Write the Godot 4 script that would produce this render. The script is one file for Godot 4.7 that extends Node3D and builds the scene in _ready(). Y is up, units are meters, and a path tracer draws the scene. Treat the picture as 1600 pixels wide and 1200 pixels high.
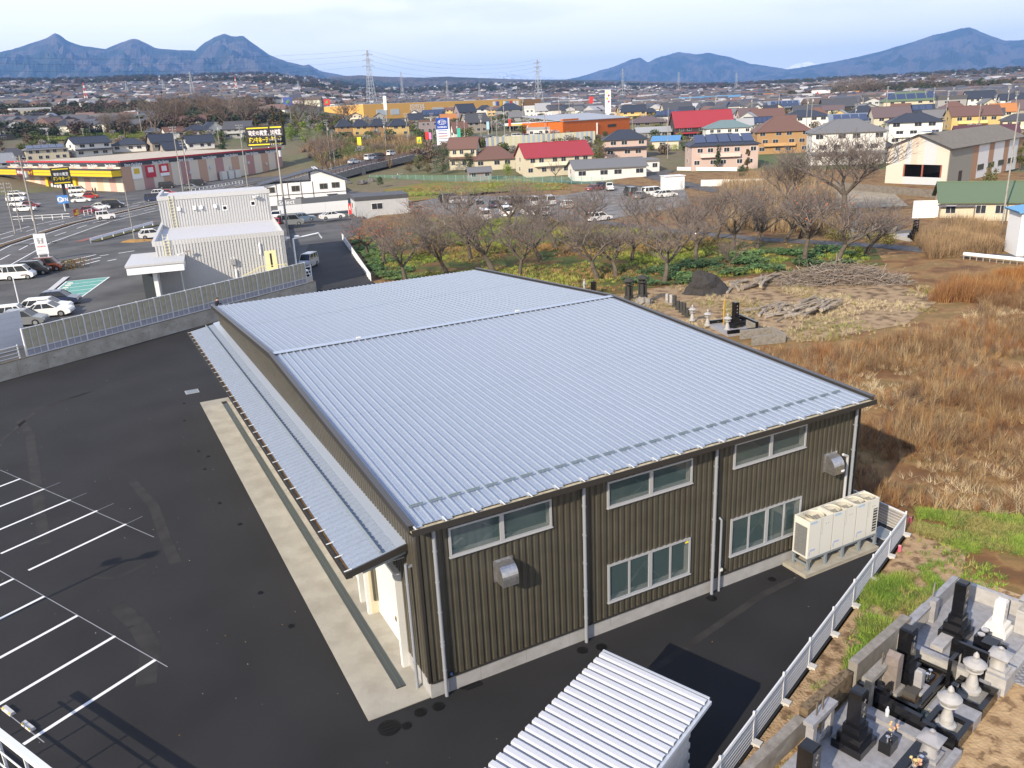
extends Node3D
# A warehouse and its car park, seen from a drone, with an orchard, graves, a town and mountains behind.
# Survey of the place: camera height and lens, the warehouse frame (e along its front, g into its depth).
const F := 1275.187
const EYE := Vector3(0, 18.226, 0)
const PITCH := 0.3227
const ROLL := -0.0471
const BYAW := 0.4754
const BO := Vector3(-3.223, 0, -21.937)
var RT: Vector3
var UP: Vector3
var FW: Vector3
var mats := {}
var texs := {}
var rng := RandomNumberGenerator.new()

class MB:
	var v := PackedVector3Array()
	var n := PackedVector3Array()
	var c := PackedColorArray()
	var col := Color.WHITE
	var xf := Transform3D.IDENTITY
	func tri(a: Vector3, b: Vector3, d: Vector3) -> void:
		a = xf * a; b = xf * b; d = xf * d
		var m := (b - a).cross(d - a).normalized()
		v.append(a); v.append(d); v.append(b)
		for i in 3: n.append(m); c.append(col)
	func quad(a: Vector3, b: Vector3, d: Vector3, e: Vector3) -> void:
		tri(a, b, d); tri(a, d, e)
	func smooth(a: Vector3, b: Vector3, d: Vector3, na: Vector3, nb: Vector3, nd: Vector3) -> void:
		v.append(xf * a); v.append(xf * d); v.append(xf * b)
		n.append((xf.basis * na).normalized()); n.append((xf.basis * nd).normalized()); n.append((xf.basis * nb).normalized())
		for i in 3: c.append(col)
	func box(p: Vector3, s: Vector3, b := Basis.IDENTITY) -> MB:   # centre, size
		var q := []
		for i in 8:
			q.append(p + b * (Vector3((i & 1) - 0.5, ((i >> 1) & 1) - 0.5, ((i >> 2) & 1) - 0.5) * s))
		quad(q[4], q[5], q[7], q[6]); quad(q[1], q[0], q[2], q[3])
		quad(q[5], q[1], q[3], q[7]); quad(q[0], q[4], q[6], q[2])
		quad(q[6], q[7], q[3], q[2]); quad(q[0], q[1], q[5], q[4])
		return self
	func bb(x0: float, x1: float, y0: float, y1: float, z0: float, z1: float) -> MB:
		return box(Vector3(x0 + x1, y0 + y1, z0 + z1) / 2, Vector3(absf(x1 - x0), absf(y1 - y0), absf(z1 - z0)))
	func beam(a: Vector3, b: Vector3, w: float, h: float) -> MB:   # square bar, w across, h high
		var d := b - a
		var z := d.normalized()
		var x := (Vector3.UP.cross(z)).normalized() if absf(z.y) < 0.99 else Vector3.RIGHT
		return box((a + b) / 2, Vector3(w, h, d.length()), Basis(x, z.cross(x), z))
	func tube(a: Vector3, b: Vector3, r0: float, r1: float, k := 6, cap := true) -> MB:
		var z := (b - a).normalized()
		var x := (z.cross(Vector3.UP if absf(z.y) < 0.9 else Vector3.RIGHT)).normalized()
		var y := z.cross(x)
		for i in k:
			var t := TAU * i / k; var u := TAU * (i + 1) / k
			var p := x * cos(t) + y * sin(t); var q := x * cos(u) + y * sin(u)
			smooth(a + p * r0, a + q * r0, b + q * r1, p, q, q); smooth(a + p * r0, b + q * r1, b + p * r1, p, q, p)
			if cap:
				tri(b, b + p * r1, b + q * r1); tri(a, a + q * r0, a + p * r0)
		return self
	func lathe(prof: Array, at := Vector3.ZERO, k := 10) -> MB:   # [radius, height] from the bottom up
		for j in prof.size() - 1:
			var r0: float = prof[j][0]; var y0: float = prof[j][1]; var r1: float = prof[j + 1][0]; var y1: float = prof[j + 1][1]
			for i in k:
				var t := TAU * i / k; var u := TAU * (i + 1) / k
				var a := Vector3(cos(t), 0, -sin(t)); var b := Vector3(cos(u), 0, -sin(u))
				var s := Vector3.UP * (r0 - r1); var w := absf(y1 - y0) + 1e-5
				smooth(at + a * r0 + Vector3.UP * y0, at + b * r0 + Vector3.UP * y0, at + b * r1 + Vector3.UP * y1, a * w + s, b * w + s, b * w + s)
				smooth(at + a * r0 + Vector3.UP * y0, at + b * r1 + Vector3.UP * y1, at + a * r1 + Vector3.UP * y1, a * w + s, b * w + s, a * w + s)
		return self
	func prism(poly: Array, z0: float, z1: float) -> MB:   # outline in x, y (anticlockwise), drawn out along z (z1 > z0)
		var p := PackedVector2Array()
		for q in poly: p.append(q)
		if Geometry2D.is_polygon_clockwise(p): p.reverse()
		var t := Geometry2D.triangulate_polygon(p)
		for i in range(0, t.size(), 3):
			var a := p[t[i]]; var b := p[t[i + 1]]; var d := p[t[i + 2]]
			if (b - a).cross(d - a) < 0:
				var s := b; b = d; d = s
			tri(Vector3(a.x, a.y, z1), Vector3(b.x, b.y, z1), Vector3(d.x, d.y, z1))
			tri(Vector3(a.x, a.y, z0), Vector3(d.x, d.y, z0), Vector3(b.x, b.y, z0))
		for i in p.size():
			var a := p[i]; var b := p[(i + 1) % p.size()]
			quad(Vector3(a.x, a.y, z1), Vector3(a.x, a.y, z0), Vector3(b.x, b.y, z0), Vector3(b.x, b.y, z1))
		return self
	func blob(at: Vector3, r: Vector3, rough := 0.2, k := 10, seed_ := 1) -> MB:   # an uneven rounded body
		var f := FastNoiseLite.new(); f.seed = seed_; f.frequency = 1.1
		var g := []
		for j in k + 1:
			var row := []
			for i in k * 2:
				var th := PI * j / k; var ph := TAU * i / (k * 2)
				var d := Vector3(sin(th) * cos(ph), cos(th), sin(th) * sin(ph))
				row.append(at + d * r * (1.0 + rough * 2.0 * f.get_noise_3dv(d * 1.3)))
			g.append(row)
		for j in k:
			for i in k * 2:
				var a: Vector3 = g[j][i]; var b: Vector3 = g[j][(i + 1) % (k * 2)]; var d: Vector3 = g[j + 1][(i + 1) % (k * 2)]; var e: Vector3 = g[j + 1][i]
				tri(a, b, d); tri(a, d, e)
		return self
	func add(o: MB, t: Transform3D) -> void:
		for i in o.v.size():
			v.append(t * o.v[i]); n.append((t.basis * o.n[i]).normalized()); c.append(o.c[i])
	func mesh() -> ArrayMesh:
		var a := []; a.resize(Mesh.ARRAY_MAX)
		a[Mesh.ARRAY_VERTEX] = v; a[Mesh.ARRAY_NORMAL] = n; a[Mesh.ARRAY_COLOR] = c
		var m := ArrayMesh.new()
		m.add_surface_from_arrays(Mesh.PRIMITIVE_TRIANGLES, a)
		return m

# ---- the survey ----
func ray(px: float, py: float) -> Vector3:
	return RT * ((px - 800.0) / F) - UP * ((py - 600.0) / F) + FW
func G(px: float, py: float, y := 0.0) -> Vector3:        # the ground point at height y along a line of sight of the survey
	var d := ray(px, py)
	return EYE + d * ((y - EYE.y) / d.y)
func lerp_table(t: Array, r: float) -> float:
	for i in range(1, t.size()):
		if r < t[i][0]:
			return lerpf(t[i - 1][1], t[i][1], (r - t[i - 1][0]) / (t[i][0] - t[i - 1][0]))
	return t[-1][1]
const WEST := [[0, 1.0], [300, 1.0], [425, 12.0], [700, 27.0], [1500, 72.0], [3000, 160.0], [6000, 330.0], [9000, 420.0]]
const MID := [[0, 0.0], [230, 0.0], [365, 8.5], [540, 11.4], [1000, 23.0], [2000, 54.0], [4000, 128.0], [6000, 210.0], [9000, 260.0]]
const EAST := [[0, 0.0], [230, 0.0], [340, 2.5], [600, 9.0], [1000, 16.0], [2000, 36.0], [4000, 82.0], [6000, 120.0], [9000, 160.0]]
func land(x: float, z: float) -> float:                  # height of the land
	var r := Vector2(x, z).length()
	var az := rad_to_deg(atan2(x, -z))
	var a := smoothstep(-16.0, -6.0, az); var b := smoothstep(0.0, 15.0, az)
	return lerpf(lerpf(lerp_table(WEST, r), lerp_table(MID, r), a), lerp_table(EAST, r), b)
func T(px: float, py: float) -> Vector3:                  # where a line of sight meets the land
	var d := ray(px, py)
	var k := Vector2(d.x, d.z).length()
	var r := 40.0
	while r < 9000.0:
		var p := EYE + d * (r / k)
		if p.y <= land(p.x, p.z):
			p.y = land(p.x, p.z)
			return p
		r *= 1.004
	var p := EYE + d * (9000.0 / k); p.y = land(p.x, p.z)
	return p
func top_at(px: float, py: float, base: Vector3) -> float:    # height, over its foot, of an upright thing that stands at base
	var d := ray(px, py)
	return EYE.y + d.y * Vector2(base.x - EYE.x, base.z - EYE.z).length() / Vector2(d.x, d.z).length() - base.y
func B(e: float, g: float, y := 0.0) -> Vector3:          # a point in the warehouse's frame
	return BO + Vector3(cos(BYAW), 0, -sin(BYAW)) * e + Vector3(-sin(BYAW), 0, -cos(BYAW)) * g + Vector3.UP * y
func yaw_of(a: Vector3, b: Vector3) -> float:             # the turn that lays local x along a -> b
	return atan2(-(b.z - a.z), b.x - a.x)

# ---- objects ----
func put(m, called: String, mat: Material, parent: Node = self, at := Transform3D.IDENTITY) -> MeshInstance3D:
	var o := MeshInstance3D.new()
	o.name = called
	o.mesh = m.mesh() if m is MB else m
	o.material_override = mat
	o.transform = at
	parent.add_child(o, true)
	return o
func tag(o: Node, label: String, category: String, group := "") -> Node:
	o.set_meta("label", label); o.set_meta("category", category)
	if group: o.set_meta("group", group)
	return o
func thing(called: String, label: String, category: String, at := Vector3.ZERO, turn := 0.0, group := "") -> Node3D:
	var o := Node3D.new()
	o.name = called
	o.position = at; o.rotation.y = turn
	add_child(o, true)
	tag(o, label, category, group)
	return o
func struct(m, called: String, mat: Material, label := "", parent: Node = self) -> MeshInstance3D:
	var o := put(m, called, mat, parent)
	o.set_meta("kind", "structure")
	if label: o.set_meta("label", label)
	return o
func dup(src: Node3D, label: String, at: Vector3, turn := 0.0, scale_ := Vector3.ONE) -> Node3D:
	var o := src.duplicate() as Node3D
	o.name = src.name.rstrip("0123456789")
	add_child(o, true)
	o.transform = Transform3D(Basis(Vector3.UP, turn).scaled_local(scale_), at)
	o.set_meta("label", label)
	return o
func many(called: String, label: String, category: String, m, mat: Material, where: Array, tints: Array = []) -> MultiMeshInstance3D:
	var mm := MultiMesh.new()
	mm.transform_format = MultiMesh.TRANSFORM_3D
	mm.use_colors = not tints.is_empty()
	mm.mesh = m.mesh() if m is MB else m
	mm.instance_count = where.size()
	for i in where.size():
		mm.set_instance_transform(i, where[i])
		if tints: mm.set_instance_color(i, tints[i])
	var o := MultiMeshInstance3D.new()
	o.name = called; o.multimesh = mm; o.material_override = mat
	add_child(o, true)
	tag(o, label, category)
	o.set_meta("kind", "stuff")
	return o

# ---- materials: real base colours (linear), with computed grain ----
func tex(kind: String) -> Texture2D:
	if texs.has(kind): return texs[kind]
	var f := FastNoiseLite.new()
	var t := NoiseTexture2D.new()
	t.width = 512; t.height = 512; t.seamless = true; t.seamless_blend_skirt = 0.2
	var g := Gradient.new()
	f.seed = kind.hash() % 1000
	f.fractal_type = FastNoiseLite.FRACTAL_FBM
	match kind:
		"grain":
			f.noise_type = FastNoiseLite.TYPE_VALUE; f.frequency = 0.25; f.fractal_octaves = 3
			g.set_color(0, Color(0.80, 0.80, 0.80)); g.set_color(1, Color(1, 1, 1))
		"blotch":
			f.noise_type = FastNoiseLite.TYPE_SIMPLEX_SMOOTH; f.frequency = 0.012; f.fractal_octaves = 5; f.domain_warp_enabled = true; f.domain_warp_amplitude = 40
			g.set_color(0, Color(0.84, 0.83, 0.82)); g.set_color(1, Color(1, 1, 1))
		"wide":
			f.noise_type = FastNoiseLite.TYPE_SIMPLEX_SMOOTH; f.frequency = 0.008; f.fractal_octaves = 6
			g.set_color(0, Color(0.60, 0.60, 0.62)); g.set_color(1, Color(1, 1, 1)); g.add_point(0.5, Color(0.84, 0.84, 0.85))
		"streak":
			f.noise_type = FastNoiseLite.TYPE_VALUE; f.frequency = 0.02; f.fractal_octaves = 4
			g.set_color(0, Color(0.76, 0.74, 0.71)); g.set_color(1, Color(1, 1, 1))
		"field":
			f.noise_type = FastNoiseLite.TYPE_SIMPLEX_SMOOTH; f.frequency = 0.010; f.fractal_octaves = 6; f.domain_warp_enabled = true; f.domain_warp_amplitude = 30
			g.set_color(0, Color(0.45, 0.34, 0.22)); g.set_color(1, Color(0.90, 0.78, 0.58)); g.add_point(0.35, Color(0.62, 0.47, 0.30)); g.add_point(0.55, Color(0.74, 0.62, 0.43)); g.add_point(0.68, Color(0.60, 0.52, 0.33))
		"meadow":
			f.noise_type = FastNoiseLite.TYPE_SIMPLEX_SMOOTH; f.frequency = 0.009; f.fractal_octaves = 6; f.domain_warp_enabled = true; f.domain_warp_amplitude = 40
			g.set_color(0, Color(0.32, 0.36, 0.10)); g.set_color(1, Color(0.66, 0.46, 0.22)); g.add_point(0.4, Color(0.42, 0.47, 0.12)); g.add_point(0.52, Color(0.52, 0.50, 0.20)); g.add_point(0.64, Color(0.55, 0.42, 0.22))
		"soil":
			f.noise_type = FastNoiseLite.TYPE_SIMPLEX_SMOOTH; f.frequency = 0.015; f.fractal_octaves = 6; f.domain_warp_enabled = true; f.domain_warp_amplitude = 30
			g.set_color(0, Color(0.42, 0.34, 0.25)); g.set_color(1, Color(0.86, 0.77, 0.64)); g.add_point(0.33, Color(0.58, 0.48, 0.37)); g.add_point(0.42, Color(0.73, 0.63, 0.50))
		"granite":
			f.noise_type = FastNoiseLite.TYPE_VALUE; f.frequency = 0.45; f.fractal_octaves = 2
			g.set_color(0, Color(0.5, 0.5, 0.52)); g.set_color(1, Color(1, 1, 1))
		"bumps":
			f.noise_type = FastNoiseLite.TYPE_SIMPLEX; f.frequency = 0.06; f.fractal_octaves = 5
	t.color_ramp = g
	if kind == "bumps": t.color_ramp = null
	t.noise = f
	texs[kind] = t
	return t
func mt(col: Color, rough := 0.8, metal := 0.0, t1 := "", s1 := 0.5, t2 := "", s2 := 0.07, bump := 0.0, verts := false) -> StandardMaterial3D:
	var key := str([col, rough, metal, t1, s1, t2, s2, bump, verts])
	if mats.has(key): return mats[key]
	var m := StandardMaterial3D.new()
	m.albedo_color = col.linear_to_srgb()
	m.roughness = rough; m.metallic = metal
	m.vertex_color_use_as_albedo = verts
	if t1:
		m.albedo_texture = tex(t1)
		m.uv1_triplanar = true; m.uv1_world_triplanar = true; m.uv1_scale = Vector3.ONE * s1
	if t2:
		m.detail_enabled = true; m.detail_blend_mode = BaseMaterial3D.BLEND_MODE_MUL; m.detail_albedo = tex(t2); m.detail_uv_layer = BaseMaterial3D.DETAIL_UV_2
		m.uv2_triplanar = true; m.uv2_world_triplanar = true; m.uv2_scale = Vector3.ONE * s2
	if bump > 0.0:
		m.heightmap_enabled = true; m.heightmap_texture = tex("bumps"); m.heightmap_scale = bump
	mats[key] = m
	return m
func paint(r: float, g: float, b: float, rough := 0.6) -> StandardMaterial3D:
	return mt(Color(r, g, b), rough, 0.0, "blotch", 0.3)
func plain(r: float, g: float, b: float, rough := 0.6, metal := 0.0) -> StandardMaterial3D:
	return mt(Color(r, g, b), rough, metal)
func pane(r: float, g: float, b: float, a: float) -> StandardMaterial3D:
	var key := "pane" + str([r, g, b, a])
	if mats.has(key): return mats[key]
	var m := StandardMaterial3D.new()
	var c := Color(r, g, b).linear_to_srgb(); c.a = a
	m.albedo_color = c; m.roughness = 0.08; m.transparency = BaseMaterial3D.TRANSPARENCY_ALPHA
	mats[key] = m
	return m
func words(s: String, called: String, mat: Material, parent: Node, at: Transform3D, high: float, bold := true) -> MeshInstance3D:
	var f := SystemFont.new()
	f.font_names = PackedStringArray(["Droid Sans"])
	f.font_weight = 700 if bold else 400
	var t := TextMesh.new()
	t.text = s; t.font = f; t.font_size = 32; t.pixel_size = high / 23.0; t.depth = 0.03 * high
	return put(t, called, mat, parent, at)
# Strokes of the characters that the shop signs carry, in a unit square.
const KANA := {
	"ド": [[[0.35, 0.95], [0.35, 0.05]], [[0.35, 0.6], [0.75, 0.4]], [[0.65, 0.9], [0.75, 0.75]], [[0.83, 0.95], [0.93, 0.8]]],
	"ン": [[[0.15, 0.85], [0.38, 0.7]], [[0.15, 0.1], [0.55, 0.25], [0.9, 0.75]]],
	"キ": [[[0.15, 0.7], [0.85, 0.78]], [[0.1, 0.4], [0.9, 0.5]], [[0.42, 0.97], [0.58, 0.03]]],
	"ホ": [[[0.1, 0.7], [0.9, 0.7]], [[0.5, 0.97], [0.5, 0.05]], [[0.3, 0.5], [0.1, 0.2]], [[0.7, 0.5], [0.9, 0.2]]],
	"ー": [[[0.1, 0.5], [0.9, 0.5]]],
	"テ": [[[0.25, 0.9], [0.75, 0.9]], [[0.1, 0.6], [0.9, 0.6]], [[0.52, 0.6], [0.5, 0.3], [0.3, 0.05]]],
	"驚": [[[0.05, 0.9], [0.5, 0.9]], [[0.1, 0.7], [0.45, 0.7]], [[0.6, 0.95], [0.95, 0.6]], [[0.9, 0.9], [0.6, 0.6]], [[0.2, 0.5], [0.8, 0.5]], [[0.2, 0.5], [0.2, 0.2], [0.9, 0.2], [0.85, 0.0]], [[0.2, 0.35], [0.8, 0.35]]],
	"安": [[[0.5, 1.0], [0.5, 0.85]], [[0.1, 0.65], [0.1, 0.82], [0.9, 0.82], [0.9, 0.65]], [[0.45, 0.75], [0.25, 0.3], [0.85, 0.05]], [[0.7, 0.5], [0.15, 0.05]], [[0.05, 0.5], [0.95, 0.5]]],
	"の": [[[0.55, 0.8], [0.4, 0.2], [0.2, 0.2], [0.12, 0.5], [0.35, 0.82], [0.7, 0.82], [0.9, 0.5], [0.8, 0.2], [0.6, 0.1]]],
	"殿": [[[0.1, 0.0], [0.15, 0.9], [0.5, 0.9], [0.5, 0.72], [0.15, 0.72]], [[0.2, 0.5], [0.5, 0.5]], [[0.28, 0.65], [0.28, 0.2]], [[0.42, 0.65], [0.42, 0.2]], [[0.15, 0.25], [0.52, 0.25]], [[0.62, 0.6], [0.65, 0.9], [0.85, 0.9], [0.9, 0.65]], [[0.6, 0.45], [0.9, 0.45], [0.6, 0.0]], [[0.65, 0.35], [0.95, 0.0]]],
	"堂": [[[0.5, 1.0], [0.5, 0.85]], [[0.25, 0.97], [0.33, 0.85]], [[0.75, 0.97], [0.67, 0.85]], [[0.08, 0.65], [0.08, 0.8], [0.92, 0.8], [0.92, 0.65]], [[0.28, 0.65], [0.28, 0.45], [0.72, 0.45], [0.72, 0.65], [0.28, 0.65]], [[0.2, 0.25], [0.8, 0.25]], [[0.5, 0.45], [0.5, 0.03]], [[0.08, 0.03], [0.92, 0.03]]],
	"大": [[[0.1, 0.65], [0.9, 0.65]], [[0.5, 0.95], [0.45, 0.5], [0.1, 0.05]], [[0.5, 0.6], [0.9, 0.05]]],
	"下": [[[0.08, 0.85], [0.92, 0.85]], [[0.48, 0.85], [0.48, 0.02]], [[0.5, 0.6], [0.8, 0.42]]],
	"井": [[[0.1, 0.7], [0.9, 0.7]], [[0.08, 0.35], [0.92, 0.35]], [[0.35, 0.95], [0.3, 0.05]], [[0.68, 0.95], [0.68, 0.03]]],
	"町": [[[0.08, 0.85], [0.08, 0.2], [0.5, 0.2], [0.5, 0.85], [0.08, 0.85]], [[0.08, 0.52], [0.5, 0.52]], [[0.29, 0.85], [0.29, 0.2]], [[0.58, 0.8], [0.97, 0.8]], [[0.78, 0.8], [0.78, 0.05], [0.65, 0.1]]],
}
func kana(s: String, called: String, mat: Material, parent: Node, at: Transform3D, high: float, wide: float, down := false) -> MeshInstance3D:
	var m := MB.new()
	var x := 0.0
	for ch in s:
		for st in KANA[ch]:
			for i in st.size() - 1:
				var a := Vector2(st[i][0], st[i][1]); var b := Vector2(st[i + 1][0], st[i + 1][1])
				var off := Vector3(0, -x * 1.12 * high, 0) if down else Vector3((x - s.length() / 2.0) * wide * 1.06, 0, 0)
				var p := Vector3(a.x * wide, a.y * high, 0) + off; var q := Vector3(b.x * wide, b.y * high, 0) + off
				var d := (q - p).normalized(); var w := Vector3(-d.y, d.x, 0)
				p -= d * high * 0.05; q += d * high * 0.05
				m.box((p + q) / 2, Vector3((q - p).length(), high * 0.11, 0.03 * high), Basis(d, w, Vector3(0, 0, 1)))
		x += 1.0
	return put(m, called, mat, parent, at)
# A flat sheet of ground from corner points, at one height.
func sheet(called: String, pts: Array, y: float, mat: Material, label := "") -> MeshInstance3D:
	var m := MB.new()
	var p := PackedVector2Array()
	for q in pts: p.append(Vector2(q.x, q.z))
	var t := Geometry2D.triangulate_polygon(p)
	if t.is_empty(): print("no triangles: ", called, p)
	for i in range(0, t.size(), 3):
		var a := p[t[i]]; var b := p[t[i + 1]]; var d := p[t[i + 2]]
		if (b - a).cross(d - a) > 0:
			var s := b; b = d; d = s
		m.tri(Vector3(a.x, y, a.y), Vector3(b.x, y, b.y), Vector3(d.x, y, d.y))
	return struct(m, called, mat, label)
func ribbon(m: MB, pts: Array, w: float, lift := 0.0, shift := 0.0, dash := 0.0, gap := 0.0) -> MB:   # a strip along a line of points
	var run := 0.0
	for i in pts.size() - 1:
		var a: Vector3 = pts[i]; var b: Vector3 = pts[i + 1]
		var d := b - a; d.y = 0; var ln := d.length(); d = d.normalized()
		var s := Vector3(-d.z, 0, d.x)
		var up_ := Vector3.UP * lift
		if dash <= 0.0:
			m.quad(a + s * (shift + w / 2) + up_, b + s * (shift + w / 2) + up_, b + s * (shift - w / 2) + up_, a + s * (shift - w / 2) + up_)
		else:
			var t := 0.0
			while t < ln:
				var u := minf(t + dash, ln)
				var p := a.lerp(b, t / ln); var q := a.lerp(b, u / ln)
				m.quad(p + s * (shift + w / 2) + up_, q + s * (shift + w / 2) + up_, q + s * (shift - w / 2) + up_, p + s * (shift - w / 2) + up_)
				t += dash + gap
	return m
func inside(p: Vector2, poly: PackedVector2Array) -> bool:
	return Geometry2D.is_point_in_polygon(p, poly)
func flat(pts: Array) -> PackedVector2Array:
	var r := PackedVector2Array()
	for q in pts: r.append(Vector2(q.x, q.z))
	return r
func nth(i: int) -> String:
	return ["first", "second", "third", "fourth", "fifth", "sixth", "seventh", "eighth", "ninth", "tenth", "eleventh", "twelfth", "thirteenth", "fourteenth", "fifteenth", "sixteenth", "seventeenth", "eighteenth", "nineteenth", "twentieth"][i]

func _ready() -> void:
	rng.seed = 7
	look()
	ground()
	warehouse()
	yard()
	graves()
	plants()
	west()
	town()
	far_away()
	haze()

func look() -> void:
	var f0 := Vector3(0, -sin(PITCH), -cos(PITCH)); var u0 := Vector3(0, cos(PITCH), -sin(PITCH)); var r0 := Vector3(1, 0, 0)
	RT = cos(ROLL) * r0 + sin(ROLL) * u0; UP = -sin(ROLL) * r0 + cos(ROLL) * u0; FW = f0
	var cam := Camera3D.new()
	cam.name = "camera"
	cam.transform = Transform3D(Basis(RT, UP, -FW), EYE)
	cam.fov = rad_to_deg(2.0 * atan(600.0 / F)); cam.near = 0.5; cam.far = 60000.0
	add_child(cam); cam.current = true
	var env := Environment.new()
	env.background_mode = Environment.BG_SKY
	env.tonemap_mode = Environment.TONE_MAPPER_LINEAR
	env.tonemap_exposure = 1.52
	env.sdfgi_enabled = true; env.ssao_enabled = true; env.ssil_enabled = true
	var sky := Sky.new()
	var pm := PanoramaSkyMaterial.new()
	pm.panorama = ImageTexture.create_from_image(sky_image())
	sky.sky_material = pm
	env.sky = sky
	var we := WorldEnvironment.new()
	we.name = "air"; we.environment = env
	add_child(we)
	var sun := DirectionalLight3D.new()
	sun.name = "sun"
	sun.light_energy = 1.6; sun.light_color = Color(1.0, 0.94, 0.84); sun.light_angular_distance = 0.5; sun.shadow_enabled = true
	var az := deg_to_rad(53.0); var el := deg_to_rad(29.5)
	var d := Vector3(cos(az) * cos(el), -sin(el), -sin(az) * cos(el))
	sun.transform = Transform3D(Basis.looking_at(d, Vector3.UP), Vector3(0, 60, 0))
	add_child(sun)
func sky_image() -> Image:
	var w := 1536; var h := 768
	var im := Image.create(w, h, false, Image.FORMAT_RGBF)
	var f := FastNoiseLite.new(); f.seed = 21; f.frequency = 1.0; f.fractal_octaves = 5
	var zen := Color(0.17, 0.29, 0.62); var mid := Color(0.86, 0.885, 0.94); var hor := Color(1.02, 1.01, 0.99)
	# small grey clouds over the west and long thin ones over the east
	var puffs := []
	for q in [[145, 38, 34, 11, 0.7], [92, 33, 12, 5, 0.5], [1068, 40, 60, 6, 0.5], [1250, 47, 70, 5, 0.35], [1378, 68, 22, 7, 0.4], [240, 36, 20, 3, 0.3]]:
		var d := ray(q[0], q[1])
		puffs.append([atan2(d.x, -d.z) + PI, atan2(d.y, Vector2(d.x, d.z).length()), q[2] / F, q[3] / F, q[4]])
	for j in h:
		var el := (0.5 - (j + 0.5) / h) * PI
		var s := maxf(sin(el), 0.0)
		var base := hor.lerp(mid, smoothstep(0.02, 0.40, s)).lerp(zen, smoothstep(0.2, 1.0, s))
		for i in w:
			var c := base
			if el > 0.0:
				var a := (float(i) / w) * TAU
				# long thin layers of cloud, seen edge on near the horizon
				var q := Vector3(cos(a) * 2.6, el * 15.0, sin(a) * 2.6)
				var k := f.get_noise_3dv(q) * 0.5 + 0.5
				var t := smoothstep(0.50, 0.80, k) * smoothstep(0.0, 0.12, s) * (1.0 - smoothstep(0.5, 1.0, s))
				c = c.lerp(Color(1.0, 1.0, 1.0), t * 0.85)
				var g2 := smoothstep(0.52, 0.70, f.get_noise_3dv(q * 1.2 + Vector3(7, 3, 1)) * 0.5 + 0.5) * smoothstep(0.05, 0.14, s)
				c = c.lerp(Color(0.66, 0.71, 0.83), g2 * 0.55)
				for pf in puffs:
					var da: float = wrapf(a - pf[0], -PI, PI) / pf[2]; var de: float = (el - pf[1]) / pf[3]
					if absf(da) < 1.3 and absf(de) < 1.5:
						var t2 := smoothstep(0.25, 0.8, 1.0 - da * da - de * de + 0.55 * f.get_noise_3dv(Vector3(a * 60.0, el * 90.0, pf[2])))
						c = c.lerp(Color(0.50, 0.54, 0.64), t2 * pf[4])
			else:
				c = hor.lerp(Color(0.20, 0.19, 0.18), smoothstep(0.0, 0.15, -sin(el)))
			im.set_pixel(i, j, c)
	return im
func haze() -> void:
	var e: Environment = (get_node("air") as WorldEnvironment).environment
	e.fog_enabled = true
	e.fog_density = 0.000056
	e.fog_light_color = Color(0.48, 0.70, 1.0)

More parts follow.
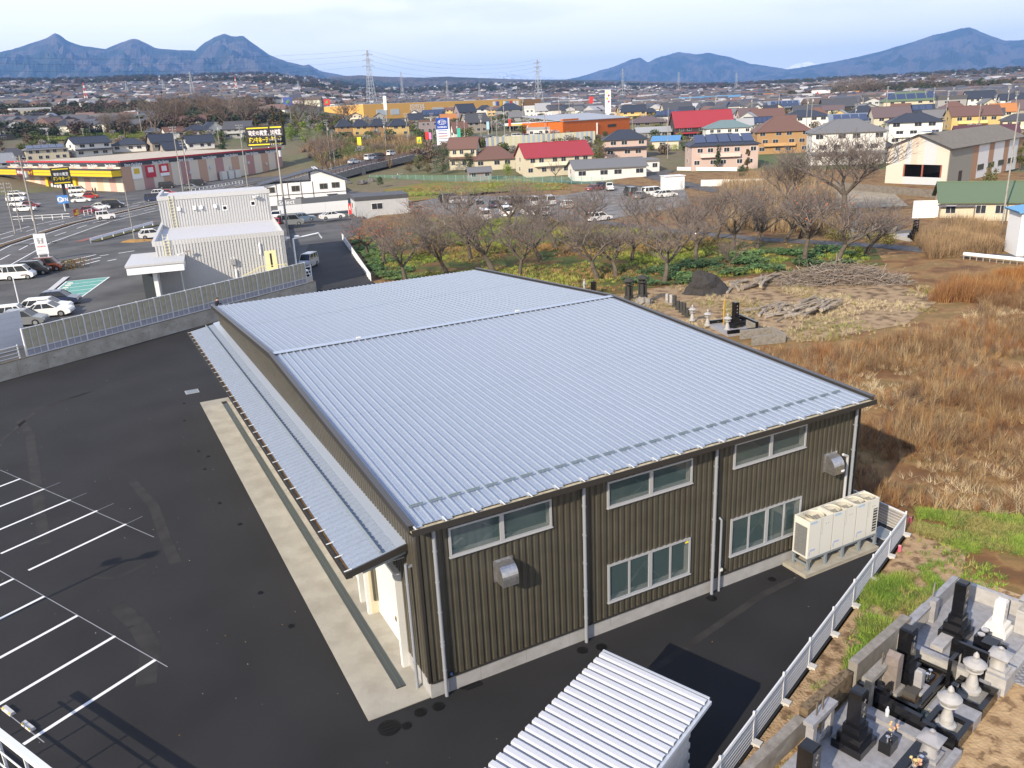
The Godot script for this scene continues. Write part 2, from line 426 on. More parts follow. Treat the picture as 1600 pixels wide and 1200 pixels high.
# ---- the ground ----
const KO := Vector3(12.627, 0, -19.146)
const KYAW := 0.7156
func K(u: float, v: float, y := 0.0) -> Vector3:          # a point in the foreground graveyard's frame (u along the row, v towards its front)
	return KO + Vector3(cos(KYAW), 0, -sin(KYAW)) * u + Vector3(sin(KYAW), 0, cos(KYAW)) * v + Vector3.UP * y
func px(a: Array, y := 0.0) -> Array:                     # surveyed ground points
	return a.map(func(q): return G(q[0], q[1], y))
func ground() -> void:
	# the land, one sheet out to the foot of the mountains
	var m := MB.new()
	var f := FastNoiseLite.new(); f.seed = 4; f.frequency = 0.004; f.fractal_octaves = 5
	var f2 := FastNoiseLite.new(); f2.seed = 9; f2.frequency = 0.0011; f2.fractal_octaves = 4
	var rs := []
	var r := 20.0
	while r < 11000.0:
		rs.append(r); r *= 1.06
	var az0 := -75.0; var na := 150
	for i in na:
		for j in rs.size() - 1:
			var q := []
			for k in 4:
				var a := deg_to_rad(az0 + (i + (1 if k == 1 or k == 2 else 0)))
				var rr: float = rs[j + (1 if k >= 2 else 0)]
				var x := sin(a) * rr; var z := -cos(a) * rr
				q.append(Vector3(x, land(x, z) - 0.5 * (1.0 - smoothstep(225.0, 330.0, rr)) - 1.2 * (1.0 - smoothstep(60.0, 225.0, rr)), z))
			var c: Vector3 = (q[0] + q[2]) / 2.0
			var n1 := f.get_noise_2d(c.x, c.z); var n2 := f2.get_noise_2d(c.x, c.z)
			var town_ := smoothstep(200.0, 900.0, c.length())
			var col := Color(0.20, 0.155, 0.085).lerp(Color(0.10, 0.145, 0.035), smoothstep(-0.15, 0.35, n1))
			col = col.lerp(Color(0.075, 0.078, 0.072), town_ * 0.75)
			col = col.lerp(Color(0.025, 0.04, 0.025), smoothstep(0.05, 0.35, n2) * smoothstep(900.0, 2500.0, c.length()) * 0.9)
			m.col = col
			m.tri(q[0], q[1], q[2]); m.tri(q[0], q[2], q[3])
	struct(m, "ground", mt(Color(1, 1, 1), 1.0, 0.0, "blotch", 0.05, "grain", 0.6, 0.0, true), "rolling plain of fields and town that rises towards the mountains")
	var asphalt := mt(Color(0.0150, 0.0147, 0.0172), 0.88, 0.0, "grain", 2.3, "wide", 0.043, 0.35)
	var old := mt(Color(0.125, 0.124, 0.122), 0.9, 0.0, "grain", 1.3, "wide", 0.03)
	var drive := mt(Color(0.026, 0.027, 0.032), 0.85, 0.0, "grain", 1.7, "wide", 0.05)
	var road := mt(Color(0.115, 0.115, 0.12), 0.9, 0.0, "grain", 1.1, "streak", 0.04)
	var field := mt(Color(0.55, 0.47, 0.37), 1.0, 0.0, "field", 0.045, "grain", 1.4, 1.5)
	var soil := mt(Color(0.74, 0.68, 0.60), 1.0, 0.0, "soil", 0.21, "grain", 2.0, 3.0)
	var meadow := mt(Color(0.48, 0.50, 0.42), 1.0, 0.0, "meadow", 0.05, "grain", 1.5, 1.5)
	# east: rough fields round the warehouse
	sheet("field", [B(5.5, -7.6), B(22.2, -0.85), B(22.2, 72), B(33, 122), B(60, 150), B(140, 165), B(175, 130), B(190, 60), B(120, -20), B(70, -60), B(10, -40)], -0.03, field, "dry brown field of weeds east of the warehouse")
	sheet("car_park", [B(-70, -38.2), B(22.15, -0.8), B(22.15, 72.3), B(17.0, 69.6), B(-70, 20.0)], 0.0, asphalt, "fresh black asphalt car park round the warehouse")
	sheet("driveway", [B(10.5, 69.5), B(17.4, 86.4), B(24, 106), B(29.6, 106.4), B(22.1, 70.5), B(22.1, 69.0), B(16.5, 69.3)], 0.03, drive, "dark asphalt driveway behind the warehouse")
	sheet("back_street", [B(17.4, 86.4), B(24, 106), B(29.6, 106.4), B(34, 112), B(48, 150), B(64, 172), B(58, 196), B(40, 160), B(26, 130), B(14.8, 90)], 0.035, old, "worn grey asphalt street behind the grey metal showroom")
	sheet("upper_yard", [B(-70, 20.9), B(14.2, 68.5), B(17.4, 86.4), B(26, 130), B(40, 160), B(58, 196), B(66, 240), B(80, 330), B(10, 380), B(-110, 330), B(-110, 60)], 1.0, old, "grey asphalt yards of the shops above the retaining wall")
	sheet("orchard_floor", [B(24, 66), B(31, 106), B(45, 124), B(64, 116), B(70.2, 77), B(73, 62), B(80, 48), B(72, 40), B(60, 44), B(50, 47), B(40, 47), B(30, 50)], 0.0, meadow, "green and rusty orchard floor under the bare trees")
	sheet("far_meadow", [G(620, 318), G(760, 300), G(870, 297), G(890, 288), G(800, 281), G(690, 281), G(600, 296)], 0.01, mt(Color(0.85, 0.86, 0.50), 1.0, 0.0, "meadow", 0.03, "grain", 1.0), "yellowing meadow beyond the orchard")
	sheet("gravel_lot", [G(640, 332), G(905, 352), G(1080, 320), G(1070, 296), G(960, 290), G(880, 305), G(700, 306), G(640, 318)], 0.015, mt(Color(0.27, 0.26, 0.25), 1.0, 0.0, "grain", 0.8, "wide", 0.05), "grey gravel car park behind the orchard")
	var sl := [B(5.6, -7.55), B(22.25, -0.9), B(23.2, -0.9), B(23.0, -3.0), B(20.5, -4.5), B(18.5, -6.0), B(15.5, -7.6), B(13, -9), B(6, -12)]
	sheet("soil_strip", sl, 0.005, soil, "strip of bare lumpy soil along the white fence")
	sheet("grave_ground", [K(-8, -3.4), K(7.2, -3.4), K(9.5, -3.3), K(9.5, 6), K(-8, 6)], 0.012, mt(Color(0.82, 0.75, 0.64), 1.0, 0.0, "soil", 0.17, "grain", 2.0, 2.0), "tan earth round the foreground graves")
	sheet("rough_clearing", [B(36, 46), B(46, 46.5), B(58, 43.5), B(66, 37), B(62, 26), B(52, 22), B(42, 23), B(37, 30)], 0.0, mt(Color(0.60, 0.56, 0.50), 1.0, 0.0, "soil", 0.09, "grain", 1.0, 2.5), "pale trampled clearing with felled wood")
	var lane := MB.new()
	ribbon(lane, [B(112, 12), B(90, 29), B(83.5, 37), B(82, 48), B(75.5, 62), B(72, 76), B(69, 100), B(66, 122)], 3.2, 0.02)
	struct(lane, "lane", mt(Color(0.15, 0.15, 0.155), 0.9, 0.0, "grain", 1.5, "wide", 0.08), "narrow grey lane behind the orchard")
	var ln2 := MB.new()
	ribbon(ln2, [G(1130, 300), G(1085, 291), G(1020, 276), G(1045, 265), G(1100, 236)], 5.0, 0.02)
	ribbon(ln2, [G(700, 278), G(800, 280), G(900, 284), G(1000, 292), G(1085, 291)], 3.0, 0.015)
	struct(ln2, "village_street", road, "grey street between the houses beyond the meadow")
	sheet("yard_tan", [G(1220, 330), G(1420, 322), G(1390, 296), G(1230, 288)], 0.012, mt(Color(0.40, 0.34, 0.25), 1.0, 0.0, "blotch", 0.06, "grain", 1.0), "tan bare yard in front of the old timber store")
	# painted stalls in the car park: two rows and the chalk lines
	var white := mt(Color(0.80, 0.80, 0.80), 0.7, 0.0, "grain", 3.0)
	var chalk := mt(Color(0.30, 0.31, 0.34), 0.9, 0.0, "grain", 4.0)
	var d0 := (G(37, 1163) - G(243, 1031)).normalized()
	var rows := [[[243, 1031], [180, 994], [121, 962], [69, 932]], [[197, 819], [152, 798], [110, 781], [69, 764], [32, 748]]]
	for row in rows:
		var ends := px(row)
		for i in 3: ends.append(ends[-1] + (ends[-1] - ends[-2]))
		for q in ends:
			var l := MB.new(); ribbon(l, [q, q + d0 * 4.75], 0.15, 0.008)
			struct(l, "parking_line", white)
		var c := MB.new(); ribbon(c, [ends[0] + (ends[0] - ends[1]) * (0.28 if row.size() == 4 else 0.9), ends[-1]], 0.035, 0.004)
		struct(c, "chalk_line", chalk)
	for q in px([[197, 819], [152, 798], [110, 781], [69, 764]]):
		var l := MB.new(); ribbon(l, [q - d0 * 0.9, q], 0.03, 0.006)
		struct(l, "chalk_line", chalk)
	var l3 := MB.new(); ribbon(l3, [G(69, 1160), G(0, 1106)], 0.03, 0.006); struct(l3, "chalk_line", chalk)
	# scuffs that rollers and tyres left on the new asphalt
	var scuff := mt(Color(0.031, 0.029, 0.029), 0.95, 0.0, "grain", 1.5, "wide", 0.2)
	for s in [[[[30, 655], [47, 680], [55, 740], [62, 800], [70, 850]], 0.55], [[[0, 657], [110, 622], [200, 595], [285, 570]], 0.20], [[[285, 572], [300, 600], [318, 625]], 0.08], [[[205, 750], [240, 790], [262, 850], [275, 880]], 0.5], [[[960, 1075], [1030, 1040], [1110, 985], [1190, 930], [1240, 905]], 0.3], [[[1240, 905], [1300, 870], [1330, 850]], 0.15], [[[0, 690], [60, 640], [140, 612]], 0.3], [[[180, 945], [215, 975], [235, 1010], [228, 1070]], 0.7], [[[120, 900], [180, 905], [230, 880]], 0.12]]:
		var st := MB.new(); ribbon(st, px(s[0]), s[1], 0.003)
		struct(st, "tyre_scuff", scuff)
	var specks := []; var tints := []
	for i in 500:
		var q := B(rng.randf_range(-26, 22), rng.randf_range(-20, 58))
		if (q - B(0, 0)).dot(B(1, 0) - B(0, 0)) > -2.2 and (q - B(0, 0)).dot(B(0, 1) - B(0, 0)) > -0.2: continue
		specks.append(Transform3D(Basis(Vector3.UP, rng.randf() * TAU).scaled(Vector3.ONE * rng.randf_range(0.015, 0.045)), q + Vector3.UP * 0.012)); tints.append([Color(0.4, 0.4, 0.4), Color(0.2, 0.19, 0.17), Color(0.35, 0.2, 0.06)][i % 3])
	many("asphalt_grit", "specks of grit and leaf scattered over the black asphalt", "grit", MB.new().bb(-0.5, 0.5, 0, 0.15, -0.3, 0.3), mt(Color(1, 1, 1), 0.9, 0.0, "", 1.0, "", 1.0, 0.0, true), specks, tints)
	# concrete apron along the west wall, with its grated drain
	var concrete := mt(Color(0.46, 0.44, 0.385), 0.85, 0.0, "grain", 1.2, "blotch", 0.10)
	var ap := MB.new(); ap.bb(-1.92, -0.62, -0.1, 0.03, -0.3, -36.6); ap.bb(-0.26, 0.42, -0.1, 0.03, -0.3, -36.6); ap.bb(-0.62, -0.26, -0.1, 0.03, -0.3, -1.25); ap.bb(-0.62, -0.26, -0.1, 0.03, -35.9, -36.6)
	var apo := struct(ap, "concrete_apron", concrete, "pale concrete apron along the canopy side")
	apo.transform = Transform3D(Basis(Vector3.UP, BYAW), BO)
	var dr := thing("drain_channel", "long grey steel grating drain set in the pale concrete apron", "drain", BO, BYAW)
	var steel := mt(Color(0.17, 0.20, 0.21), 0.5, 0.6, "grain", 3.0)
	var gr := MB.new()
	gr.bb(-0.61, -0.59, 0.0, 0.034, -0.995, -0.005); gr.bb(-0.29, -0.27, 0.0, 0.034, -0.995, -0.005); gr.bb(-0.45, -0.43, 0.0, 0.034, -0.995, -0.005)
	for i in 20: gr.bb(-0.59, -0.29, 0.004, 0.026, -0.99 + i * 0.05, -0.965 + i * 0.05)
	var gm := gr.mesh()
	for i in 34: put(gm, "grating", steel, dr, Transform3D(Basis(), Vector3(0, 0, -1.3 - i)))
	var bed := MB.new(); bed.bb(-0.615, -0.265, -0.08, -0.02, -35.9, -1.26); put(bed, "channel_bed", plain(0.03, 0.03, 0.03), dr)
	# manholes and small covers
	var iron := mt(Color(0.012, 0.012, 0.013), 0.45, 0.5, "grain", 6.0)
	var big := [[608, 1137, 0.36, "large round iron manhole cover beside the apron corner"], [635, 1134, 0.17, "small round iron cover just right of the large manhole"], [657, 1113, 0.21, "round iron cover between the large manhole and the corner downpipe"], [685, 1104, 0.21, "round iron cover nearest the corner downpipe foot"], [723, 1073, 0.14, "small round cover under the first bay of the front wall"],
		[910, 1016, 0.2, "round iron cover at the foot of the second downpipe"], [940, 1011, 0.2, "round iron cover right of the second downpipe"], [1112, 935, 0.2, "round iron cover at the foot of the third downpipe"], [1206, 905, 0.16, "small dark cover before the outdoor unit slab"],
		[375, 819, 0.13, "small cover on the asphalt, fourth from the apron corner"], [407, 926, 0.13, "small cover on the asphalt, second from the apron corner"], [455, 978, 0.14, "small cover on the asphalt nearest the apron corner"], [343, 786, 0.12, "small cover on the asphalt level with the middle of the apron"], [287, 630, 0.16, "small pale cover just past the far end of the apron"], [310, 705, 0.12, "small cover beside the far third of the apron, upper one"], [325, 713, 0.14, "small cover beside the far third of the apron, middle one"], [320, 733, 0.12, "small cover beside the far third of the apron, lower one"], [288, 657, 0.1, "tiny cover near the far end of the apron"]]
	for q in big:
		var t := thing("manhole_cover", q[3], "manhole cover", G(q[0], q[1], 0.0), BYAW, "covers set in the asphalt")
		var disc := MB.new(); disc.lathe([[q[2], 0.0], [q[2], 0.012], [q[2] * 0.93, 0.016], [0.0, 0.016]], Vector3.ZERO, 20)
		put(disc, "cover", iron, t)
		var ring := MB.new()
		for k in 4: ring.box(Vector3(0, 0.019, (k - 1.5) * q[2] * 0.4), Vector3(q[2] * 1.3, 0.008, q[2] * 0.12))
		put(ring, "ribs", iron, t)
	var hatch := thing("manhole_cover", "rectangular iron hatch under the first bay of the front wall", "manhole cover", G(738, 1069), BYAW, "covers set in the asphalt")
	put(MB.new().bb(-0.3, 0.3, 0, 0.014, -0.2, 0.2), "cover", iron, hatch)
	put(MB.new().bb(-0.25, 0.25, 0.014, 0.02, -0.02, 0.02), "ribs", iron, hatch)
	for q in [[300, 612, "square pale grating past the far end of the apron"], [1378, 833, "square pale grating inside the fence corner"]]:
		var t := thing("square_grating", q[2], "drain cover", G(q[0], q[1]), BYAW)
		put(MB.new().bb(-0.46, 0.46, 0, 0.012, -0.46, 0.46), "frame", mt(Color(0.5, 0.5, 0.5), 0.6, 0.3, "grain", 4.0), t)
		put(MB.new().bb(-0.39, 0.39, 0.012, 0.02, -0.39, 0.39), "grate", mt(Color(0.30, 0.34, 0.36), 0.5, 0.5, "grain", 8.0), t)

# ---- the warehouse (local x = e along the front, z = -g) ----
func warehouse() -> void:
	var t := thing("warehouse", "large brown ribbed-metal warehouse with a pale blue-grey ridged roof", "warehouse", BO, BYAW)
	var roofm := mt(Color(0.36, 0.43, 0.55), 0.45, 0.1, "grain", 0.9)
	var brown := mt(Color(0.096, 0.088, 0.068), 0.42, 0.1, "grain", 0.7, "blotch", 0.15)
	var dark := mt(Color(0.035, 0.031, 0.027), 0.5, 0.1, "grain", 2.0)
	var alu := mt(Color(0.50, 0.51, 0.54), 0.4, 0.3, "grain", 3.0)
	var conc := mt(Color(0.46, 0.46, 0.47), 0.85, 0.0, "grain", 1.5, "blotch", 0.25)
	var white := mt(Color(0.74, 0.74, 0.72), 0.55, 0.0, "grain", 1.0)
	var cream := mt(Color(0.70, 0.64, 0.46), 0.6, 0.0, "grain", 1.0)
	var pipe := mt(Color(0.30, 0.32, 0.36), 0.45, 0.1, "grain", 2.0)
	var stainless := mt(Color(0.55, 0.55, 0.57), 0.32, 0.85, "streak", 1.5)
	var W := 19.91; var D := 36.93; var L := 18.3; var HE := 6.5; var HR := 7.53
	var sl := sqrt(L * L + (HR - HE) * (HR - HE)); var an := atan((HR - HE) / L)
	# roof sheets, each a pan with its standing rib
	var w := W / 60.0
	var prof := [Vector2(0, -0.02), Vector2(w, -0.02), Vector2(w, 0), Vector2(w * 0.62, 0), Vector2(w * 0.60, 0.008), Vector2(w * 0.56, 0.008), Vector2(w * 0.54, 0.0), Vector2(0.075, 0), Vector2(0.058, 0.048), Vector2(0.016, 0.048), Vector2(0, 0)]
	var sheet_ := MB.new().prism(prof, -sl, 0.0).mesh()
	var sheet3 := MB.new().prism(prof, -sl, 0.10).mesh()
	var sl2 := (D - L) / cos(an)
	var back_ := MB.new().prism(prof, -sl2, 0.0).mesh()
	var tones := []
	for k in 5: tones.append(mt(Color(0.315, 0.37, 0.465) * (0.99 + 0.004 * k), 0.42 + 0.01 * k, 0.1, "grain", 0.25))
	for i in 60:
		roofm = tones[(i * 7 + i / 3) % 5]
		put(sheet3 if i % 3 == 0 else sheet_, "roof_sheet", roofm, t, Transform3D(Basis(Vector3.RIGHT, an), Vector3(i * w, HE, 0)))
		put(back_, "roof_sheet", roofm, t, Transform3D(Basis(Vector3.RIGHT, -an), Vector3(i * w, HR - 0.004, -L)))
	var cap := MB.new(); cap.xf = Transform3D(Basis(Vector3(0, 0, -1), Vector3(0, 1, 0), Vector3(1, 0, 0)), Vector3.ZERO)
	cap.prism([Vector2(L - 0.2, HR + 0.05), Vector2(L + 0.2, HR + 0.05), Vector2(L + 0.2, HR + 0.075), Vector2(L, HR + 0.11), Vector2(L - 0.2, HR + 0.075)], -0.03, W + 0.03)
	put(cap, "ridge_cap", mt(Color(0.45, 0.52, 0.64), 0.42, 0.2, "grain", 1.0), t)
	var filler := MB.new()
	for i in 60: filler.bb(i * w + 0.085, (i + 1) * w - 0.01, HR - 0.01, HR + 0.035, -L + 0.17, -L + 0.19)
	put(filler, "ridge_closure", dark, t)
	for x in [4.4, 13.6]: put(MB.new().box(Vector3(x, HR + 0.13, -L), Vector3(0.25, 0.05, 0.12)), "ridge_clip", white, t)
	for q in [[-9.1, an, HE], [-27.6, -an, HR]]:
		put(MB.new().box(Vector3(W / 2, (HE + 9.1 * tan(an)) + 0.003, q[0]), Vector3(W, 0.006, 0.03), Basis(Vector3.RIGHT, q[1])), "sheet_lap", mt(Color(0.20, 0.25, 0.34), 0.6), t)
	# rake trims on both gables, gutter along the front
	for x in [-0.07, W + 0.07]:
		for k in 2:
			var z0 := 0.12 if k == 0 else -L; var z1 := -L if k == 0 else -D - 0.1
			var y0 := HE if k == 0 else HR; var y1 := HR if k == 0 else HE
			put(MB.new().beam(Vector3(x, y0 - 0.06, z0), Vector3(x, y1 - 0.06, z1), 0.10, 0.24), "rake_trim", dark, t)
			put(MB.new().beam(Vector3(x + 0.02, y0 + 0.115, z0), Vector3(x + 0.02, y1 + 0.115, z1), 0.20, 0.035), "rake_capping", mt(Color(0.075, 0.072, 0.075), 0.4, 0.2, "grain", 2.0), t)
	put(MB.new().bb(-0.1, W + 0.1, 6.33, 6.53, 0.27, 0.30), "gutter_face", dark, t)
	put(MB.new().bb(-0.1, W + 0.1, 6.33, 6.35, -0.2, 0.268), "eave_soffit", dark, t)
	put(MB.new().bb(-0.1, W + 0.1, 6.43, 6.45, 0.0, 0.268), "gutter_bed", mt(Color(0.50, 0.44, 0.30), 0.7, 0.0, "streak", 0.8), t)
	var strap := MB.new().box(Vector3(0, 0, 0), Vector3(0.045, 0.012, 0.32), Basis(Vector3.RIGHT, 0.06)).mesh()
	for i in 20: put(strap, "gutter_strap", white, t, Transform3D(Basis(), Vector3(i * 3 * w + 0.035, 6.56, 0.13)))
	var guard := MB.new().box(Vector3(0, 0.03, 0), Vector3(0.48, 0.012, 0.07)).box(Vector3(0, 0.055, -0.03), Vector3(0.48, 0.05, 0.012)).mesh()
	for i in 29:
		put(guard, "snow_guard", mt(Color(0.20, 0.255, 0.29), 0.5, 0.1, "grain", 3.0), t, Transform3D(Basis(Vector3.RIGHT, an), Vector3(0.26 + (i + 0.5) * 2 * w, HE + 1.05 * tan(an) + 0.042, -1.05)))
	# front siding: ribbed sheets cut round the windows
	var pw := (19.66 - 0.25) / 78.0
	var out_ := Basis(Vector3(1, 0, 0), Vector3(0, 0, 1), Vector3(0, -1, 0))
	var sp := [Vector2(0, -0.05), Vector2(pw, -0.05), Vector2(pw, 0.0), Vector2(pw * 0.86, 0.0), Vector2(pw * 0.78, 0.032), Vector2(pw * 0.30, 0.032), Vector2(pw * 0.22, 0.0), Vector2(pw * 0.10, 0.0), Vector2(pw * 0.08, -0.012), Vector2(pw * 0.02, -0.012), Vector2(0, 0)]
	var unit := MB.new(); unit.xf = Transform3D(out_, Vector3.ZERO)
	unit.prism(sp, -1.0, 0.0)
	var um := unit.mesh()
	var wins := [[4, 19, 4.98, 6.02, 2], [28, 43, 5.02, 6.02, 2], [51, 66, 5.08, 6.08, 2], [28, 43, 1.22, 2.76, 4], [51, 66, 1.30, 2.92, 4]]
	for i in 78:
		var cuts := [0.62]
		var ws := wins.filter(func(q): return i >= q[0] and i < q[1])
		ws.sort_custom(func(a, b): return a[2] < b[2])
		for q in ws: cuts.append(q[2]); cuts.append(q[3])
		cuts.append(6.34)
		for k in range(0, cuts.size(), 2):
			put(um, "siding_sheet", brown, t, Transform3D(Basis.from_scale(Vector3(1, cuts[k + 1] - cuts[k], 1)), Vector3(0.25 + i * pw, cuts[k], -0.25)))
	put(MB.new().bb(0.17, 0.26, 0.62, 6.34, -0.34, -0.19), "corner_trim", dark, t)
	put(MB.new().bb(19.65, 19.74, 0.62, 6.34, -0.34, -0.19), "corner_trim", dark, t)
	put(MB.new().bb(0.25, 19.66, 0.585, 0.622, -0.28, -0.17), "base_flashing", dark, t)
	for i in 11:
		put(MB.new().bb(0.30 + i * 1.76, 0.30 + (i + 1) * 1.76 - 0.008, -0.1, 0.585, -0.6, -0.235), "plinth_block", conc, t)
	# gable walls
	var us := unit
	var ps := (36.68 - 0.25) / 146.0
	for side in 2:
		for i in 146:
			var z := -0.25 - (i + 0.5) * ps
			var yt := HE + (HR - HE) * (1.0 - absf(-z - L) / L) - 0.12
			var y0 := 0.62
			if side == 0 and i >= 8 and i < 140 and not (i >= 22 and i < 26):
				y0 = 3.6
			if side == 0:
				put(um, "siding_sheet", brown, t, Transform3D(Basis(Vector3.UP, -PI / 2) * Basis.from_scale(Vector3(ps / pw, yt - y0, 1)), Vector3(0.25, y0, -0.25 - (i + 1) * ps)))
			else:
				put(um, "siding_sheet", brown, t, Transform3D(Basis(Vector3.UP, PI / 2) * Basis.from_scale(Vector3(ps / pw, yt - y0, 1)), Vector3(19.66, y0, -0.25 - i * ps)))
	put(MB.new().bb(0.23, 0.5, -0.1, 0.585, -0.24, -2.2), "plinth_block", conc, t)
	put(MB.new().bb(0.2, 0.5, -0.1, 0.585, -5.98, -6.8), "plinth_block", conc, t)
	put(MB.new().bb(19.4, 19.68, -0.1, 0.60, -0.24, -36.6), "plinth_block", conc, t)
	put(MB.new().bb(0.25, 19.66, 0.0, 6.4, -36.68, -36.60), "back_wall", brown, t)
	put(MB.new().bb(0.5, 19.4, -0.05, 0.05, -36.5, -0.7), "floor_slab", mt(Color(0.2, 0.2, 0.2), 0.9), t)
	# the doors under the canopy
	for q in [[-2.35, -5.9], [-7.0, -12.6], [-13.2, -18.8], [-19.4, -25.0], [-25.6, -31.2], [-31.8, -35.2]]:
		put(MB.new().bb(0.40, 0.46, 0.03, 3.62, q[0], q[1]), "door_leaf", white, t)
		for z in [q[0] + 0.08, q[1] - 0.08]:
			put(MB.new().bb(-0.02, 0.24, 0.03, 3.65, z - 0.1, z + 0.1), "door_post", white, t)
		put(MB.new().bb(0.10, 0.40, 0.03, 3.6, q[1] - 0.01, q[1] + 0.05), "door_reveal", cream, t)
	put(MB.new().bb(0.02, 0.52, 3.60, 3.72, -2.2, -36.2), "door_head", white, t)
	var knob := MB.new(); knob.tube(Vector3(0.05, 1.75, -2.6), Vector3(0.20, 1.75, -2.6), 0.05, 0.05, 8); knob.box(Vector3(0.03, 1.75, -2.6), Vector3(0.04, 0.14, 0.14))
	put(knob, "door_lock", mt(Color(0.45, 0.30, 0.15), 0.35, 0.8), t)
	# canopy: a lean-to of ridged sheets with its own gutter
	var cx0 := -1.66; var cy0 := 4.86; var cx1 := 0.2; var cy1 := 5.2; var ca := atan((cy1 - cy0) / (cx1 - cx0))
	var cl := Vector2(cx1 - cx0, cy1 - cy0).length()
	var csheet := MB.new(); csheet.xf = Transform3D(Basis(Vector3(0, 0, -1), Vector3(0, 1, 0), Vector3(1, 0, 0)), Vector3.ZERO)
	csheet.prism(prof, 0.0, cl)
	var csm := csheet.mesh()
	for i in 109:
		put(csm, "canopy_sheet", tones[(i * 3) % 5], t, Transform3D(Basis(Vector3.BACK, ca), Vector3(cx0, cy0, -1.32 - i * w)))
	put(MB.new().box(Vector3(0.10, 5.25, -19.4), Vector3(0.42, 0.02, 36.2), Basis(Vector3.BACK, ca)), "canopy_flashing", mt(Color(0.42, 0.48, 0.58), 0.4, 0.2, "grain", 1.0), t)
	put(MB.new().box(Vector3(-0.62, 5.16, -19.4), Vector3(0.05, 0.07, 36.0), Basis(Vector3.BACK, ca)), "snow_rail", mt(Color(0.36, 0.42, 0.45), 0.45, 0.4, "grain", 2.0), t)
	put(MB.new().bb(-1.85, -1.82, 4.68, 4.87, -1.2, -37.7), "canopy_gutter_face", dark, t)
	put(MB.new().bb(-1.82, -1.64, 4.68, 4.70, -1.2, -37.7), "canopy_gutter_base", dark, t)
	put(MB.new().bb(-1.82, -1.72, 4.76, 4.78, -1.25, -37.65), "canopy_gutter_bed", mt(Color(0.23, 0.20, 0.15), 0.9, 0.0, "streak", 1.2, "grain", 2.0), t)
	put(MB.new().bb(-1.72, -1.66, 4.76, 4.80, -1.25, -37.65), "leaf_litter", mt(Color(0.42, 0.28, 0.10), 0.9, 0.0, "soil", 1.2, "grain", 2.0), t)
	var cstrap := MB.new().box(Vector3(0, 0, 0), Vector3(0.26, 0.014, 0.05), Basis(Vector3.BACK, 0.1)).mesh()
	for i in 37: put(cstrap, "canopy_strap", white, t, Transform3D(Basis(), Vector3(-1.73, 4.90, -1.34 - i * 3 * w)))
	put(MB.new().beam(Vector3(-1.84, 4.80, -1.21), Vector3(0.24, 5.19, -1.21), 0.06, 0.22), "canopy_rake", dark, t)
	put(MB.new().beam(Vector3(-1.84, 4.80, -37.68), Vector3(0.24, 5.19, -37.68), 0.06, 0.22), "canopy_rake", dark, t)
	put(MB.new().beam(Vector3(-1.25, 4.66, -1.5), Vector3(0.22, 4.93, -1.5), 0.12, 0.20), "canopy_beam", mt(Color(0.42, 0.47, 0.50), 0.5, 0.5, "grain", 2.0), t)
	for i in 6: put(MB.new().beam(Vector3(-1.5, 4.62, -7.0 - i * 6.0), Vector3(0.22, 4.93, -7.0 - i * 6.0), 0.12, 0.20), "canopy_beam", mt(Color(0.42, 0.47, 0.50), 0.5, 0.5, "grain", 2.0), t)
	put(MB.new().bb(-1.6, 0.2, 4.60, 4.62, -1.6, -37.5), "canopy_soffit", white, t)
	# windows
	for q in wins:
		var x0: float = 0.25 + q[0] * pw; var x1: float = 0.25 + q[1] * pw; var y0: float = q[2]; var y1: float = q[3]
		var fr := MB.new()
		var zf := -0.255; var zo := -0.17
		fr.bb(x0, x1, y1 - 0.07, y1, zf, zo); fr.bb(x0, x1, y0, y0 + 0.07, zf, zo)
		fr.bb(x0, x0 + 0.07, y0 + 0.07, y1 - 0.07, zf, zo); fr.bb(x1 - 0.07, x1, y0 + 0.07, y1 - 0.07, zf, zo)
		fr.bb(x0 - 0.03, x1 + 0.03, y0 - 0.03, y0, zf, zo + 0.03)
		var xm := (x0 + x1) / 2
		fr.bb(xm - 0.075, xm + 0.075, y0 + 0.07, y1 - 0.07, zf, zo)
		var wf := put(fr, "window", alu, t)
		var edges := [x0 + 0.07, xm - 0.075, xm + 0.075, x1 - 0.07]
		if q[4] == 4:
			for xx in [(x0 + xm) / 2, (x1 + xm) / 2]: put(MB.new().bb(xx - 0.04, xx + 0.04, y0 + 0.07, y1 - 0.07, zf, zo - 0.02), "mullion", alu, wf)
			edges = [x0 + 0.07, (x0 + xm) / 2 - 0.04, (x0 + xm) / 2 + 0.04, xm - 0.075, xm + 0.075, (x1 + xm) / 2 - 0.04, (x1 + xm) / 2 + 0.04, x1 - 0.07]
		for k in range(0, edges.size(), 2):
			put(MB.new().box(Vector3((edges[k] + edges[k + 1]) / 2, (y0 + y1) / 2, -0.22), Vector3(edges[k + 1] - edges[k], y1 - y0 - 0.14, 0.006)), "pane", pane(0.075, 0.115, 0.12, 0.40), wf)
		var rv := MB.new()
		rv.bb(x0, x1, y0, y0 + 0.05, -0.5, -0.26); rv.bb(x0, x1, y1 - 0.05, y1, -0.5, -0.26); rv.bb(x0, x0 + 0.05, y0, y1, -0.5, -0.26); rv.bb(x1 - 0.05, x1, y0, y1, -0.5, -0.26)
		put(rv, "window_reveal", mt(Color(0.75, 0.75, 0.72), 0.8), wf)
		var br := MB.new()
		var yt := minf(y1 + 0.7, 6.3)
		br.beam(Vector3(x0 + 0.3, y0 - 0.7, -0.62), Vector3(x1 - 0.3, yt, -0.62), 0.07, 0.07)
		br.beam(Vector3(x0 + 0.3, yt, -0.70), Vector3(x1 - 0.3, y0 - 0.7, -0.70), 0.07, 0.07)
		put(br, "wall_brace", mt(Color(0.10, 0.11, 0.105), 0.8), wf)
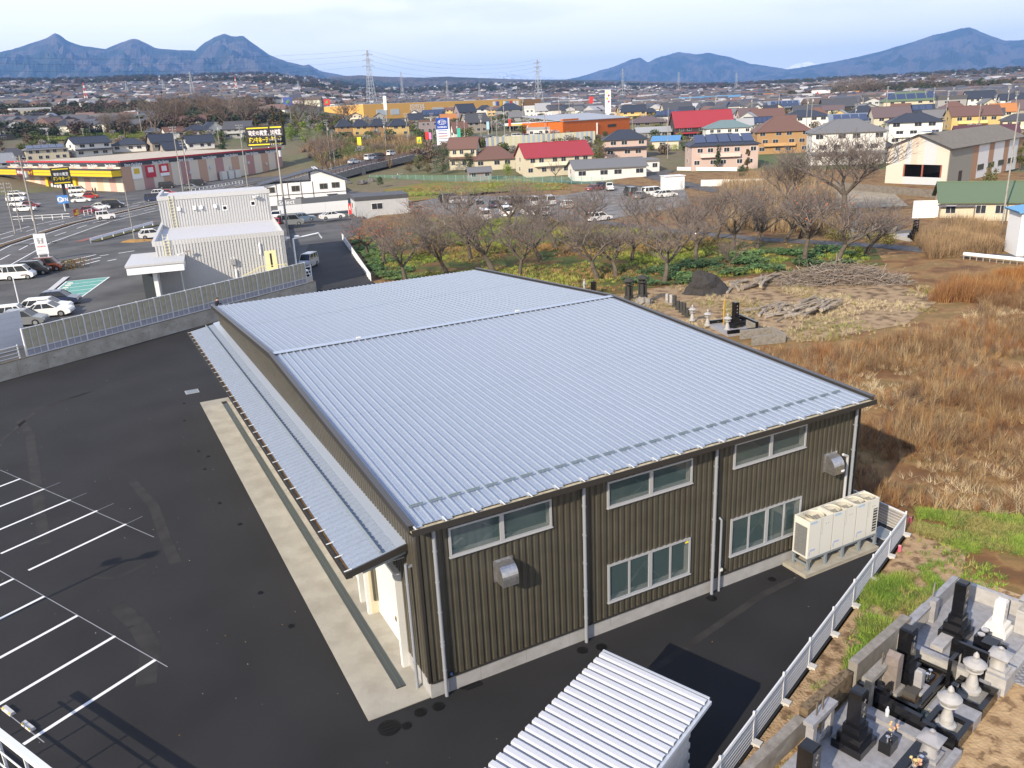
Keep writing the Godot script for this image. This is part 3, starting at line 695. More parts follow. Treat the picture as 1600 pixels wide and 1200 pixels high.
	put(MB.new().box(Vector3(10.78, 2.63, -0.205), Vector3(0.16, 0.13, 0.004)), "window_sticker", plain(0.75, 0.60, 0.02), t)
	put(MB.new().box(Vector3(10.73, 2.65, -0.200), Vector3(0.05, 0.06, 0.004)), "sticker_mark", plain(0.03, 0.08, 0.45), t)
	# downpipes
	for q in [[0.72, 6.3], [6.2, 6.3], [12.0, 6.3], [19.38, 6.3]]:
		var dp := MB.new()
		dp.tube(Vector3(q[0], 0.0, -0.10), Vector3(q[0], q[1], -0.10), 0.065, 0.065, 10)
		var d := put(dp, "downpipe", pipe, t)
		for k in 5: put(MB.new().tube(Vector3(q[0], 1.0 + k * 1.1, -0.10), Vector3(q[0], 1.04 + k * 1.1, -0.10), 0.078, 0.078, 10).bb(q[0] - 0.02, q[0] + 0.02, 1.0 + k * 1.1, 1.04 + k * 1.1, -0.22, -0.10), "pipe_clip", pipe, d)
		put(MB.new().tube(Vector3(q[0], 1.9, -0.10), Vector3(q[0], 2.02, -0.10), 0.075, 0.075, 10), "pipe_socket", pipe, d)
	var d2 := MB.new(); d2.tube(Vector3(12.38, 0.0, -0.12), Vector3(12.38, 3.1, -0.12), 0.045, 0.045, 8); d2.tube(Vector3(12.38, 3.1, -0.12), Vector3(12.32, 3.2, -0.2), 0.045, 0.045, 8)
	var o2 := put(d2, "vent_pipe", pipe, t)
	put(MB.new().box(Vector3(12.42, 0.95, -0.1), Vector3(0.12, 0.1, 0.1)), "pipe_valve", white, o2)
	var d3 := MB.new(); d3.tube(Vector3(0.02, 0.03, -0.95), Vector3(0.02, 4.75, -0.95), 0.055, 0.055, 10)
	for k in 4: d3.tube(Vector3(0.02, 1.0 + k, -0.95), Vector3(0.02, 1.04 + k, -0.95), 0.068, 0.068, 10)
	d3.bb(0.02, 0.25, 4.6, 4.68, -0.98, -0.92)
	put(d3, "downpipe", pipe, t)
	var d4 := MB.new(); d4.tube(Vector3(19.0, 1.0, -0.05), Vector3(19.0, 4.15, -0.05), 0.06, 0.06, 8); d4.tube(Vector3(19.0, 4.15, -0.05), Vector3(18.72, 4.3, -0.05), 0.06, 0.06, 8)
	put(d4, "duct_pipe", mt(Color(0.55, 0.56, 0.58), 0.4, 0.2, "grain", 3.0), t)
	put(MB.new().tube(Vector3(0.95, 0.75, -0.2), Vector3(0.95, 0.75, -0.1), 0.05, 0.05, 8), "wall_tap", mt(Color(0.02, 0.05, 0.12), 0.5), t)
	# vent hoods: quarter-round steel cowls
	for q in [[3.10, 3.95], [18.15, 4.05]]:
		var pr := [Vector2(0.0, -0.36), Vector2(0.0, 0.36)]
		for k in 9: pr.append(Vector2(0.50 * sin(PI / 2 * k / 8.0), -0.08 + 0.44 * cos(PI / 2 * k / 8.0)))
		pr.append(Vector2(0.50, -0.36))
		var hood := MB.new(); hood.xf = Transform3D(Basis(Vector3(0, 0, 1), Vector3.UP, Vector3(-1, 0, 0)), Vector3(q[0], q[1], -0.2))
		hood.prism(pr, -0.29, 0.29)
		var h := put(hood, "vent_hood", stainless, t)
		put(MB.new().bb(q[0] - 0.37, q[0] + 0.37, q[1] - 0.38, q[1] + 0.42, -0.235, -0.2), "hood_flange", stainless, h)
	put(MB.new().bb(18.28, 18.44, 3.76, 3.84, 0.30, 0.31), "hood_plate", plain(0.75, 0.75, 0.75), t)

# ---- the yard: walls, fences, outdoor units, shed ----
const WYAW := 0.9934     # the line of the retaining wall
func yard() -> void:
	var conc := mt(Color(0.56, 0.54, 0.49), 0.9, 0.0, "grain", 1.2, "streak", 0.22)
	var white := mt(Color(0.72, 0.73, 0.75), 0.5, 0.0, "grain", 1.5)
	var wo := B(-14.7, 51.37)
	var t := thing("retaining_wall", "stained concrete retaining wall along the back of the black car park", "wall", wo, WYAW)
	var hole := MB.new()
	for i in 2: hole.tube(Vector3(0.6 + i * 1.2, 0.72, 0.001), Vector3(0.6 + i * 1.2, 0.72, 0.006), 0.035, 0.035, 8)
	var hm := hole.mesh()
	for i in 43:
		var s := -66.0 + i * 2.33
		var p := put(MB.new().bb(s, s + 2.315, -0.2, 1.32, -0.3, 0.0), "wall_panel", conc, t)
		for k in 2: put(MB.new().tube(Vector3(s + 0.6 + k * 1.15, 0.75, 0.0), Vector3(s + 0.6 + k * 1.15, 0.75, 0.008), 0.035, 0.035, 8), "tie_hole", plain(0.02, 0.02, 0.02), p)
	put(MB.new().bb(-66, 34.2, 1.32, 1.36, -0.33, 0.03), "wall_coping", mt(Color(0.26, 0.22, 0.16), 0.95, 0.0, "grain", 1.5, "streak", 0.3), t)
	# noise barrier: white posts and rails, louvred upper panels, grey lower panels
	var nb := thing("noise_barrier", "white framed barrier of olive louvre panels on the retaining wall", "barrier", wo, WYAW)
	var louvre := mt(Color(0.60, 0.56, 0.42), 0.6, 0.0, "grain", 1.0, "blotch", 0.3)
	var low := mt(Color(0.42, 0.42, 0.50), 0.6, 0.0, "grain", 1.0)
	var lp := MB.new()
	for i in 15: lp.box(Vector3(0.845, 0.66 + i * 0.112, -0.02), Vector3(1.6, 0.085, 0.02), Basis(Vector3.RIGHT, -0.30))
	lp.bb(0.05, 1.64, 0.6, 2.22, -0.075, -0.06)
	var lm := lp.mesh()
	var wp := MB.new().bb(0.05, 1.64, 0.05, 0.52, -0.05, -0.02)
	for i in 5: wp.bb(0.05, 1.64, 0.10 + i * 0.09, 0.125 + i * 0.09, -0.02, 0.0)
	var wm := wp.mesh()
	var bar := MB.new().bb(-0.022, 0.022, 0.03, 2.22, 0.035, 0.075).mesh()
	var rail := MB.new().bb(0.04, 1.65, -0.035, 0.035, -0.05, 0.06).mesh()
	var post := MB.new().bb(-0.05, 0.05, 0.0, 2.30, -0.09, 0.09).mesh()
	for i in 18:
		var x := 2.55 + i * 1.69
		var at := Transform3D(Basis(), Vector3(x, 1.36, -0.16))
		if i == 0: at.origin.x = 2.55
		put(post, "post", white, nb, at)
		put(lm, "louvre_panel", louvre, nb, at)
		put(wm, "lower_panel", low, nb, at)
		for k in [0.58, 1.12]: put(bar, "mullion", white, nb, at * Transform3D(Basis(), Vector3(k, 0, 0)))
		for y in [0.035, 0.57, 2.25]: put(rail, "rail", white, nb, at * Transform3D(Basis(), Vector3(0, y, 0)))
	put(post, "post", white, nb, Transform3D(Basis(), Vector3(2.55 + 18 * 1.69, 1.36, -0.16)))
	var gb := thing("floodlight", "cream floodlight box on black legs in front of the barrier", "floodlight", G(288, 485, 1.36), WYAW)
	put(MB.new().bb(-0.35, 0.35, 0.55, 0.95, -0.12, 0.12), "case", plain(0.55, 0.50, 0.36), gb)
	for x in [-0.25, 0.25]: put(MB.new().beam(Vector3(x * 1.5, 0, 0.0), Vector3(x, 0.55, 0), 0.07, 0.07), "leg", plain(0.02, 0.02, 0.02), gb)
	var rf := thing("guard_rail", "white four-rail fence on the retaining wall left of the barrier", "fence", wo, WYAW)
	for k in 4: put(MB.new().tube(Vector3(-50, 1.55 + k * 0.28, -0.18), Vector3(2.0, 1.55 + k * 0.28, -0.18), 0.035, 0.035, 6), "rail", white, rf)
	for k in 26: put(MB.new().bb(1.96 - k * 2.0, 2.04 - k * 2.0, 1.36, 2.50, -0.26, -0.18), "post", white, rf)
	var hb := thing("white_hoarding", "plain white sheet hoarding behind the wall at the left edge", "hoarding", G(44, 542, 1.0), WYAW)
	for i in 6: put(MB.new().bb(-9.0, 0.0, 0.25 + i * 0.5, 0.25 + i * 0.5 + 0.49, -0.06, 0.0), "board", mt(Color(0.66, 0.68, 0.74), 0.5, 0.0, "grain", 0.7), hb)
	for i in 4: put(MB.new().bb(-0.1 - i * 2.9, 0.0 - i * 2.9, 0, 3.2, -0.16, -0.062), "post", white, hb)
	# mesh fence round the east yard
	var fd := Vector2(15.87, 6.45).normalized()
	var fy := BYAW + atan2(fd.y, fd.x)
	var mf := thing("mesh_fence", "white wire mesh fence between the black yard and the soil strip", "fence", B(22.04, -0.75), fy)
	var pm := MB.new()
	for i in 43: pm.box(Vector3(-0.05 - i * 0.051, 0.53, 0), Vector3(0.011, 0.95, 0.011))
	for y in [0.07, 0.2, 0.34, 0.48, 0.62, 0.76, 0.90]: pm.box(Vector3(-1.1, y, 0.012), Vector3(2.2, 0.013, 0.012))
	var pmesh := pm.mesh()
	var topm := MB.new().box(Vector3(-1.1, 1.0, 0.0), Vector3(2.14, 0.045, 0.05), Basis()).box(Vector3(-1.1, 0.955, 0.02), Vector3(2.14, 0.03, 0.03)).mesh()
	var fp := MB.new().bb(-0.03, 0.03, 0, 1.12, -0.03, 0.03).mesh()
	var foot := MB.new().bb(-0.12, 0.12, -0.05, 0.08, -0.05, 0.28).mesh()
	for i in 10:
		var at := Transform3D(Basis(), Vector3(-i * 2.2, 0, 0))
		put(fp, "post", white, mf, at)
		put(foot, "footing", mt(Color(0.45, 0.44, 0.42), 0.9), mf, at)
		var w := put(pmesh, "wire_panel", white, mf, at); w.set_meta("kind", "stuff")
		put(topm, "top_rail", white, mf, at)
	var back := Transform3D(Basis(Vector3.UP, BYAW + PI / 2 - fy), Vector3.ZERO) * Transform3D(Basis(), Vector3(2.2, 0, 0))
	for i in 2:
		var at2 := Transform3D(Basis(Vector3.UP, BYAW + PI / 2 - fy), Vector3.ZERO) * Transform3D(Basis(), Vector3(2.2 * (i + 1), 0, 0))
		put(fp, "post", white, mf, at2)
		var w := put(pmesh, "wire_panel", white, mf, at2); w.set_meta("kind", "stuff")
		put(topm, "top_rail", white, mf, at2)
	for q in [[1421, 813, "pink survey stake in the grass beside the fence corner"], [1405, 858, "pink survey stake in the soil beside the fence, nearer one"]]:
		var sk := thing("survey_stake", q[2], "stake", G(q[0], q[1] + 4), 0.2)
		put(MB.new().bb(-0.04, 0.04, 0, 0.26, -0.04, 0.04), "stake", plain(0.75, 0.12, 0.20), sk)
		put(MB.new().bb(-0.042, 0.042, 0.26, 0.30, -0.042, 0.042), "tip", plain(0.75, 0.3, 0.3), sk)
	# outdoor units on their stand and slab
	var cream := mt(Color(0.68, 0.67, 0.62), 0.5, 0.0, "grain", 2.0)
	var galv := mt(Color(0.36, 0.41, 0.46), 0.45, 0.5, "grain", 3.0)
	var gx := 16.12
	var pad := thing("equipment_slab", "concrete slab under the three outdoor units", "slab", BO, BYAW)
	var pb := MB.new().bb(15.85, 20.1, -0.05, 0.14, -0.19, 1.03)
	put(pb, "slab", mt(Color(0.45, 0.42, 0.35), 0.9, 0.0, "grain", 1.5, "blotch", 0.3), pad)
	put(MB.new().bb(15.83, 20.12, -0.05, 0.02, -0.18, 1.05), "slab_edge", mt(Color(0.36, 0.33, 0.27), 0.9, 0.0, "grain", 1.5), pad)
	var st := thing("unit_stand", "galvanised steel stand that carries the outdoor units", "stand", BO, BYAW)
	for i in 5:
		for z in [0.02, 0.76]:
			put(MB.new().bb(gx + 0.06 + i * 0.98, gx + 0.16 + i * 0.98, 0.14, 0.62, z - 0.05, z + 0.05).bb(gx + 0.03 + i * 0.98, gx + 0.19 + i * 0.98, 0.14, 0.155, z - 0.08, z + 0.08), "leg", galv, st)
		put(MB.new().bb(gx + 0.08 + i * 0.98, gx + 0.14 + i * 0.98, 0.30, 0.37, -0.02, 0.75), "cross_brace", galv, st)
	for z in [0.02, 0.76]: put(MB.new().bb(gx, gx + 4.04, 0.58, 0.66, z - 0.04, z + 0.04), "beam", galv, st)
	put(MB.new().tube(Vector3(gx + 3.6, 0.42, 0.5), Vector3(gx + 4.0, 0.42, 0.45), 0.10, 0.10, 10), "pipe_bundle", plain(0.08, 0.08, 0.09), st)
	var grey := mt(Color(0.20, 0.21, 0.22), 0.7, 0.2, "streak", 3.0)
	for i in 3:
		var u := thing("outdoor_unit", ["cream outdoor unit nearest the window, with a bare grey coil side", "cream outdoor unit in the middle of the three", "cream outdoor unit at the fence end, with a black side grille"][i], "air conditioner", B(gx + 0.67 + i * 1.35, 0.0) , BYAW, "outdoor units on the slab")
		var body := MB.new()
		var w := 0.655; var y0 := 0.665; var y1 := 2.325; var z0 := 0.0; var z1 := 0.79
		body.bb(-w, w, y0, y0 + 0.05, z0, z1); body.bb(-w, w, y0 + 0.05, y1 - 0.30, z1 - 0.03, z1)
		body.bb(-w, w, y1 - 0.30, y1, z1 - 0.03, z1); body.bb(-w, w, y1 - 0.30, y1, z0, z0 + 0.03)
		body.bb(-w, -w + 0.03, y1 - 0.30, y1, z0 + 0.03, z1 - 0.03); body.bb(w - 0.03, w, y1 - 0.30, y1, z0 + 0.03, z1 - 0.03)
		for x in [-w, w - 0.05]: body.bb(x, x + 0.05, y0 + 0.05, y1 - 0.3, z0, z0 + 0.05)
		body.bb(-w, -w + 0.13, y0 + 0.05, y1 - 0.3, z1 - 0.10, z1 - 0.03); body.bb(w - 0.13, w, y0 + 0.05, y1 - 0.3, z1 - 0.10, z1 - 0.03)
		var bo := put(body, "cabinet", cream, u)
		put(MB.new().bb(-w + 0.04, w - 0.04, y0 + 0.05, y1 - 0.3, z0 + 0.03, z1 - 0.11), "coil", grey, u)
		var lines := MB.new()
		lines.bb(-0.012, 0.0, y0 + 0.02, y1 - 0.02, z1, z1 + 0.003); lines.bb(w - 0.008, w, y0, y1, z1, z1 + 0.004)
		lines.box(Vector3(0.04, y0 + 0.95, z1 + 0.002), Vector3(0.10, 0.008, 0.003), Basis(Vector3.BACK, 0.8))
		lines.bb(0.075, 0.083, y0 + 0.98, y1 - 0.02, z1 + 0.001, z1 + 0.004)
		for x in [0.25, 0.38]: lines.bb(x, x + 0.05, y1 - 0.33, y1 - 0.30, z1, z1 + 0.004)
		put(lines, "panel_seam", mt(Color(0.22, 0.21, 0.19), 0.7), bo)
		words("DAIKIN", "badge", plain(0.10, 0.32, 0.62), u, Transform3D(Basis(), Vector3(-w + 0.24, y1 - 0.10, z1 + 0.003)), 0.075)
		put(MB.new().bb(-w + 0.10, -w + 0.40, y0 + 0.30, y0 + 0.38, z1, z1 + 0.003).bb(-w + 0.06, -w + 0.12, y0 + 0.14, y0 + 0.30, z1, z1 + 0.003), "rating_label", mt(Color(0.30, 0.34, 0.50), 0.6), u)
		for x in ([-0.0] if i == 0 else [-0.33, 0.33]):
			var rr := 0.36 if i == 0 else 0.29
			var fan := MB.new()
			fan.lathe([[rr - 0.02, y1 - 0.26], [rr, y1 - 0.05], [rr + 0.04, y1 - 0.01]], Vector3(x, 0, 0.39), 20)
			put(fan, "fan_shroud", mt(Color(0.52, 0.49, 0.41), 0.5), u)
			var gl := MB.new()
			for k in 9: gl.bb(x - rr * 0.95, x + rr * 0.95, y1 - 0.03, y1 - 0.022, 0.39 - rr + 0.04 + k * (rr * 2 - 0.08) / 8.0 - 0.004, 0.39 - rr + 0.04 + k * (rr * 2 - 0.08) / 8.0 + 0.004)
			put(gl, "fan_grille", mt(Color(0.55, 0.53, 0.46), 0.5), u)
			var bl := MB.new()
			for k in 4: bl.box(Vector3(x, y1 - 0.17, 0.39) + Basis(Vector3.UP, k * PI / 2) * Vector3(rr * 0.5, 0, 0), Vector3(rr * 0.8, 0.02, rr * 0.55), Basis(Vector3.UP, k * PI / 2) * Basis(Vector3.RIGHT, 0.45))
			bl.tube(Vector3(x, y1 - 0.25, 0.39), Vector3(x, y1 - 0.12, 0.39), 0.09, 0.08, 10)
			put(bl, "fan", mt(Color(0.16, 0.15, 0.13), 0.6), u)
		var top := MB.new().bb(-w + 0.03, w - 0.03, y1 - 0.31, y1 - 0.27, z0 + 0.03, z1 - 0.03)
		put(top, "top_tray", mt(Color(0.40, 0.37, 0.30), 0.6), u)
		if i == 2:
			var gr := MB.new()
			gr.bb(w - 0.30, w - 0.06, y0 + 0.15, y1 - 0.45, z1 + 0.001, z1 + 0.004)
			put(gr, "side_grille", plain(0.02, 0.02, 0.022), u)
			var sl := MB.new()
			for k in 8: sl.bb(w - 0.29, w - 0.07, y0 + 0.22 + k * 0.13, y0 + 0.25 + k * 0.13, z1 + 0.004, z1 + 0.009)
			put(sl, "grille_bars", cream, u)
	# store shed in the foreground: white folded-plate roof on block walls
	var sy := BYAW + 0.4246
	var sh := thing("store_shed", "small block-walled store with a white folded metal roof", "shed", B(4.46, -3.54), sy)
	var fw := mt(Color(0.62, 0.63, 0.66), 0.45, 0.05, "grain", 1.2)
	var fold := MB.new(); fold.xf = Transform3D(Basis(Vector3.RIGHT, 0.045), Vector3.ZERO)
	fold.prism([Vector2(0, 0), Vector2(0.05, 0.0), Vector2(0.075, 0.13), Vector2(0.235, 0.13), Vector2(0.31, 0.0), Vector2(0.31, -0.012), Vector2(0.30, -0.012), Vector2(0.228, 0.118), Vector2(0.082, 0.118), Vector2(0.058, -0.012), Vector2(0, -0.012)], 0.0, 3.42)
	var fm := fold.mesh()
	for i in 32: put(fm, "roof_fold", fw, sh, Transform3D(Basis(), Vector3(-0.31 * (i + 1) + 0.02, 2.50, 0)))
	put(MB.new().beam(Vector3(0.05, 2.52, -0.02), Vector3(0.05, 2.37, 3.44), 0.06, 0.20), "verge_trim", mt(Color(0.35, 0.38, 0.44), 0.5), sh)
	put(MB.new().bb(-10.1, 0.08, 2.26, 2.36, 3.36, 3.50), "gutter", mt(Color(0.42, 0.46, 0.52), 0.5), sh)
	put(MB.new().bb(-9.6, -0.3, 1.75, 2.28, 3.0, 3.06), "fascia_board", plain(0.035, 0.028, 0.028), sh)
	var blockm := [mt(Color(0.52, 0.52, 0.53), 0.9, 0.0, "grain", 2.0), mt(Color(0.47, 0.47, 0.48), 0.9, 0.0, "grain", 2.0)]
	var blk := MB.new().bb(0.004, 0.386, 0.004, 0.186, 0, 0.12).mesh()
	for r in 9:
		for k in 24:
			put(blk, "block", blockm[(r * 7 + k * 3) % 5 % 2], sh, Transform3D(Basis(), Vector3(-9.6 + k * 0.39 - (0.195 if r % 2 else 0.0) * (1 if k > 0 else 0), r * 0.19, 2.92)))
	for r in 12:
		for k in 7:
			put(blk, "block", blockm[(r * 5 + k * 3) % 5 % 2], sh, Transform3D(Basis(Vector3.UP, PI / 2), Vector3(-0.42, r * 0.19, 3.02 - k * 0.39 - (0.195 if r % 2 else 0.0) * (1 if k > 0 else 0))))
	put(MB.new().bb(-9.6, -0.42, 0, 2.28, 0.22, 0.34), "rear_wall", blockm[1], sh)
	# wheel stops, the light behind the frame, the louvred fence at the corner
	var dl := (G(45, 1134) - G(14, 1110)).normalized()
	for q in [[14, 1112, "concrete wheel stop nearest the left edge, with yellow reflectors"], [45, 1136, "concrete wheel stop beside the last painted line, with yellow reflectors"]]:
		var ws := thing("wheel_stop", q[2], "wheel stop", G(q[0], q[1]), atan2(-dl.z, dl.x), "wheel stops in the last stall")
		put(MB.new().prism([Vector2(-0.10, 0), Vector2(0.10, 0), Vector2(0.06, 0.11), Vector2(-0.06, 0.11)], -0.30, 0.30), "block", mt(Color(0.50, 0.50, 0.52), 0.85, 0.0, "grain", 3.0), ws, Transform3D(Basis(Vector3.UP, PI / 2), Vector3.ZERO))
		for x in [-0.22, 0.22]: put(MB.new().box(Vector3(x, 0.085, 0.075), Vector3(0.08, 0.05, 0.04), Basis(Vector3.RIGHT, -0.35)), "reflector", plain(0.85, 0.55, 0.02), ws)
	var sd := Vector3(cos(deg_to_rad(53.0)), 0, -sin(deg_to_rad(53.0)))
	var lb := G(205, 872) - sd * (7.6 / tan(deg_to_rad(29.5)))
	var lp2 := thing("light_post", "tall car park light post left of the frame, seen by its shadow", "lamp post", lb, 0.3)
	put(MB.new().tube(Vector3.ZERO, Vector3(0, 7.5, 0), 0.09, 0.06, 10), "post", plain(0.4, 0.4, 0.42), lp2)
	put(MB.new().bb(-0.9, 0.9, 7.4, 7.5, -0.05, 0.05), "cross_arm", plain(0.4, 0.4, 0.42), lp2)
	for x in [-0.8, 0.8]: put(MB.new().bb(x - 0.28, x + 0.28, 7.5, 7.66, -0.22, 0.22), "lamp_head", plain(0.3, 0.3, 0.32), lp2)
	var ca := G(-60, 1098, 1.75); var cb := G(150, 1262, 1.75)
	var cf := thing("louvre_fence", "white aluminium louvre fence at the bottom left corner", "fence", Vector3(ca.x, 0, ca.z), yaw_of(ca, cb))
	var cl := (cb - ca).length()
	put(MB.new().bb(0, cl, 1.70, 1.78, -0.09, 0.09), "top_rail", mt(Color(0.55, 0.57, 0.60), 0.5), cf)
	for i in 3: put(MB.new().box(Vector3(cl / 2, 1.45 - i * 0.6, 0.0), Vector3(cl, 0.06, 0.02), Basis(Vector3.RIGHT, -0.3)), "slat", white, cf)
	for i in 5: put(MB.new().bb(i * 1.6 + 0.3, i * 1.6 + 0.37, 0, 1.70, -0.10, -0.03), "post", white, cf)

# ---- graves, lanterns, the boulder and felled wood ----
var black_gr: Material
var grey_gr: Material
var pale_gr: Material
func gravestone(label: String, at: Vector3, yaw: float, h: float, w: float, mat: Material, group := "", tiers := 3) -> Node3D:
	var t := thing("gravestone", label, "gravestone", at, yaw, group)
	var y := 0.0
	var th := h * 0.13
	for i in tiers:
		var s := w * (2.5 - i * 0.55)
		put(MB.new().bb(-s / 2, s / 2, y, y + th, -s / 2 * 0.9, s / 2 * 0.9).bb(-s / 2 + 0.02, s / 2 - 0.02, y + th, y + th + 0.02, -s / 2 * 0.9 + 0.02, s / 2 * 0.9 - 0.02), "base_tier", mat, t)
		y += th + 0.02
	var b := MB.new().bb(-w / 2, w / 2, y, h - 0.05, -w / 2, w / 2)
	b.prism([Vector2(-w / 2, h - 0.05), Vector2(w / 2, h - 0.05), Vector2(w / 2 - 0.05, h), Vector2(-w / 2 + 0.05, h)], -w / 2 + 0.03, w / 2 - 0.03)
	var st := put(b, "pillar", mat, t)
	var carve := MB.new()
	for k in 3: carve.box(Vector3(0, lerpf(y, h, 0.3 + k * 0.22), w / 2 + 0.002), Vector3(w * 0.35, 0.03, 0.004)).box(Vector3(0, lerpf(y, h, 0.3 + k * 0.22), w / 2 + 0.002), Vector3(0.03, w * 0.35, 0.004))
	put(carve, "inscription", plain(0.25, 0.25, 0.26), st)
	return t
func lantern(label: String, at: Vector3, h: float, mat: Material, kind := "round", group := "") -> Node3D:
	var t := thing("stone_lantern", label, "stone lantern", at, KYAW, group)
	var k := 12 if kind == "round" else 6
	if kind == "low":
		put(MB.new().bb(-0.3, 0.3, 0, h * 0.12, -0.3, 0.3), "base", mat, t)
		put(MB.new().lathe([[0.30, h * 0.12], [0.22, h * 0.55], [0.0, h * 0.55]], Vector3.ZERO, 4), "fire_box", mat, t, Transform3D(Basis(Vector3.UP, PI / 4), Vector3.ZERO))
		put(MB.new().lathe([[0.0, h * 0.55], [0.42, h * 0.57], [0.45, h * 0.66], [0.14, h * 0.86], [0.0, h * 0.88]], Vector3.ZERO, 4), "roof_stone", mat, t, Transform3D(Basis(Vector3.UP, PI / 4), Vector3.ZERO))
		put(MB.new().lathe([[0.05, h * 0.86], [0.09, h * 0.93], [0.0, h]], Vector3.ZERO, 8), "finial", mat, t)
		return t
	var r := h * 0.16
	put(MB.new().lathe([[r * 1.25, 0], [r * 1.25, h * 0.07], [r * 0.9, h * 0.10], [0, h * 0.10]], Vector3.ZERO, k), "base", mat, t)
	if kind == "round":
		put(MB.new().lathe([[r * 0.85, h * 0.10], [r * 0.8, h * 0.2], [r * 0.45, h * 0.42], [r * 0.5, h * 0.47]], Vector3.ZERO, k), "stem", mat, t)
	else:
		put(MB.new().bb(-r * 0.9, r * 0.9, h * 0.10, h * 0.24, -r * 0.9, r * 0.9), "plinth", mat, t)
		for q in [[-1, -1], [-1, 1], [1, -1], [1, 1]]: put(MB.new().bb(q[0] * r * 0.62 - r * 0.16, q[0] * r * 0.62 + r * 0.16, h * 0.24, h * 0.66, q[1] * r * 0.62 - r * 0.16, q[1] * r * 0.62 + r * 0.16), "stem", mat, t)
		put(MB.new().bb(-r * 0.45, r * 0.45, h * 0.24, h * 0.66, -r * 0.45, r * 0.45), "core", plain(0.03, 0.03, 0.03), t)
	var y := h * (0.47 if kind == "round" else 0.66)
	put(MB.new().lathe([[r * 0.5, y], [r * 1.15, y + h * 0.07], [r * 1.1, y + h * 0.10], [0, y + h * 0.10]], Vector3.ZERO, k), "platform", mat, t)
	var fb := MB.new()
	for i in 4: fb.box(Vector3(0, y + h * 0.155, 0) + Basis(Vector3.UP, i * PI / 2 + 0.4) * Vector3(r * 0.5, 0, 0), Vector3(r * 0.22, h * 0.12, r * 0.5), Basis(Vector3.UP, i * PI / 2 + 0.4))
	put(fb, "fire_box", mat, t)
	put(MB.new().lathe([[0, y + h * 0.2], [r * 1.45, y + h * 0.2], [r * 1.5, y + h * 0.23], [r * 0.9, y + h * 0.31], [r * 0.3, y + h * 0.35], [0, y + h * 0.35]], Vector3.ZERO, k), "roof_stone", mat, t)
	var yf := y + h * 0.34
	put(MB.new().lathe([[r * 0.25, yf], [r * 0.42, yf + (h - yf) * 0.4], [r * 0.3, yf + (h - yf) * 0.7], [0, h]], Vector3.ZERO, 8), "finial", mat, t)
	return t
func kerb(called: String, label: String, x0: float, x1: float, z0: float, z1: float, y: float, w: float, mat: Material, fill: Material) -> Node3D:
	var t := thing(called, label, "grave kerb", KO, KYAW)
	put(MB.new().bb(x0, x1, 0, y, z0, z0 + w), "kerb_stone", mat, t); put(MB.new().bb(x0, x1, 0, y, z1 - w, z1), "kerb_stone", mat, t)
	put(MB.new().bb(x0, x0 + w, 0, y - 0.003, z0 + w, z1 - w), "kerb_stone", mat, t); put(MB.new().bb(x1 - w, x1, 0, y - 0.003, z0 + w, z1 - w), "kerb_stone", mat, t)
	put(MB.new().bb(x0 + w, x1 - w, 0, y * 0.62, z0 + w, z1 - w), "bed", fill, t)
	return t
func vase(label: String, at: Vector3, flowers := false) -> void:
	var t := thing("flower_vase", label, "vase", at, KYAW)
	put(MB.new().lathe([[0.035, 0], [0.03, 0.12], [0.035, 0.16], [0.065, 0.19], [0.0, 0.18]], Vector3.ZERO, 8), "cup", mt(Color(0.6, 0.6, 0.62), 0.25, 0.9), t)
	if flowers:
		for i in 7:
			var p := Vector3(rng.randf_range(-0.12, 0.12), rng.randf_range(0.25, 0.42), rng.randf_range(-0.12, 0.12))
			put(MB.new().tube(Vector3(0, 0.15, 0), p, 0.006, 0.006, 4).blob(p, Vector3.ONE * 0.045, 0.3, 4, i), "flower", plain(0.45, 0.25 + 0.05 * (i % 3), 0.16), t)
func stone_wall(called: String, label: String, a: Vector3, b: Vector3, h: float, th: float, mat: Material, n := 4, slope := 0.0) -> Node3D:
	var t := thing(called, label, "wall", a, yaw_of(a, b))
	var l := Vector2(b.x - a.x, b.z - a.z).length()
	for i in n:
		put(MB.new().bb(l * i / n, l * (i + 1) / n - 0.006, -0.05, h - slope * i / n, -th / 2, th / 2), "stone", mat, t)
	return t
func slab_at(called: String, label: String, cat: String, u0: float, u1: float, v0: float, v1: float, y0: float, y1: float, mat: Material, part := "slab") -> Node3D:
	var t := thing(called, label, cat, K((u0 + u1) / 2, (v0 + v1) / 2, y0), KYAW)
	put(MB.new().bb(-(u1 - u0) / 2, (u1 - u0) / 2, 0, y1 - y0, -(v1 - v0) / 2, (v1 - v0) / 2), part, mat, t)
	return t
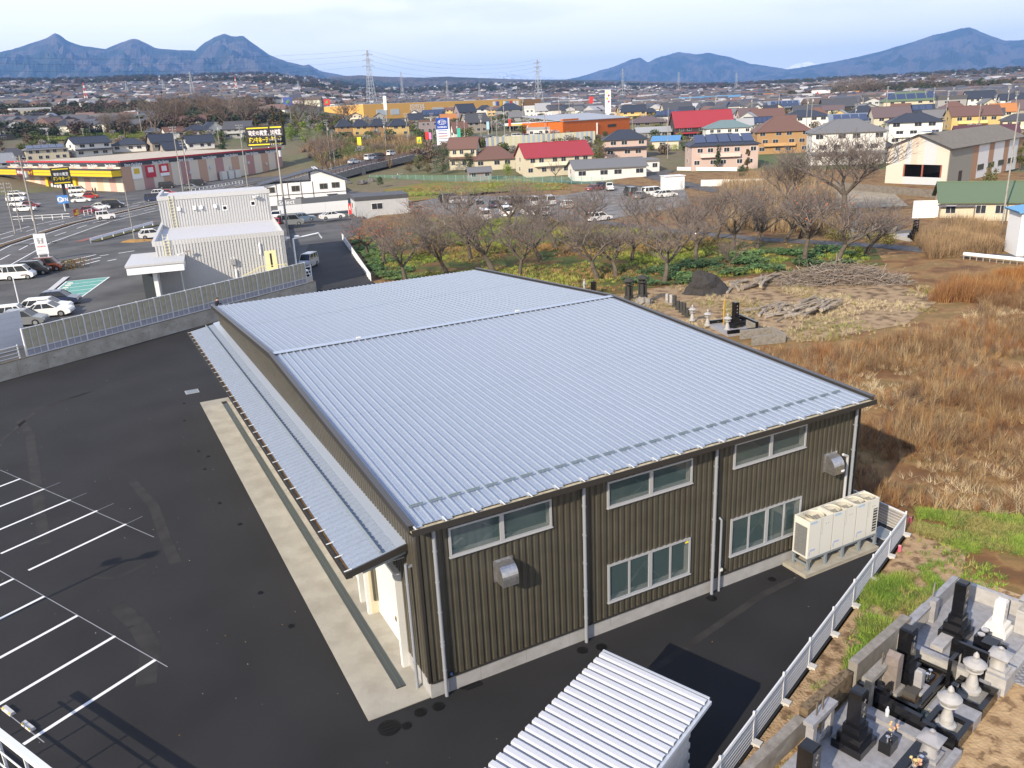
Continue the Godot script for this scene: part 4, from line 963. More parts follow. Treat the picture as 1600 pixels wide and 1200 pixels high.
func graves() -> void:
	black_gr = mt(Color(0.014, 0.014, 0.016), 0.12, 0.0, "granite", 3.0)
	grey_gr = mt(Color(0.58, 0.58, 0.60), 0.55, 0.0, "granite", 2.5, "blotch", 0.5)
	pale_gr = mt(Color(0.74, 0.73, 0.71), 0.65, 0.0, "granite", 3.0, "blotch", 0.6)
	var old_gr := mt(Color(0.50, 0.47, 0.42), 0.9, 0.0, "granite", 2.0, "streak", 0.6)
	var pink := mt(Color(0.42, 0.36, 0.33), 0.85, 0.0, "granite", 2.0, "streak", 1.0)
	var pebble := mt(Color(0.66, 0.64, 0.58), 0.9, 0.0, "granite", 1.2, "grain", 2.0, 3.0)
	var litter := mt(Color(0.30, 0.24, 0.16), 0.95, 0.0, "soil", 1.0, "granite", 1.2, 3.0)
	# plot A: raised granite terrace
	var a := thing("grave_terrace", "pale granite grave terrace with openwork walls, the highest plot of the row", "grave terrace", KO, KYAW)
	put(MB.new().bb(2.75, 7.6, 0, 0.38, -3.05, -0.25), "terrace_floor", grey_gr, a)
	put(MB.new().bb(2.75, 7.5, 0.38, 1.0, -3.22, -3.02), "rear_wall", grey_gr, a)
	put(MB.new().bb(7.35, 7.55, 0.38, 0.95, -3.0, -0.2), "side_wall", pale_gr, a)
	put(MB.new().bb(2.62, 2.85, 0, 0.95, -3.22, -2.62), "corner_post", grey_gr, a)
	put(MB.new().bb(4.9, 5.2, 0.38, 1.25, -3.0, -2.8), "corner_post", grey_gr, a)
	put(MB.new().bb(2.68, 2.84, 0.02, 0.62, -2.62, -0.7), "parapet", pale_gr, a)
	put(MB.new().bb(2.64, 2.88, 0.62, 0.70, -2.64, -0.65), "parapet_cap", grey_gr, a)
	for i in 26: put(MB.new().bb(2.95 + i * 0.075, 2.985 + i * 0.075, 0.45, 0.95, -3.0, -2.97), "lattice_bar", pale_gr, a)
	put(MB.new().bb(2.9, 4.9, 0.95, 1.02, -3.24, -2.94), "parapet_cap", grey_gr, a)
	put(MB.new().bb(2.75, 6.3, 0, 0.30, -0.25, 0.05), "front_step", pale_gr, a)
	put(MB.new().bb(3.4, 4.3, 0.38, 0.58, -2.3, -1.9), "step_block", pale_gr, a)
	gravestone("tall black gravestone on the granite terrace, its top nearest the dry field", K(4.75, -2.0, 0.38), KYAW, 2.12, 0.37, black_gr)
	slab_at("grave_tablet", "large upright black stone tablet on the terrace before the tall gravestone", "stone tablet", 2.98, 3.1, -1.55, -0.45, 0.38, 1.35, black_gr, "tablet")
	var inc := slab_at("incense_stand", "black incense stand with two bowls beside the tall gravestone", "incense stand", 4.45, 5.0, -1.35, -1.0, 0.38, 0.85, black_gr, "stand")
	for x in [-0.16, 0.16]: put(MB.new().lathe([[0.05, 0.47], [0.11, 0.52], [0.12, 0.56], [0.0, 0.55]], Vector3(x, 0, 0), 10), "bowl", mt(Color(0.6, 0.55, 0.5), 0.3, 0.7), inc)
	var cb := thing("card_box", "black stone card box with two open doors on the terrace", "card box", K(4.15, -0.75, 0.38), KYAW)
	put(MB.new().bb(-0.2, 0.2, 0.25, 0.65, -0.18, 0.16).bb(-0.08, 0.08, 0, 0.25, -0.08, 0.08), "box", black_gr, cb)
	put(MB.new().bb(-0.24, 0.24, 0.65, 0.70, -0.22, 0.22), "lid", black_gr, cb)
	for x in [-0.22, 0.22]: put(MB.new().box(Vector3(x, 0.45, 0.30), Vector3(0.02, 0.36, 0.26)).box(Vector3(x, 0.45, 0.30), Vector3(0.03, 0.24, 0.16)), "door", mt(Color(0.05, 0.05, 0.055), 0.3), cb)
	var ws := gravestone("small white marble gravestone at the back of the granite terrace", K(6.0, -1.1, 0.38), KYAW, 1.25, 0.34, mt(Color(0.74, 0.72, 0.68), 0.6, 0.0, "grain", 3.0), "", 2)
	lantern("low pale stone lantern on the corner block of the granite terrace", K(3.45, -0.25, 0.66), 0.85, pale_gr, "low")
	slab_at("corner_block", "pale granite corner block under the low lantern", "stone block", 3.0, 3.9, -0.6, 0.15, 0.05, 0.66, pale_gr, "block")
	slab_at("corner_block", "pale granite pier at the right end of the terrace front", "stone block", 6.3, 7.0, -0.7, -0.1, 0.05, 1.15, pale_gr, "block")
	var lat := slab_at("tiled_path", "grey paving with a diamond lattice beside the granite terrace", "path", 4.0, 7.6, -0.2, 0.9, 0.02, 0.08, grey_gr, "paving")
	for i in 18:
		put(MB.new().box(Vector3(-1.7 + i * 0.2, 0.066, 0), Vector3(0.03, 0.012, 1.2), Basis(Vector3.UP, 0.6)), "lattice_line", plain(0.12, 0.12, 0.13), lat)
		put(MB.new().box(Vector3(-1.7 + i * 0.2, 0.064, 0), Vector3(0.03, 0.012, 1.2), Basis(Vector3.UP, -0.6)), "lattice_line", plain(0.12, 0.12, 0.13), lat)
	var pole := thing("grave_post", "thin grey stake leaning in the corner of the granite terrace", "stake", K(5.3, -3.1, 0.38), 0)
	put(MB.new().tube(Vector3.ZERO, Vector3(0.05, 1.35, 0), 0.035, 0.03, 6), "stake", old_gr, pole)
	# plots B and C between black kerbs
	stone_wall("grave_wall", "stained concrete wall behind the pink stone", K(-0.1, -3.3), K(3.5, -3.2), 1.2, 0.3, old_gr, 3)
	stone_wall("grave_wall", "weathered white concrete wall behind the black stone with the flower vases", K(-2.8, -3.45), K(-0.25, -3.35), 0.95, 0.28, mt(Color(0.50, 0.49, 0.45), 0.95, 0.0, "soil", 0.6, "granite", 2.0), 3)
	stone_wall("grave_wall", "low grey wall at the bottom edge of the graves", K(-8.5, -3.5), K(-2.9, -3.45), 0.7, 0.3, old_gr, 3)
	kerb("grave_kerb", "black kerb round the litter strewn grave bed below the granite terrace", 0.15, 2.6, -3.0, -1.35, 0.42, 0.14, black_gr, litter)
	kerb("grave_kerb", "black kerb round the white pebble bed with the upper round lantern", 1.45, 2.75, -1.05, 0.05, 0.42, 0.16, black_gr, pebble)
	kerb("grave_kerb", "black kerb round the white pebble bed with the lower round lantern", -0.35, 0.75, -1.0, 0.05, 0.42, 0.16, black_gr, pebble)
	stone_wall("grave_divider", "black stone divider with a stepped top between the two middle graves", K(-0.3, -3.0), K(-0.42, 0.0), 0.78, 0.16, black_gr, 3, 0.35)
	slab_at("gravel_bed", "white pebble bed between the two black kerbs", "gravel bed", -0.2, 2.6, -1.33, -0.06, 0.02, 0.10, pebble, "pebbles")
	slab_at("stepping_stone", "pale flat stone on the pebbles between the lanterns", "paving stone", 0.75, 1.55, -1.25, -0.5, 0.10, 0.15, grey_gr, "slab")
	slab_at("step_slab", "grey granite step between the two kerbed lantern beds", "step", 0.78, 1.42, -0.55, 0.05, 0.02, 0.36, grey_gr, "step")
	gravestone("square black gravestone beside the pink stone", K(1.5, -2.35, 0.25), KYAW, 1.9, 0.42, black_gr)
	var pk := thing("gravestone", "old pinkish gravestone with a rough face, left of the square black one", "gravestone", K(0.52, -2.3, 0.25), KYAW)
	put(MB.new().bb(-0.30, 0.30, 0, 0.28, -0.3, 0.3), "base_tier", old_gr, pk)
	put(MB.new().bb(-0.19, 0.19, 0.28, 1.42, -0.19, 0.19).prism([Vector2(-0.19, 1.42), Vector2(0.19, 1.42), Vector2(0, 1.54)], -0.19, 0.19), "pillar", pink, pk)
	slab_at("broken_slab", "dark broken slab leaning at the foot of the pink stone", "stone slab", 0.65, 1.15, -2.0, -1.6, 0.26, 0.46, mt(Color(0.10, 0.09, 0.08), 0.9, 0.0, "granite", 2.0), "slab")
	var tb := slab_at("grave_tablet", "black stone tablet with a carved list, behind the upper round lantern", "stone tablet", 2.15, 2.95, -1.30, -1.18, 0.1, 1.15, black_gr, "tablet")
	var tl := MB.new()
	for i in 5: tl.bb(0.18 + i * 0.035, 0.195 + i * 0.035, 0.35, 0.95, 0.061, 0.065)
	put(tl, "carved_lines", plain(0.4, 0.4, 0.4), tb)
	for i in 2: slab_at("offering_block", ["left dark offering block at the foot of the carved tablet", "right dark offering block at the foot of the carved tablet"][i], "stone block", 2.2 + i * 0.42, 2.42 + i * 0.42, -1.1, -0.9, 0.1, 0.3, black_gr, "block")
	lantern("white round stone lantern in the upper pebble bed", K(2.35, -0.6, 0.26), 1.45, pale_gr)
	lantern("white round stone lantern in the lower pebble bed", K(0.22, -0.52, 0.26), 1.45, pale_gr)
	slab_at("name_post", "short black post between the round lanterns", "stone post", 1.55, 1.75, -0.95, -0.78, 0.1, 0.75, black_gr, "post")
	var rk := thing("garden_stone", "greenish flat stone lying on the white pebbles", "stone", K(0.25, -1.15, 0.1), 0.4)
	put(MB.new().blob(Vector3(0, 0.05, 0), Vector3(0.25, 0.14, 0.17), 0.25, 7, 3), "stone", mt(Color(0.10, 0.13, 0.12), 0.9, 0.0, "granite", 2.0), rk)
	lantern("low pale lantern on the granite pier at the right edge", K(6.65, -0.4, 1.15), 0.75, pale_gr, "low")
	gravestone("small grey gravestone behind the empty stone bed of the upper lantern", K(1.2, -1.75, 0.3), KYAW, 0.75, 0.24, grey_gr, "", 1)
	for q in [[2.1, -2.7, 0.5, "little grey stone in the back corner of the litter bed"], [0.95, -2.85, 0.45, "little pale stone against the rear wall of the litter bed"], [5.6, -2.5, 0.55, "little grey stone beside the tall black gravestone on the terrace"]]:
		slab_at("small_stone", q[3], "stone block", q[0], q[0] + 0.22, q[1], q[1] + 0.2, 0.25, 0.25 + q[2], grey_gr, "block")
	vase("steel vase before the square black gravestone, left one", K(1.75, -1.72, 0.42)); vase("steel vase before the square black gravestone, right one", K(2.0, -1.72, 0.42))
	slab_at("flower_stand", "black flower stand before the square black gravestone", "stone block", 1.62, 2.12, -1.9, -1.6, 0.2, 0.42, black_gr, "block")
	# stands for wooden memorial boards
	for q in [[-0.05, -2.55, "white concrete board stand behind the pink stone", 1.25, old_gr], [-2.95, -2.85, "grey granite board stand left of the black stone with the vases", 1.2, grey_gr]]:
		var sb := thing("board_stand", q[2], "board stand", K(q[0], q[1], 0.1), KYAW)
		for x in [-0.5, 0.5]: put(MB.new().bb(x - 0.1, x + 0.1, 0, q[3] - 0.14, -0.12, 0.12), "leg", q[4], sb)
		put(MB.new().bb(-0.72, 0.72, q[3] - 0.14, q[3], -0.15, 0.15), "lintel", q[4], sb)
		put(MB.new().bb(-0.4, 0.4, 0.2, 0.32, -0.08, 0.08), "lower_rail", q[4], sb)
		for x in ([-0.25, 0.1] if q[0] < -1 else [0.3]):
			var bd := thing("memorial_board", "weathered wooden memorial board in the " + ("grey granite stand, " + ("left one" if x < 0 else "right one") if q[0] < -1 else "white concrete stand"), "memorial board", K(q[0] + x, q[1], 0.3), KYAW)
			put(MB.new().box(Vector3(0, 0.7, 0), Vector3(0.09, 1.4, 0.02), Basis(Vector3.BACK, 0.03)), "board", mt(Color(0.20, 0.17, 0.14), 0.95, 0.0, "streak", 1.5), bd)
			put(MB.new().box(Vector3(-0.02, 1.43, 0), Vector3(0.05, 0.06, 0.02), Basis(Vector3.BACK, 0.03)), "carved_top", mt(Color(0.20, 0.17, 0.14), 0.95, 0.0, "streak", 1.5), bd)
	# plot C, nearest the frame's bottom
	slab_at("grave_floor", "grey granite floor of the grave with the flower vases", "grave floor", -4.6, -0.55, -3.1, 0.0, 0.01, 0.16, grey_gr, "floor")
	gravestone("tall black gravestone with flower vases, nearest the bottom edge", K(-2.3, -2.1, 0.16), KYAW, 1.95, 0.40, black_gr)
	slab_at("incense_stand", "black flower stand before the stone with the vases", "stone block", -2.05, -1.55, -1.5, -1.15, 0.16, 0.55, black_gr, "block")
	vase("steel vase on the left of the black flower stand", K(-1.95, -1.3, 0.55)); vase("steel vase with dried flowers on the right of the black flower stand", K(-1.65, -1.32, 0.55), true)
	slab_at("long_kerb", "long low black kerb lying across the grey granite floor", "stone bar", -2.6, -0.6, -0.85, -0.6, 0.16, 0.32, black_gr, "bar")
	var lt := slab_at("lettered_block", "low black block with white lettering and dried flowers, at the bottom edge", "stone block", -2.6, -1.9, -0.45, -0.2, 0.16, 0.52, black_gr, "block")
	for i in 3: put(MB.new().box(Vector3(-0.15 + i * 0.13, 0.18, 0.127), Vector3(0.07, 0.10, 0.004), Basis(Vector3.BACK, 0.2)), "letter", plain(0.6, 0.6, 0.6), lt)
	vase("steel vase with dried flowers on the lettered block", K(-2.5, -0.32, 0.52), true)
	vase("empty steel vase on the right of the lettered block", K(-2.0, -0.33, 0.52))
	var bot := thing("drink_bottle", "small clear bottle on the stone beside the black divider", "bottle", K(-0.62, -1.9, 0.3), 0)
	put(MB.new().lathe([[0.06, 0], [0.065, 0.2], [0.03, 0.28], [0.03, 0.32], [0, 0.32]], Vector3.ZERO, 8), "bottle", plain(0.5, 0.52, 0.55, 0.2), bot)
	slab_at("side_kerb", "pale granite side wall beside the black divider", "wall", -0.95, -0.55, -2.8, -0.3, 0.16, 0.30, grey_gr, "kerb")
	lantern("low grey lantern on the granite floor, nearest the bottom right corner", K(-1.2, -0.4, 0.16), 0.95, grey_gr, "low")
	slab_at("front_kerb", "grey granite front kerb of the lowest grave", "kerb", -4.6, -0.5, 0.02, 0.22, 0, 0.28, grey_gr, "kerb")
	gravestone("black gravestone whose top just shows at the bottom edge", K(-5.0, -2.1, 0.1), KYAW, 1.8, 0.45, black_gr)
	var tl2 := slab_at("leaning_tablet", "dark square stone behind the square black gravestone", "stone slab", -0.35, 0.05, -2.2, -2.1, 0.16, 1.0, black_gr, "tablet")
	# the older graves behind the warehouse
	var dark_l := mt(Color(0.09, 0.09, 0.085), 0.9, 0.0, "granite", 2.0, "streak", 0.5)
	lantern("tall old stone lantern behind the roof, the shorter of the pair", B(39.3, 43.4), 2.25, dark_l, "square")
	lantern("tall old stone lantern behind the roof, the taller of the pair on a rough mound", B(39.6, 41.6, 0.35), 2.45, dark_l, "square")
	var md := thing("stone_mound", "rough stone mound under the taller old lantern", "stone mound", B(39.6, 41.5), 0.3)
	put(MB.new().blob(Vector3(0, 0.1, 0), Vector3(0.8, 0.55, 0.8), 0.3, 8, 5), "mound", old_gr, md)
	gravestone("plain black gravestone at the roof edge below the orchard", B(38.2, 48.0), 1.0, 1.35, 0.42, black_gr, "", 2)
	var fig := thing("stone_figure", "small pale standing stone figure at the roof edge", "statue", B(38.4, 50.0), 0.6)
	put(MB.new().lathe([[0.2, 0], [0.2, 0.25], [0.12, 0.27], [0.17, 0.7], [0.14, 1.0], [0.06, 1.08], [0.10, 1.16], [0.10, 1.24], [0.0, 1.33]], Vector3.ZERO, 10), "figure", pale_gr, fig)
	put(MB.new().bb(-0.2, 0.2, 0.72, 0.80, 0.05, 0.22), "arms", pale_gr, fig)
	for i in 7:
		var e: float = [41.8, 41.5, 41.2, 40.7, 40.3, 39.9, 39.6][i]; var g: float = [40.6, 39.6, 38.7, 37.6, 36.6, 35.7, 34.9][i]
		var gp := thing("old_gravestone", nth(i) + " small worn gravestone from the tall lanterns in the slanting row", "gravestone", B(e, g), BYAW + 0.5, "row of small worn gravestones")
		put(MB.new().bb(-0.2, 0.2, 0, 0.2, -0.2, 0.2), "base_tier", dark_l if i > 1 else old_gr, gp)
		put(MB.new().bb(-0.13, 0.13, 0.2, 0.85 + 0.12 * (i % 3), -0.12, 0.12), "pillar", dark_l if i > 1 else pale_gr, gp)
	for i in 3: lantern(["worn white lantern beside the black kerbed grave, the farthest one", "white lantern on the black kerb, middle one", "white lantern in front of the black gravestone with the yellow board"][i], B([38.7, 38.6, 38.9][i], [33.2, 31.1, 29.0][i], 0.15), 1.45, pale_gr)
	var gk := thing("grave_kerb", "black kerbed grave floor behind the warehouse roof", "grave kerb", B(39.5, 29.3), BYAW - 0.25)
	put(MB.new().bb(-1.2, 1.6, 0, 0.22, -1.9, 1.9), "floor", grey_gr, gk)
	for q in [[-1.2, 1.6, -1.9, -1.7], [-1.2, 1.6, 1.7, 1.9]]: put(MB.new().bb(q[0], q[1], 0.22, 0.5, q[2], q[3]), "kerb_stone", black_gr, gk)
	put(MB.new().bb(1.4, 1.6, 0.22, 0.95, -1.7, 1.7), "rear_wall", black_gr, gk)
	put(MB.new().bb(1.32, 1.40, 0.22, 0.80, 0.2, 1.6), "pale_panel", old_gr, gk)
	gravestone("tall black gravestone beside the yellow wooden board", B(40.0, 29.3, 0.22), BYAW, 2.1, 0.42, black_gr)
	var yb := thing("memorial_board", "fresh yellow wooden memorial board beside the tall black gravestone", "memorial board", B(39.7, 30.3, 0.22), BYAW + 0.2)
	put(MB.new().bb(-0.1, 0.1, 0, 2.1, -0.02, 0.02), "board", plain(0.60, 0.36, 0.06), yb)
	put(MB.new().bb(-0.06, 0.06, 2.1, 2.2, -0.02, 0.02), "carved_top", plain(0.60, 0.36, 0.06), yb)
	var tc := thing("grave_enclosure", "empty weathered concrete enclosure beside the black kerbed grave", "grave enclosure", B(39.2, 25.3), BYAW - 0.3)
	for q in [[-1.4, 1.4, -1.1, -0.9], [-1.4, 1.4, 0.9, 1.1], [1.2, 1.4, -0.9, 0.9]]: put(MB.new().bb(q[0], q[1], 0, 0.75, q[2], q[3]), "wall", old_gr, tc)
	# far graves by the lane
	var gf := mt(Color(0.20, 0.20, 0.20), 0.9, 0.0, "granite", 1.0)
	var fx := [[1330, 370, 1.3], [1347, 372, 1.5], [1356, 368, 1.2], [1365, 366, 1.7], [1378, 364, 2.0], [1388, 365, 1.9], [1396, 367, 1.2], [1404, 366, 1.4], [1446, 371, 1.3], [1453, 370, 1.2], [1340, 352, 2.3], [1334, 362, 1.6]]
	for i in fx.size():
		var q: Array = fx[i]
		gravestone(nth(i) + " grey headstone of the far cluster by the lane, counted from its left" if i < 8 else ["squat headstone right of the far black grave", "outermost headstone right of the far black grave", "tall grey headstone at the back of the far cluster", "headstone behind the bushes of the far cluster"][i - 8], G(q[0], q[1]), 0.2, q[2], 0.45, gf if i % 3 else old_gr, "far headstones by the lane", 2)
	var ft := thing("grave_terrace", "far stepped granite grave terrace by the lane", "grave terrace", G(1428, 374), 0.25)
	put(MB.new().bb(-1.7, 1.7, 0, 0.55, -2.2, 1.2), "terrace", pale_gr, ft); put(MB.new().bb(-0.5, 0.5, 0, 0.25, 1.2, 1.7), "step", pale_gr, ft); put(MB.new().bb(-1.7, 1.7, 0.55, 0.95, -2.2, -2.0), "rear_wall", gf, ft)
	gravestone("far tall black gravestone on the stepped terrace by the lane", G(1429, 371, 0.55) + Vector3.UP * 0.0, 0.25, 2.3, 0.5, black_gr)
	# boulder
	var bo := thing("boulder", "large dark pyramid-shaped boulder at the edge of the orchard", "boulder", B(47.8, 41.6), BYAW - 0.2)
	put(rock(Vector3(2.6, 1.95, 1.8), 11), "boulder", mt(Color(0.085, 0.078, 0.075), 0.95, 0.0, "granite", 0.8, "blotch", 0.3, 4.0), bo)
	# logs
	var bark := mt(Color(0.42, 0.36, 0.30), 0.95, 0.0, "streak", 0.9, "grain", 2.0, 4.0)
	var pale := mt(Color(0.58, 0.51, 0.43), 0.95, 0.0, "streak", 0.9, "grain", 2.0, 4.0)
	for q in [[B(52.5, 41.0), 13, 2.6, "heap of felled pale logs right of the boulder", 31, 0.24], [B(48.5, 30.6), 34, 3.2, "large heap of bleached felled trunks in the clearing", 32, 0.17]]:
		var r := RandomNumberGenerator.new(); r.seed = q[4]
		for i in q[1]:
			var base: Vector3 = q[0] + Vector3(lerpf(-q[2], q[2], (i + r.randf()) / q[1]), 0, r.randf_range(-q[2] * 0.6, q[2] * 0.6))
			var ln := r.randf_range(1.6, 4.2); var ra: float = r.randf_range(0.07, q[5]) * (1.0 if i % 3 else 1.35)
			var y := ra + (0.0 if i < q[1] * 0.55 else 0.4)
			var yw := BYAW + 0.5 + r.randf_range(-0.7, 0.7)
			var lg := thing("log", nth(i % 20) + (" log from the left, " if i < 20 else " log of the right half, ") + ("upper layer" if i >= q[1] * 0.55 else "lower layer") + ", in the " + ("large bleached heap" if q[4] == 32 else "pale heap right of the boulder"), "log", base + Vector3.UP * y, yw, q[3])
			var mm := MB.new()
			var bend := Vector3(ln * 0.5, r.randf_range(-0.05, 0.12), r.randf_range(-0.2, 0.2))
			mm.tube(Vector3(-ln / 2, -0.02, 0), Vector3.ZERO, ra, ra * 0.9, 9); mm.tube(Vector3.ZERO, bend, ra * 0.9, ra * 0.75, 9)
			put(mm, "trunk", pale if i % 2 else bark, lg)
			put(MB.new().tube(Vector3(-ln * 0.1, 0, 0), Vector3(ln * 0.15, ra + 0.3, 0.6), ra * 0.35, ra * 0.2, 6), "branch_stub", bark, lg)
	var bp := MB.new()
	var r2 := RandomNumberGenerator.new(); r2.seed = 77
	for i in 1300:
		var u := r2.randf_range(-1, 1); var w := r2.randf_range(-1, 1)
		var hh := maxf(0.0, 1.0 - u * u - w * w * 0.8) * 2.0
		var p := Vector3(u * 6.3, r2.randf_range(0.0, hh) + 0.05, w * 2.2)
		var d := Vector3(r2.randf_range(-1, 1), r2.randf_range(-0.25, 0.35), r2.randf_range(-0.5, 0.5)).normalized() * r2.randf_range(0.5, 1.5)
		bp.col = Color(1, 1, 1).lerp(Color(0.5, 0.42, 0.36), r2.randf())
		bp.tube(p - d, p + d, r2.randf_range(0.015, 0.05), 0.012, 4, false)
	var bpo := put(bp, "brush_pile", mt(Color(0.30, 0.26, 0.225), 0.95, 0.0, "", 1.0, "", 1.0, 0.0, true), self, Transform3D(Basis(Vector3.UP, BYAW - 0.62), B(61.0, 37.0)))
	tag(bpo, "long heap of cut grey branches beyond the clearing", "brush pile"); bpo.set_meta("kind", "stuff")
func rock(s: Vector3, sd: int) -> MB:
	var f := FastNoiseLite.new(); f.seed = sd; f.frequency = 0.9; f.fractal_octaves = 4
	var m := MB.new()
	var k := 22
	var g := []
	for j in k + 1:
		var row := []
		for i in k * 2:
			var th := PI * j / k; var ph := TAU * i / (k * 2)
			var d := Vector3(sin(th) * cos(ph), cos(th), sin(th) * sin(ph))
			# a slanting pyramid: peak left of centre
			var rad := 1.0 / (pow(absf(d.x), 1.7) + pow(absf(d.z), 1.7) + absf(d.y) * 0.85)
			var p := d * minf(rad, 1.25)
			p.x += -0.30 * maxf(p.y, 0.0)
			p *= 1.0 + 0.22 * f.get_noise_3dv(d * 1.6)
			row.append(p * s)
		g.append(row)
	for j in k:
		for i in k * 2:
			var a: Vector3 = g[j][i]; var b: Vector3 = g[j][(i + 1) % (k * 2)]; var d: Vector3 = g[j + 1][(i + 1) % (k * 2)]; var e: Vector3 = g[j + 1][i]
			m.tri(a, b, d); m.tri(a, d, e)
	return m

# ---- trees, weeds, grass ----
func limb(trunk: MB, twigs: MB, p: Vector3, d: Vector3, ln: float, r: float, lv: int, top: int, r8: RandomNumberGenerator, lift: float, spread: float, tips: Array) -> void:
	var m := trunk if lv <= 1 else twigs
	var segs := 3 if lv < 2 else 2
	var q := p; var dd := d
	for i in segs:
		var nd := (dd + Vector3(r8.randf_range(-1, 1), r8.randf_range(-0.6, 1) * lift, r8.randf_range(-1, 1)) * 0.22).normalized()
		var e := q + nd * (ln / segs)
		var ra := lerpf(r, r * 0.62, float(i) / segs); var rb := lerpf(r, r * 0.62, float(i + 1) / segs)
		m.tube(q, e, ra, rb, 7 if lv == 0 else (5 if lv == 1 else 3), false)
		q = e; dd = nd
		if lv > 0 and lv < top and i < segs - 1:
			for s in 1:
				var sd := (dd + Vector3(r8.randf_range(-1, 1), r8.randf_range(-0.3, 0.8), r8.randf_range(-1, 1)) * spread).normalized()
				limb(trunk, twigs, q, sd, ln * r8.randf_range(0.45, 0.7), rb * 0.55, lv + 1, top, r8, lift, spread, tips)
	if lv >= top:
		tips.append(q)
		for i in 2:
			var e := q + (dd + Vector3(r8.randf_range(-1, 1), r8.randf_range(-0.4, 0.9), r8.randf_range(-1, 1)) * 0.9).normalized() * ln * r8.randf_range(0.7, 1.3)
			twigs.tube(q - dd * ln * 0.3, e, maxf(r * 0.6, 0.0055), 0.004, 3, false)
		return
	var n := 4 if lv == 0 else 3
	for i in n:
		var a := TAU * (i + r8.randf_range(-0.25, 0.25)) / n + lv
		var side := Vector3(cos(a), 0, sin(a))
		var nd := (dd * 0.7 + side * spread + Vector3.UP * 0.25 * lift).normalized()
		limb(trunk, twigs, q, nd, ln * r8.randf_range(0.62, 0.86) * (0.95 if lv else 1.3), r * 0.52, lv + 1, top, r8, lift, spread, tips)
func bare_tree(called: String, label: String, at: Vector3, h: float, sd: int, wood: Material, top := 4, spread := 0.85, fruit := 0, leaf := 0) -> Node3D:
	var t := thing(called, label, "tree", at, sd * 1.7)
	var r8 := RandomNumberGenerator.new(); r8.seed = sd
	var a := MB.new(); var b := MB.new(); var tips := []
	limb(a, b, Vector3(0, -0.1, 0), Vector3.UP, 1.0, 0.125, 0, top, r8, 0.9, spread, tips)
	var hi := 0.1
	for q in tips: hi = maxf(hi, q.y)
	var k := h / hi
	var at0 := Transform3D(Basis.from_scale(Vector3.ONE * k), Vector3.ZERO)
	put(a, "trunk", wood, t, at0)
	put(b, "branches", mt(Color(0.22, 0.18, 0.16), 0.95, 0.0, "grain", 1.0), t, at0)
	if fruit:
		var m := MB.new()
		for i in fruit:
			var q: Vector3 = tips[r8.randi() % tips.size()]
			m.blob(q * k, Vector3.ONE * 0.055, 0.1, 3, i)
		put(m, "persimmons", plain(0.60, 0.15, 0.025, 0.5), t).set_meta("kind", "stuff")
	if leaf:
		var m := MB.new()
		for i in leaf:
			var q: Vector3 = tips[r8.randi() % tips.size()] * k + Vector3(r8.randf_range(-1, 1), r8.randf_range(-1, 1), r8.randf_range(-1, 1)) * 0.35
			leafy(m, q, 0.16 * h / 12.0, r8, [Color(0.16, 0.085, 0.035), Color(0.11, 0.06, 0.03), Color(0.20, 0.12, 0.05)])
		put(m, "dry_leaves", mt(Color(1, 1, 1), 0.9, 0.0, "", 1.0, "", 1.0, 0.0, true), t)
	return t
func leafy(m: MB, p: Vector3, s: float, r8: RandomNumberGenerator, cols: Array) -> void:
	var u := Vector3(r8.randf_range(-1, 1), r8.randf_range(-1, 1), r8.randf_range(-1, 1)).normalized()
	var w := u.cross(Vector3(r8.randf_range(-1, 1), r8.randf_range(-1, 1), r8.randf_range(-1, 1))).normalized()
	m.col = cols[r8.randi() % cols.size()]
	m.tri(p - u * s, p + w * s * 0.5, p + u * s); m.tri(p - u * s, p + u * s, p - w * s * 0.5)
# An evergreen or hedge: trunk and a crown of many leaves, in clumps through its volume.
func green_tree(called: String, label: String, at: Vector3, h: float, w: float, shape: String, cols: Array, sd: int, n := 1500, cat := "tree") -> Node3D:
	var t := thing(called, label, cat, at, sd * 0.9)
	var r8 := RandomNumberGenerator.new(); r8.seed = sd
	put(MB.new().tube(Vector3(0, -0.1, 0), Vector3(0.03 * h, h * 0.6, 0), 0.03 * h, 0.012 * h, 6), "trunk", mt(Color(0.11, 0.085, 0.06), 0.95, 0.0, "grain", 1.0), t)
	var m := MB.new()
	var clumps := []
	for i in 26:
		var y := r8.randf()
		var rad := w / 2
		match shape:
			"cone": rad *= (1.0 - y) * 0.95 + 0.06
			"column": rad *= 0.75 + 0.25 * sin(y * PI)
			_: rad *= sqrt(maxf(0.05, 1.0 - pow(y * 2.0 - 0.9, 2.0)))
		var a := r8.randf() * TAU
		var rr := rad * sqrt(r8.randf()) * 0.8
		clumps.append([Vector3(cos(a) * rr, h * (0.10 + 0.84 * y), sin(a) * rr), maxf(rad * 0.5, w * 0.09)])
	for i in n:
		var c: Array = clumps[r8.randi() % clumps.size()]
		var d := Vector3(r8.randf_range(-1, 1), r8.randf_range(-1, 1), r8.randf_range(-1, 1)).normalized() * pow(r8.randf(), 0.4)
		var p: Vector3 = c[0] + d * c[1] * Vector3(1, 0.9, 1)
		leafy(m, Vector3(p.x, clampf(p.y, 0.05, h), p.z), maxf(0.10, h * 0.028), r8, cols)
	put(m, "crown", mt(Color(1, 1, 1), 0.85, 0.0, "", 1.0, "", 1.0, 0.0, true), t)
	return t
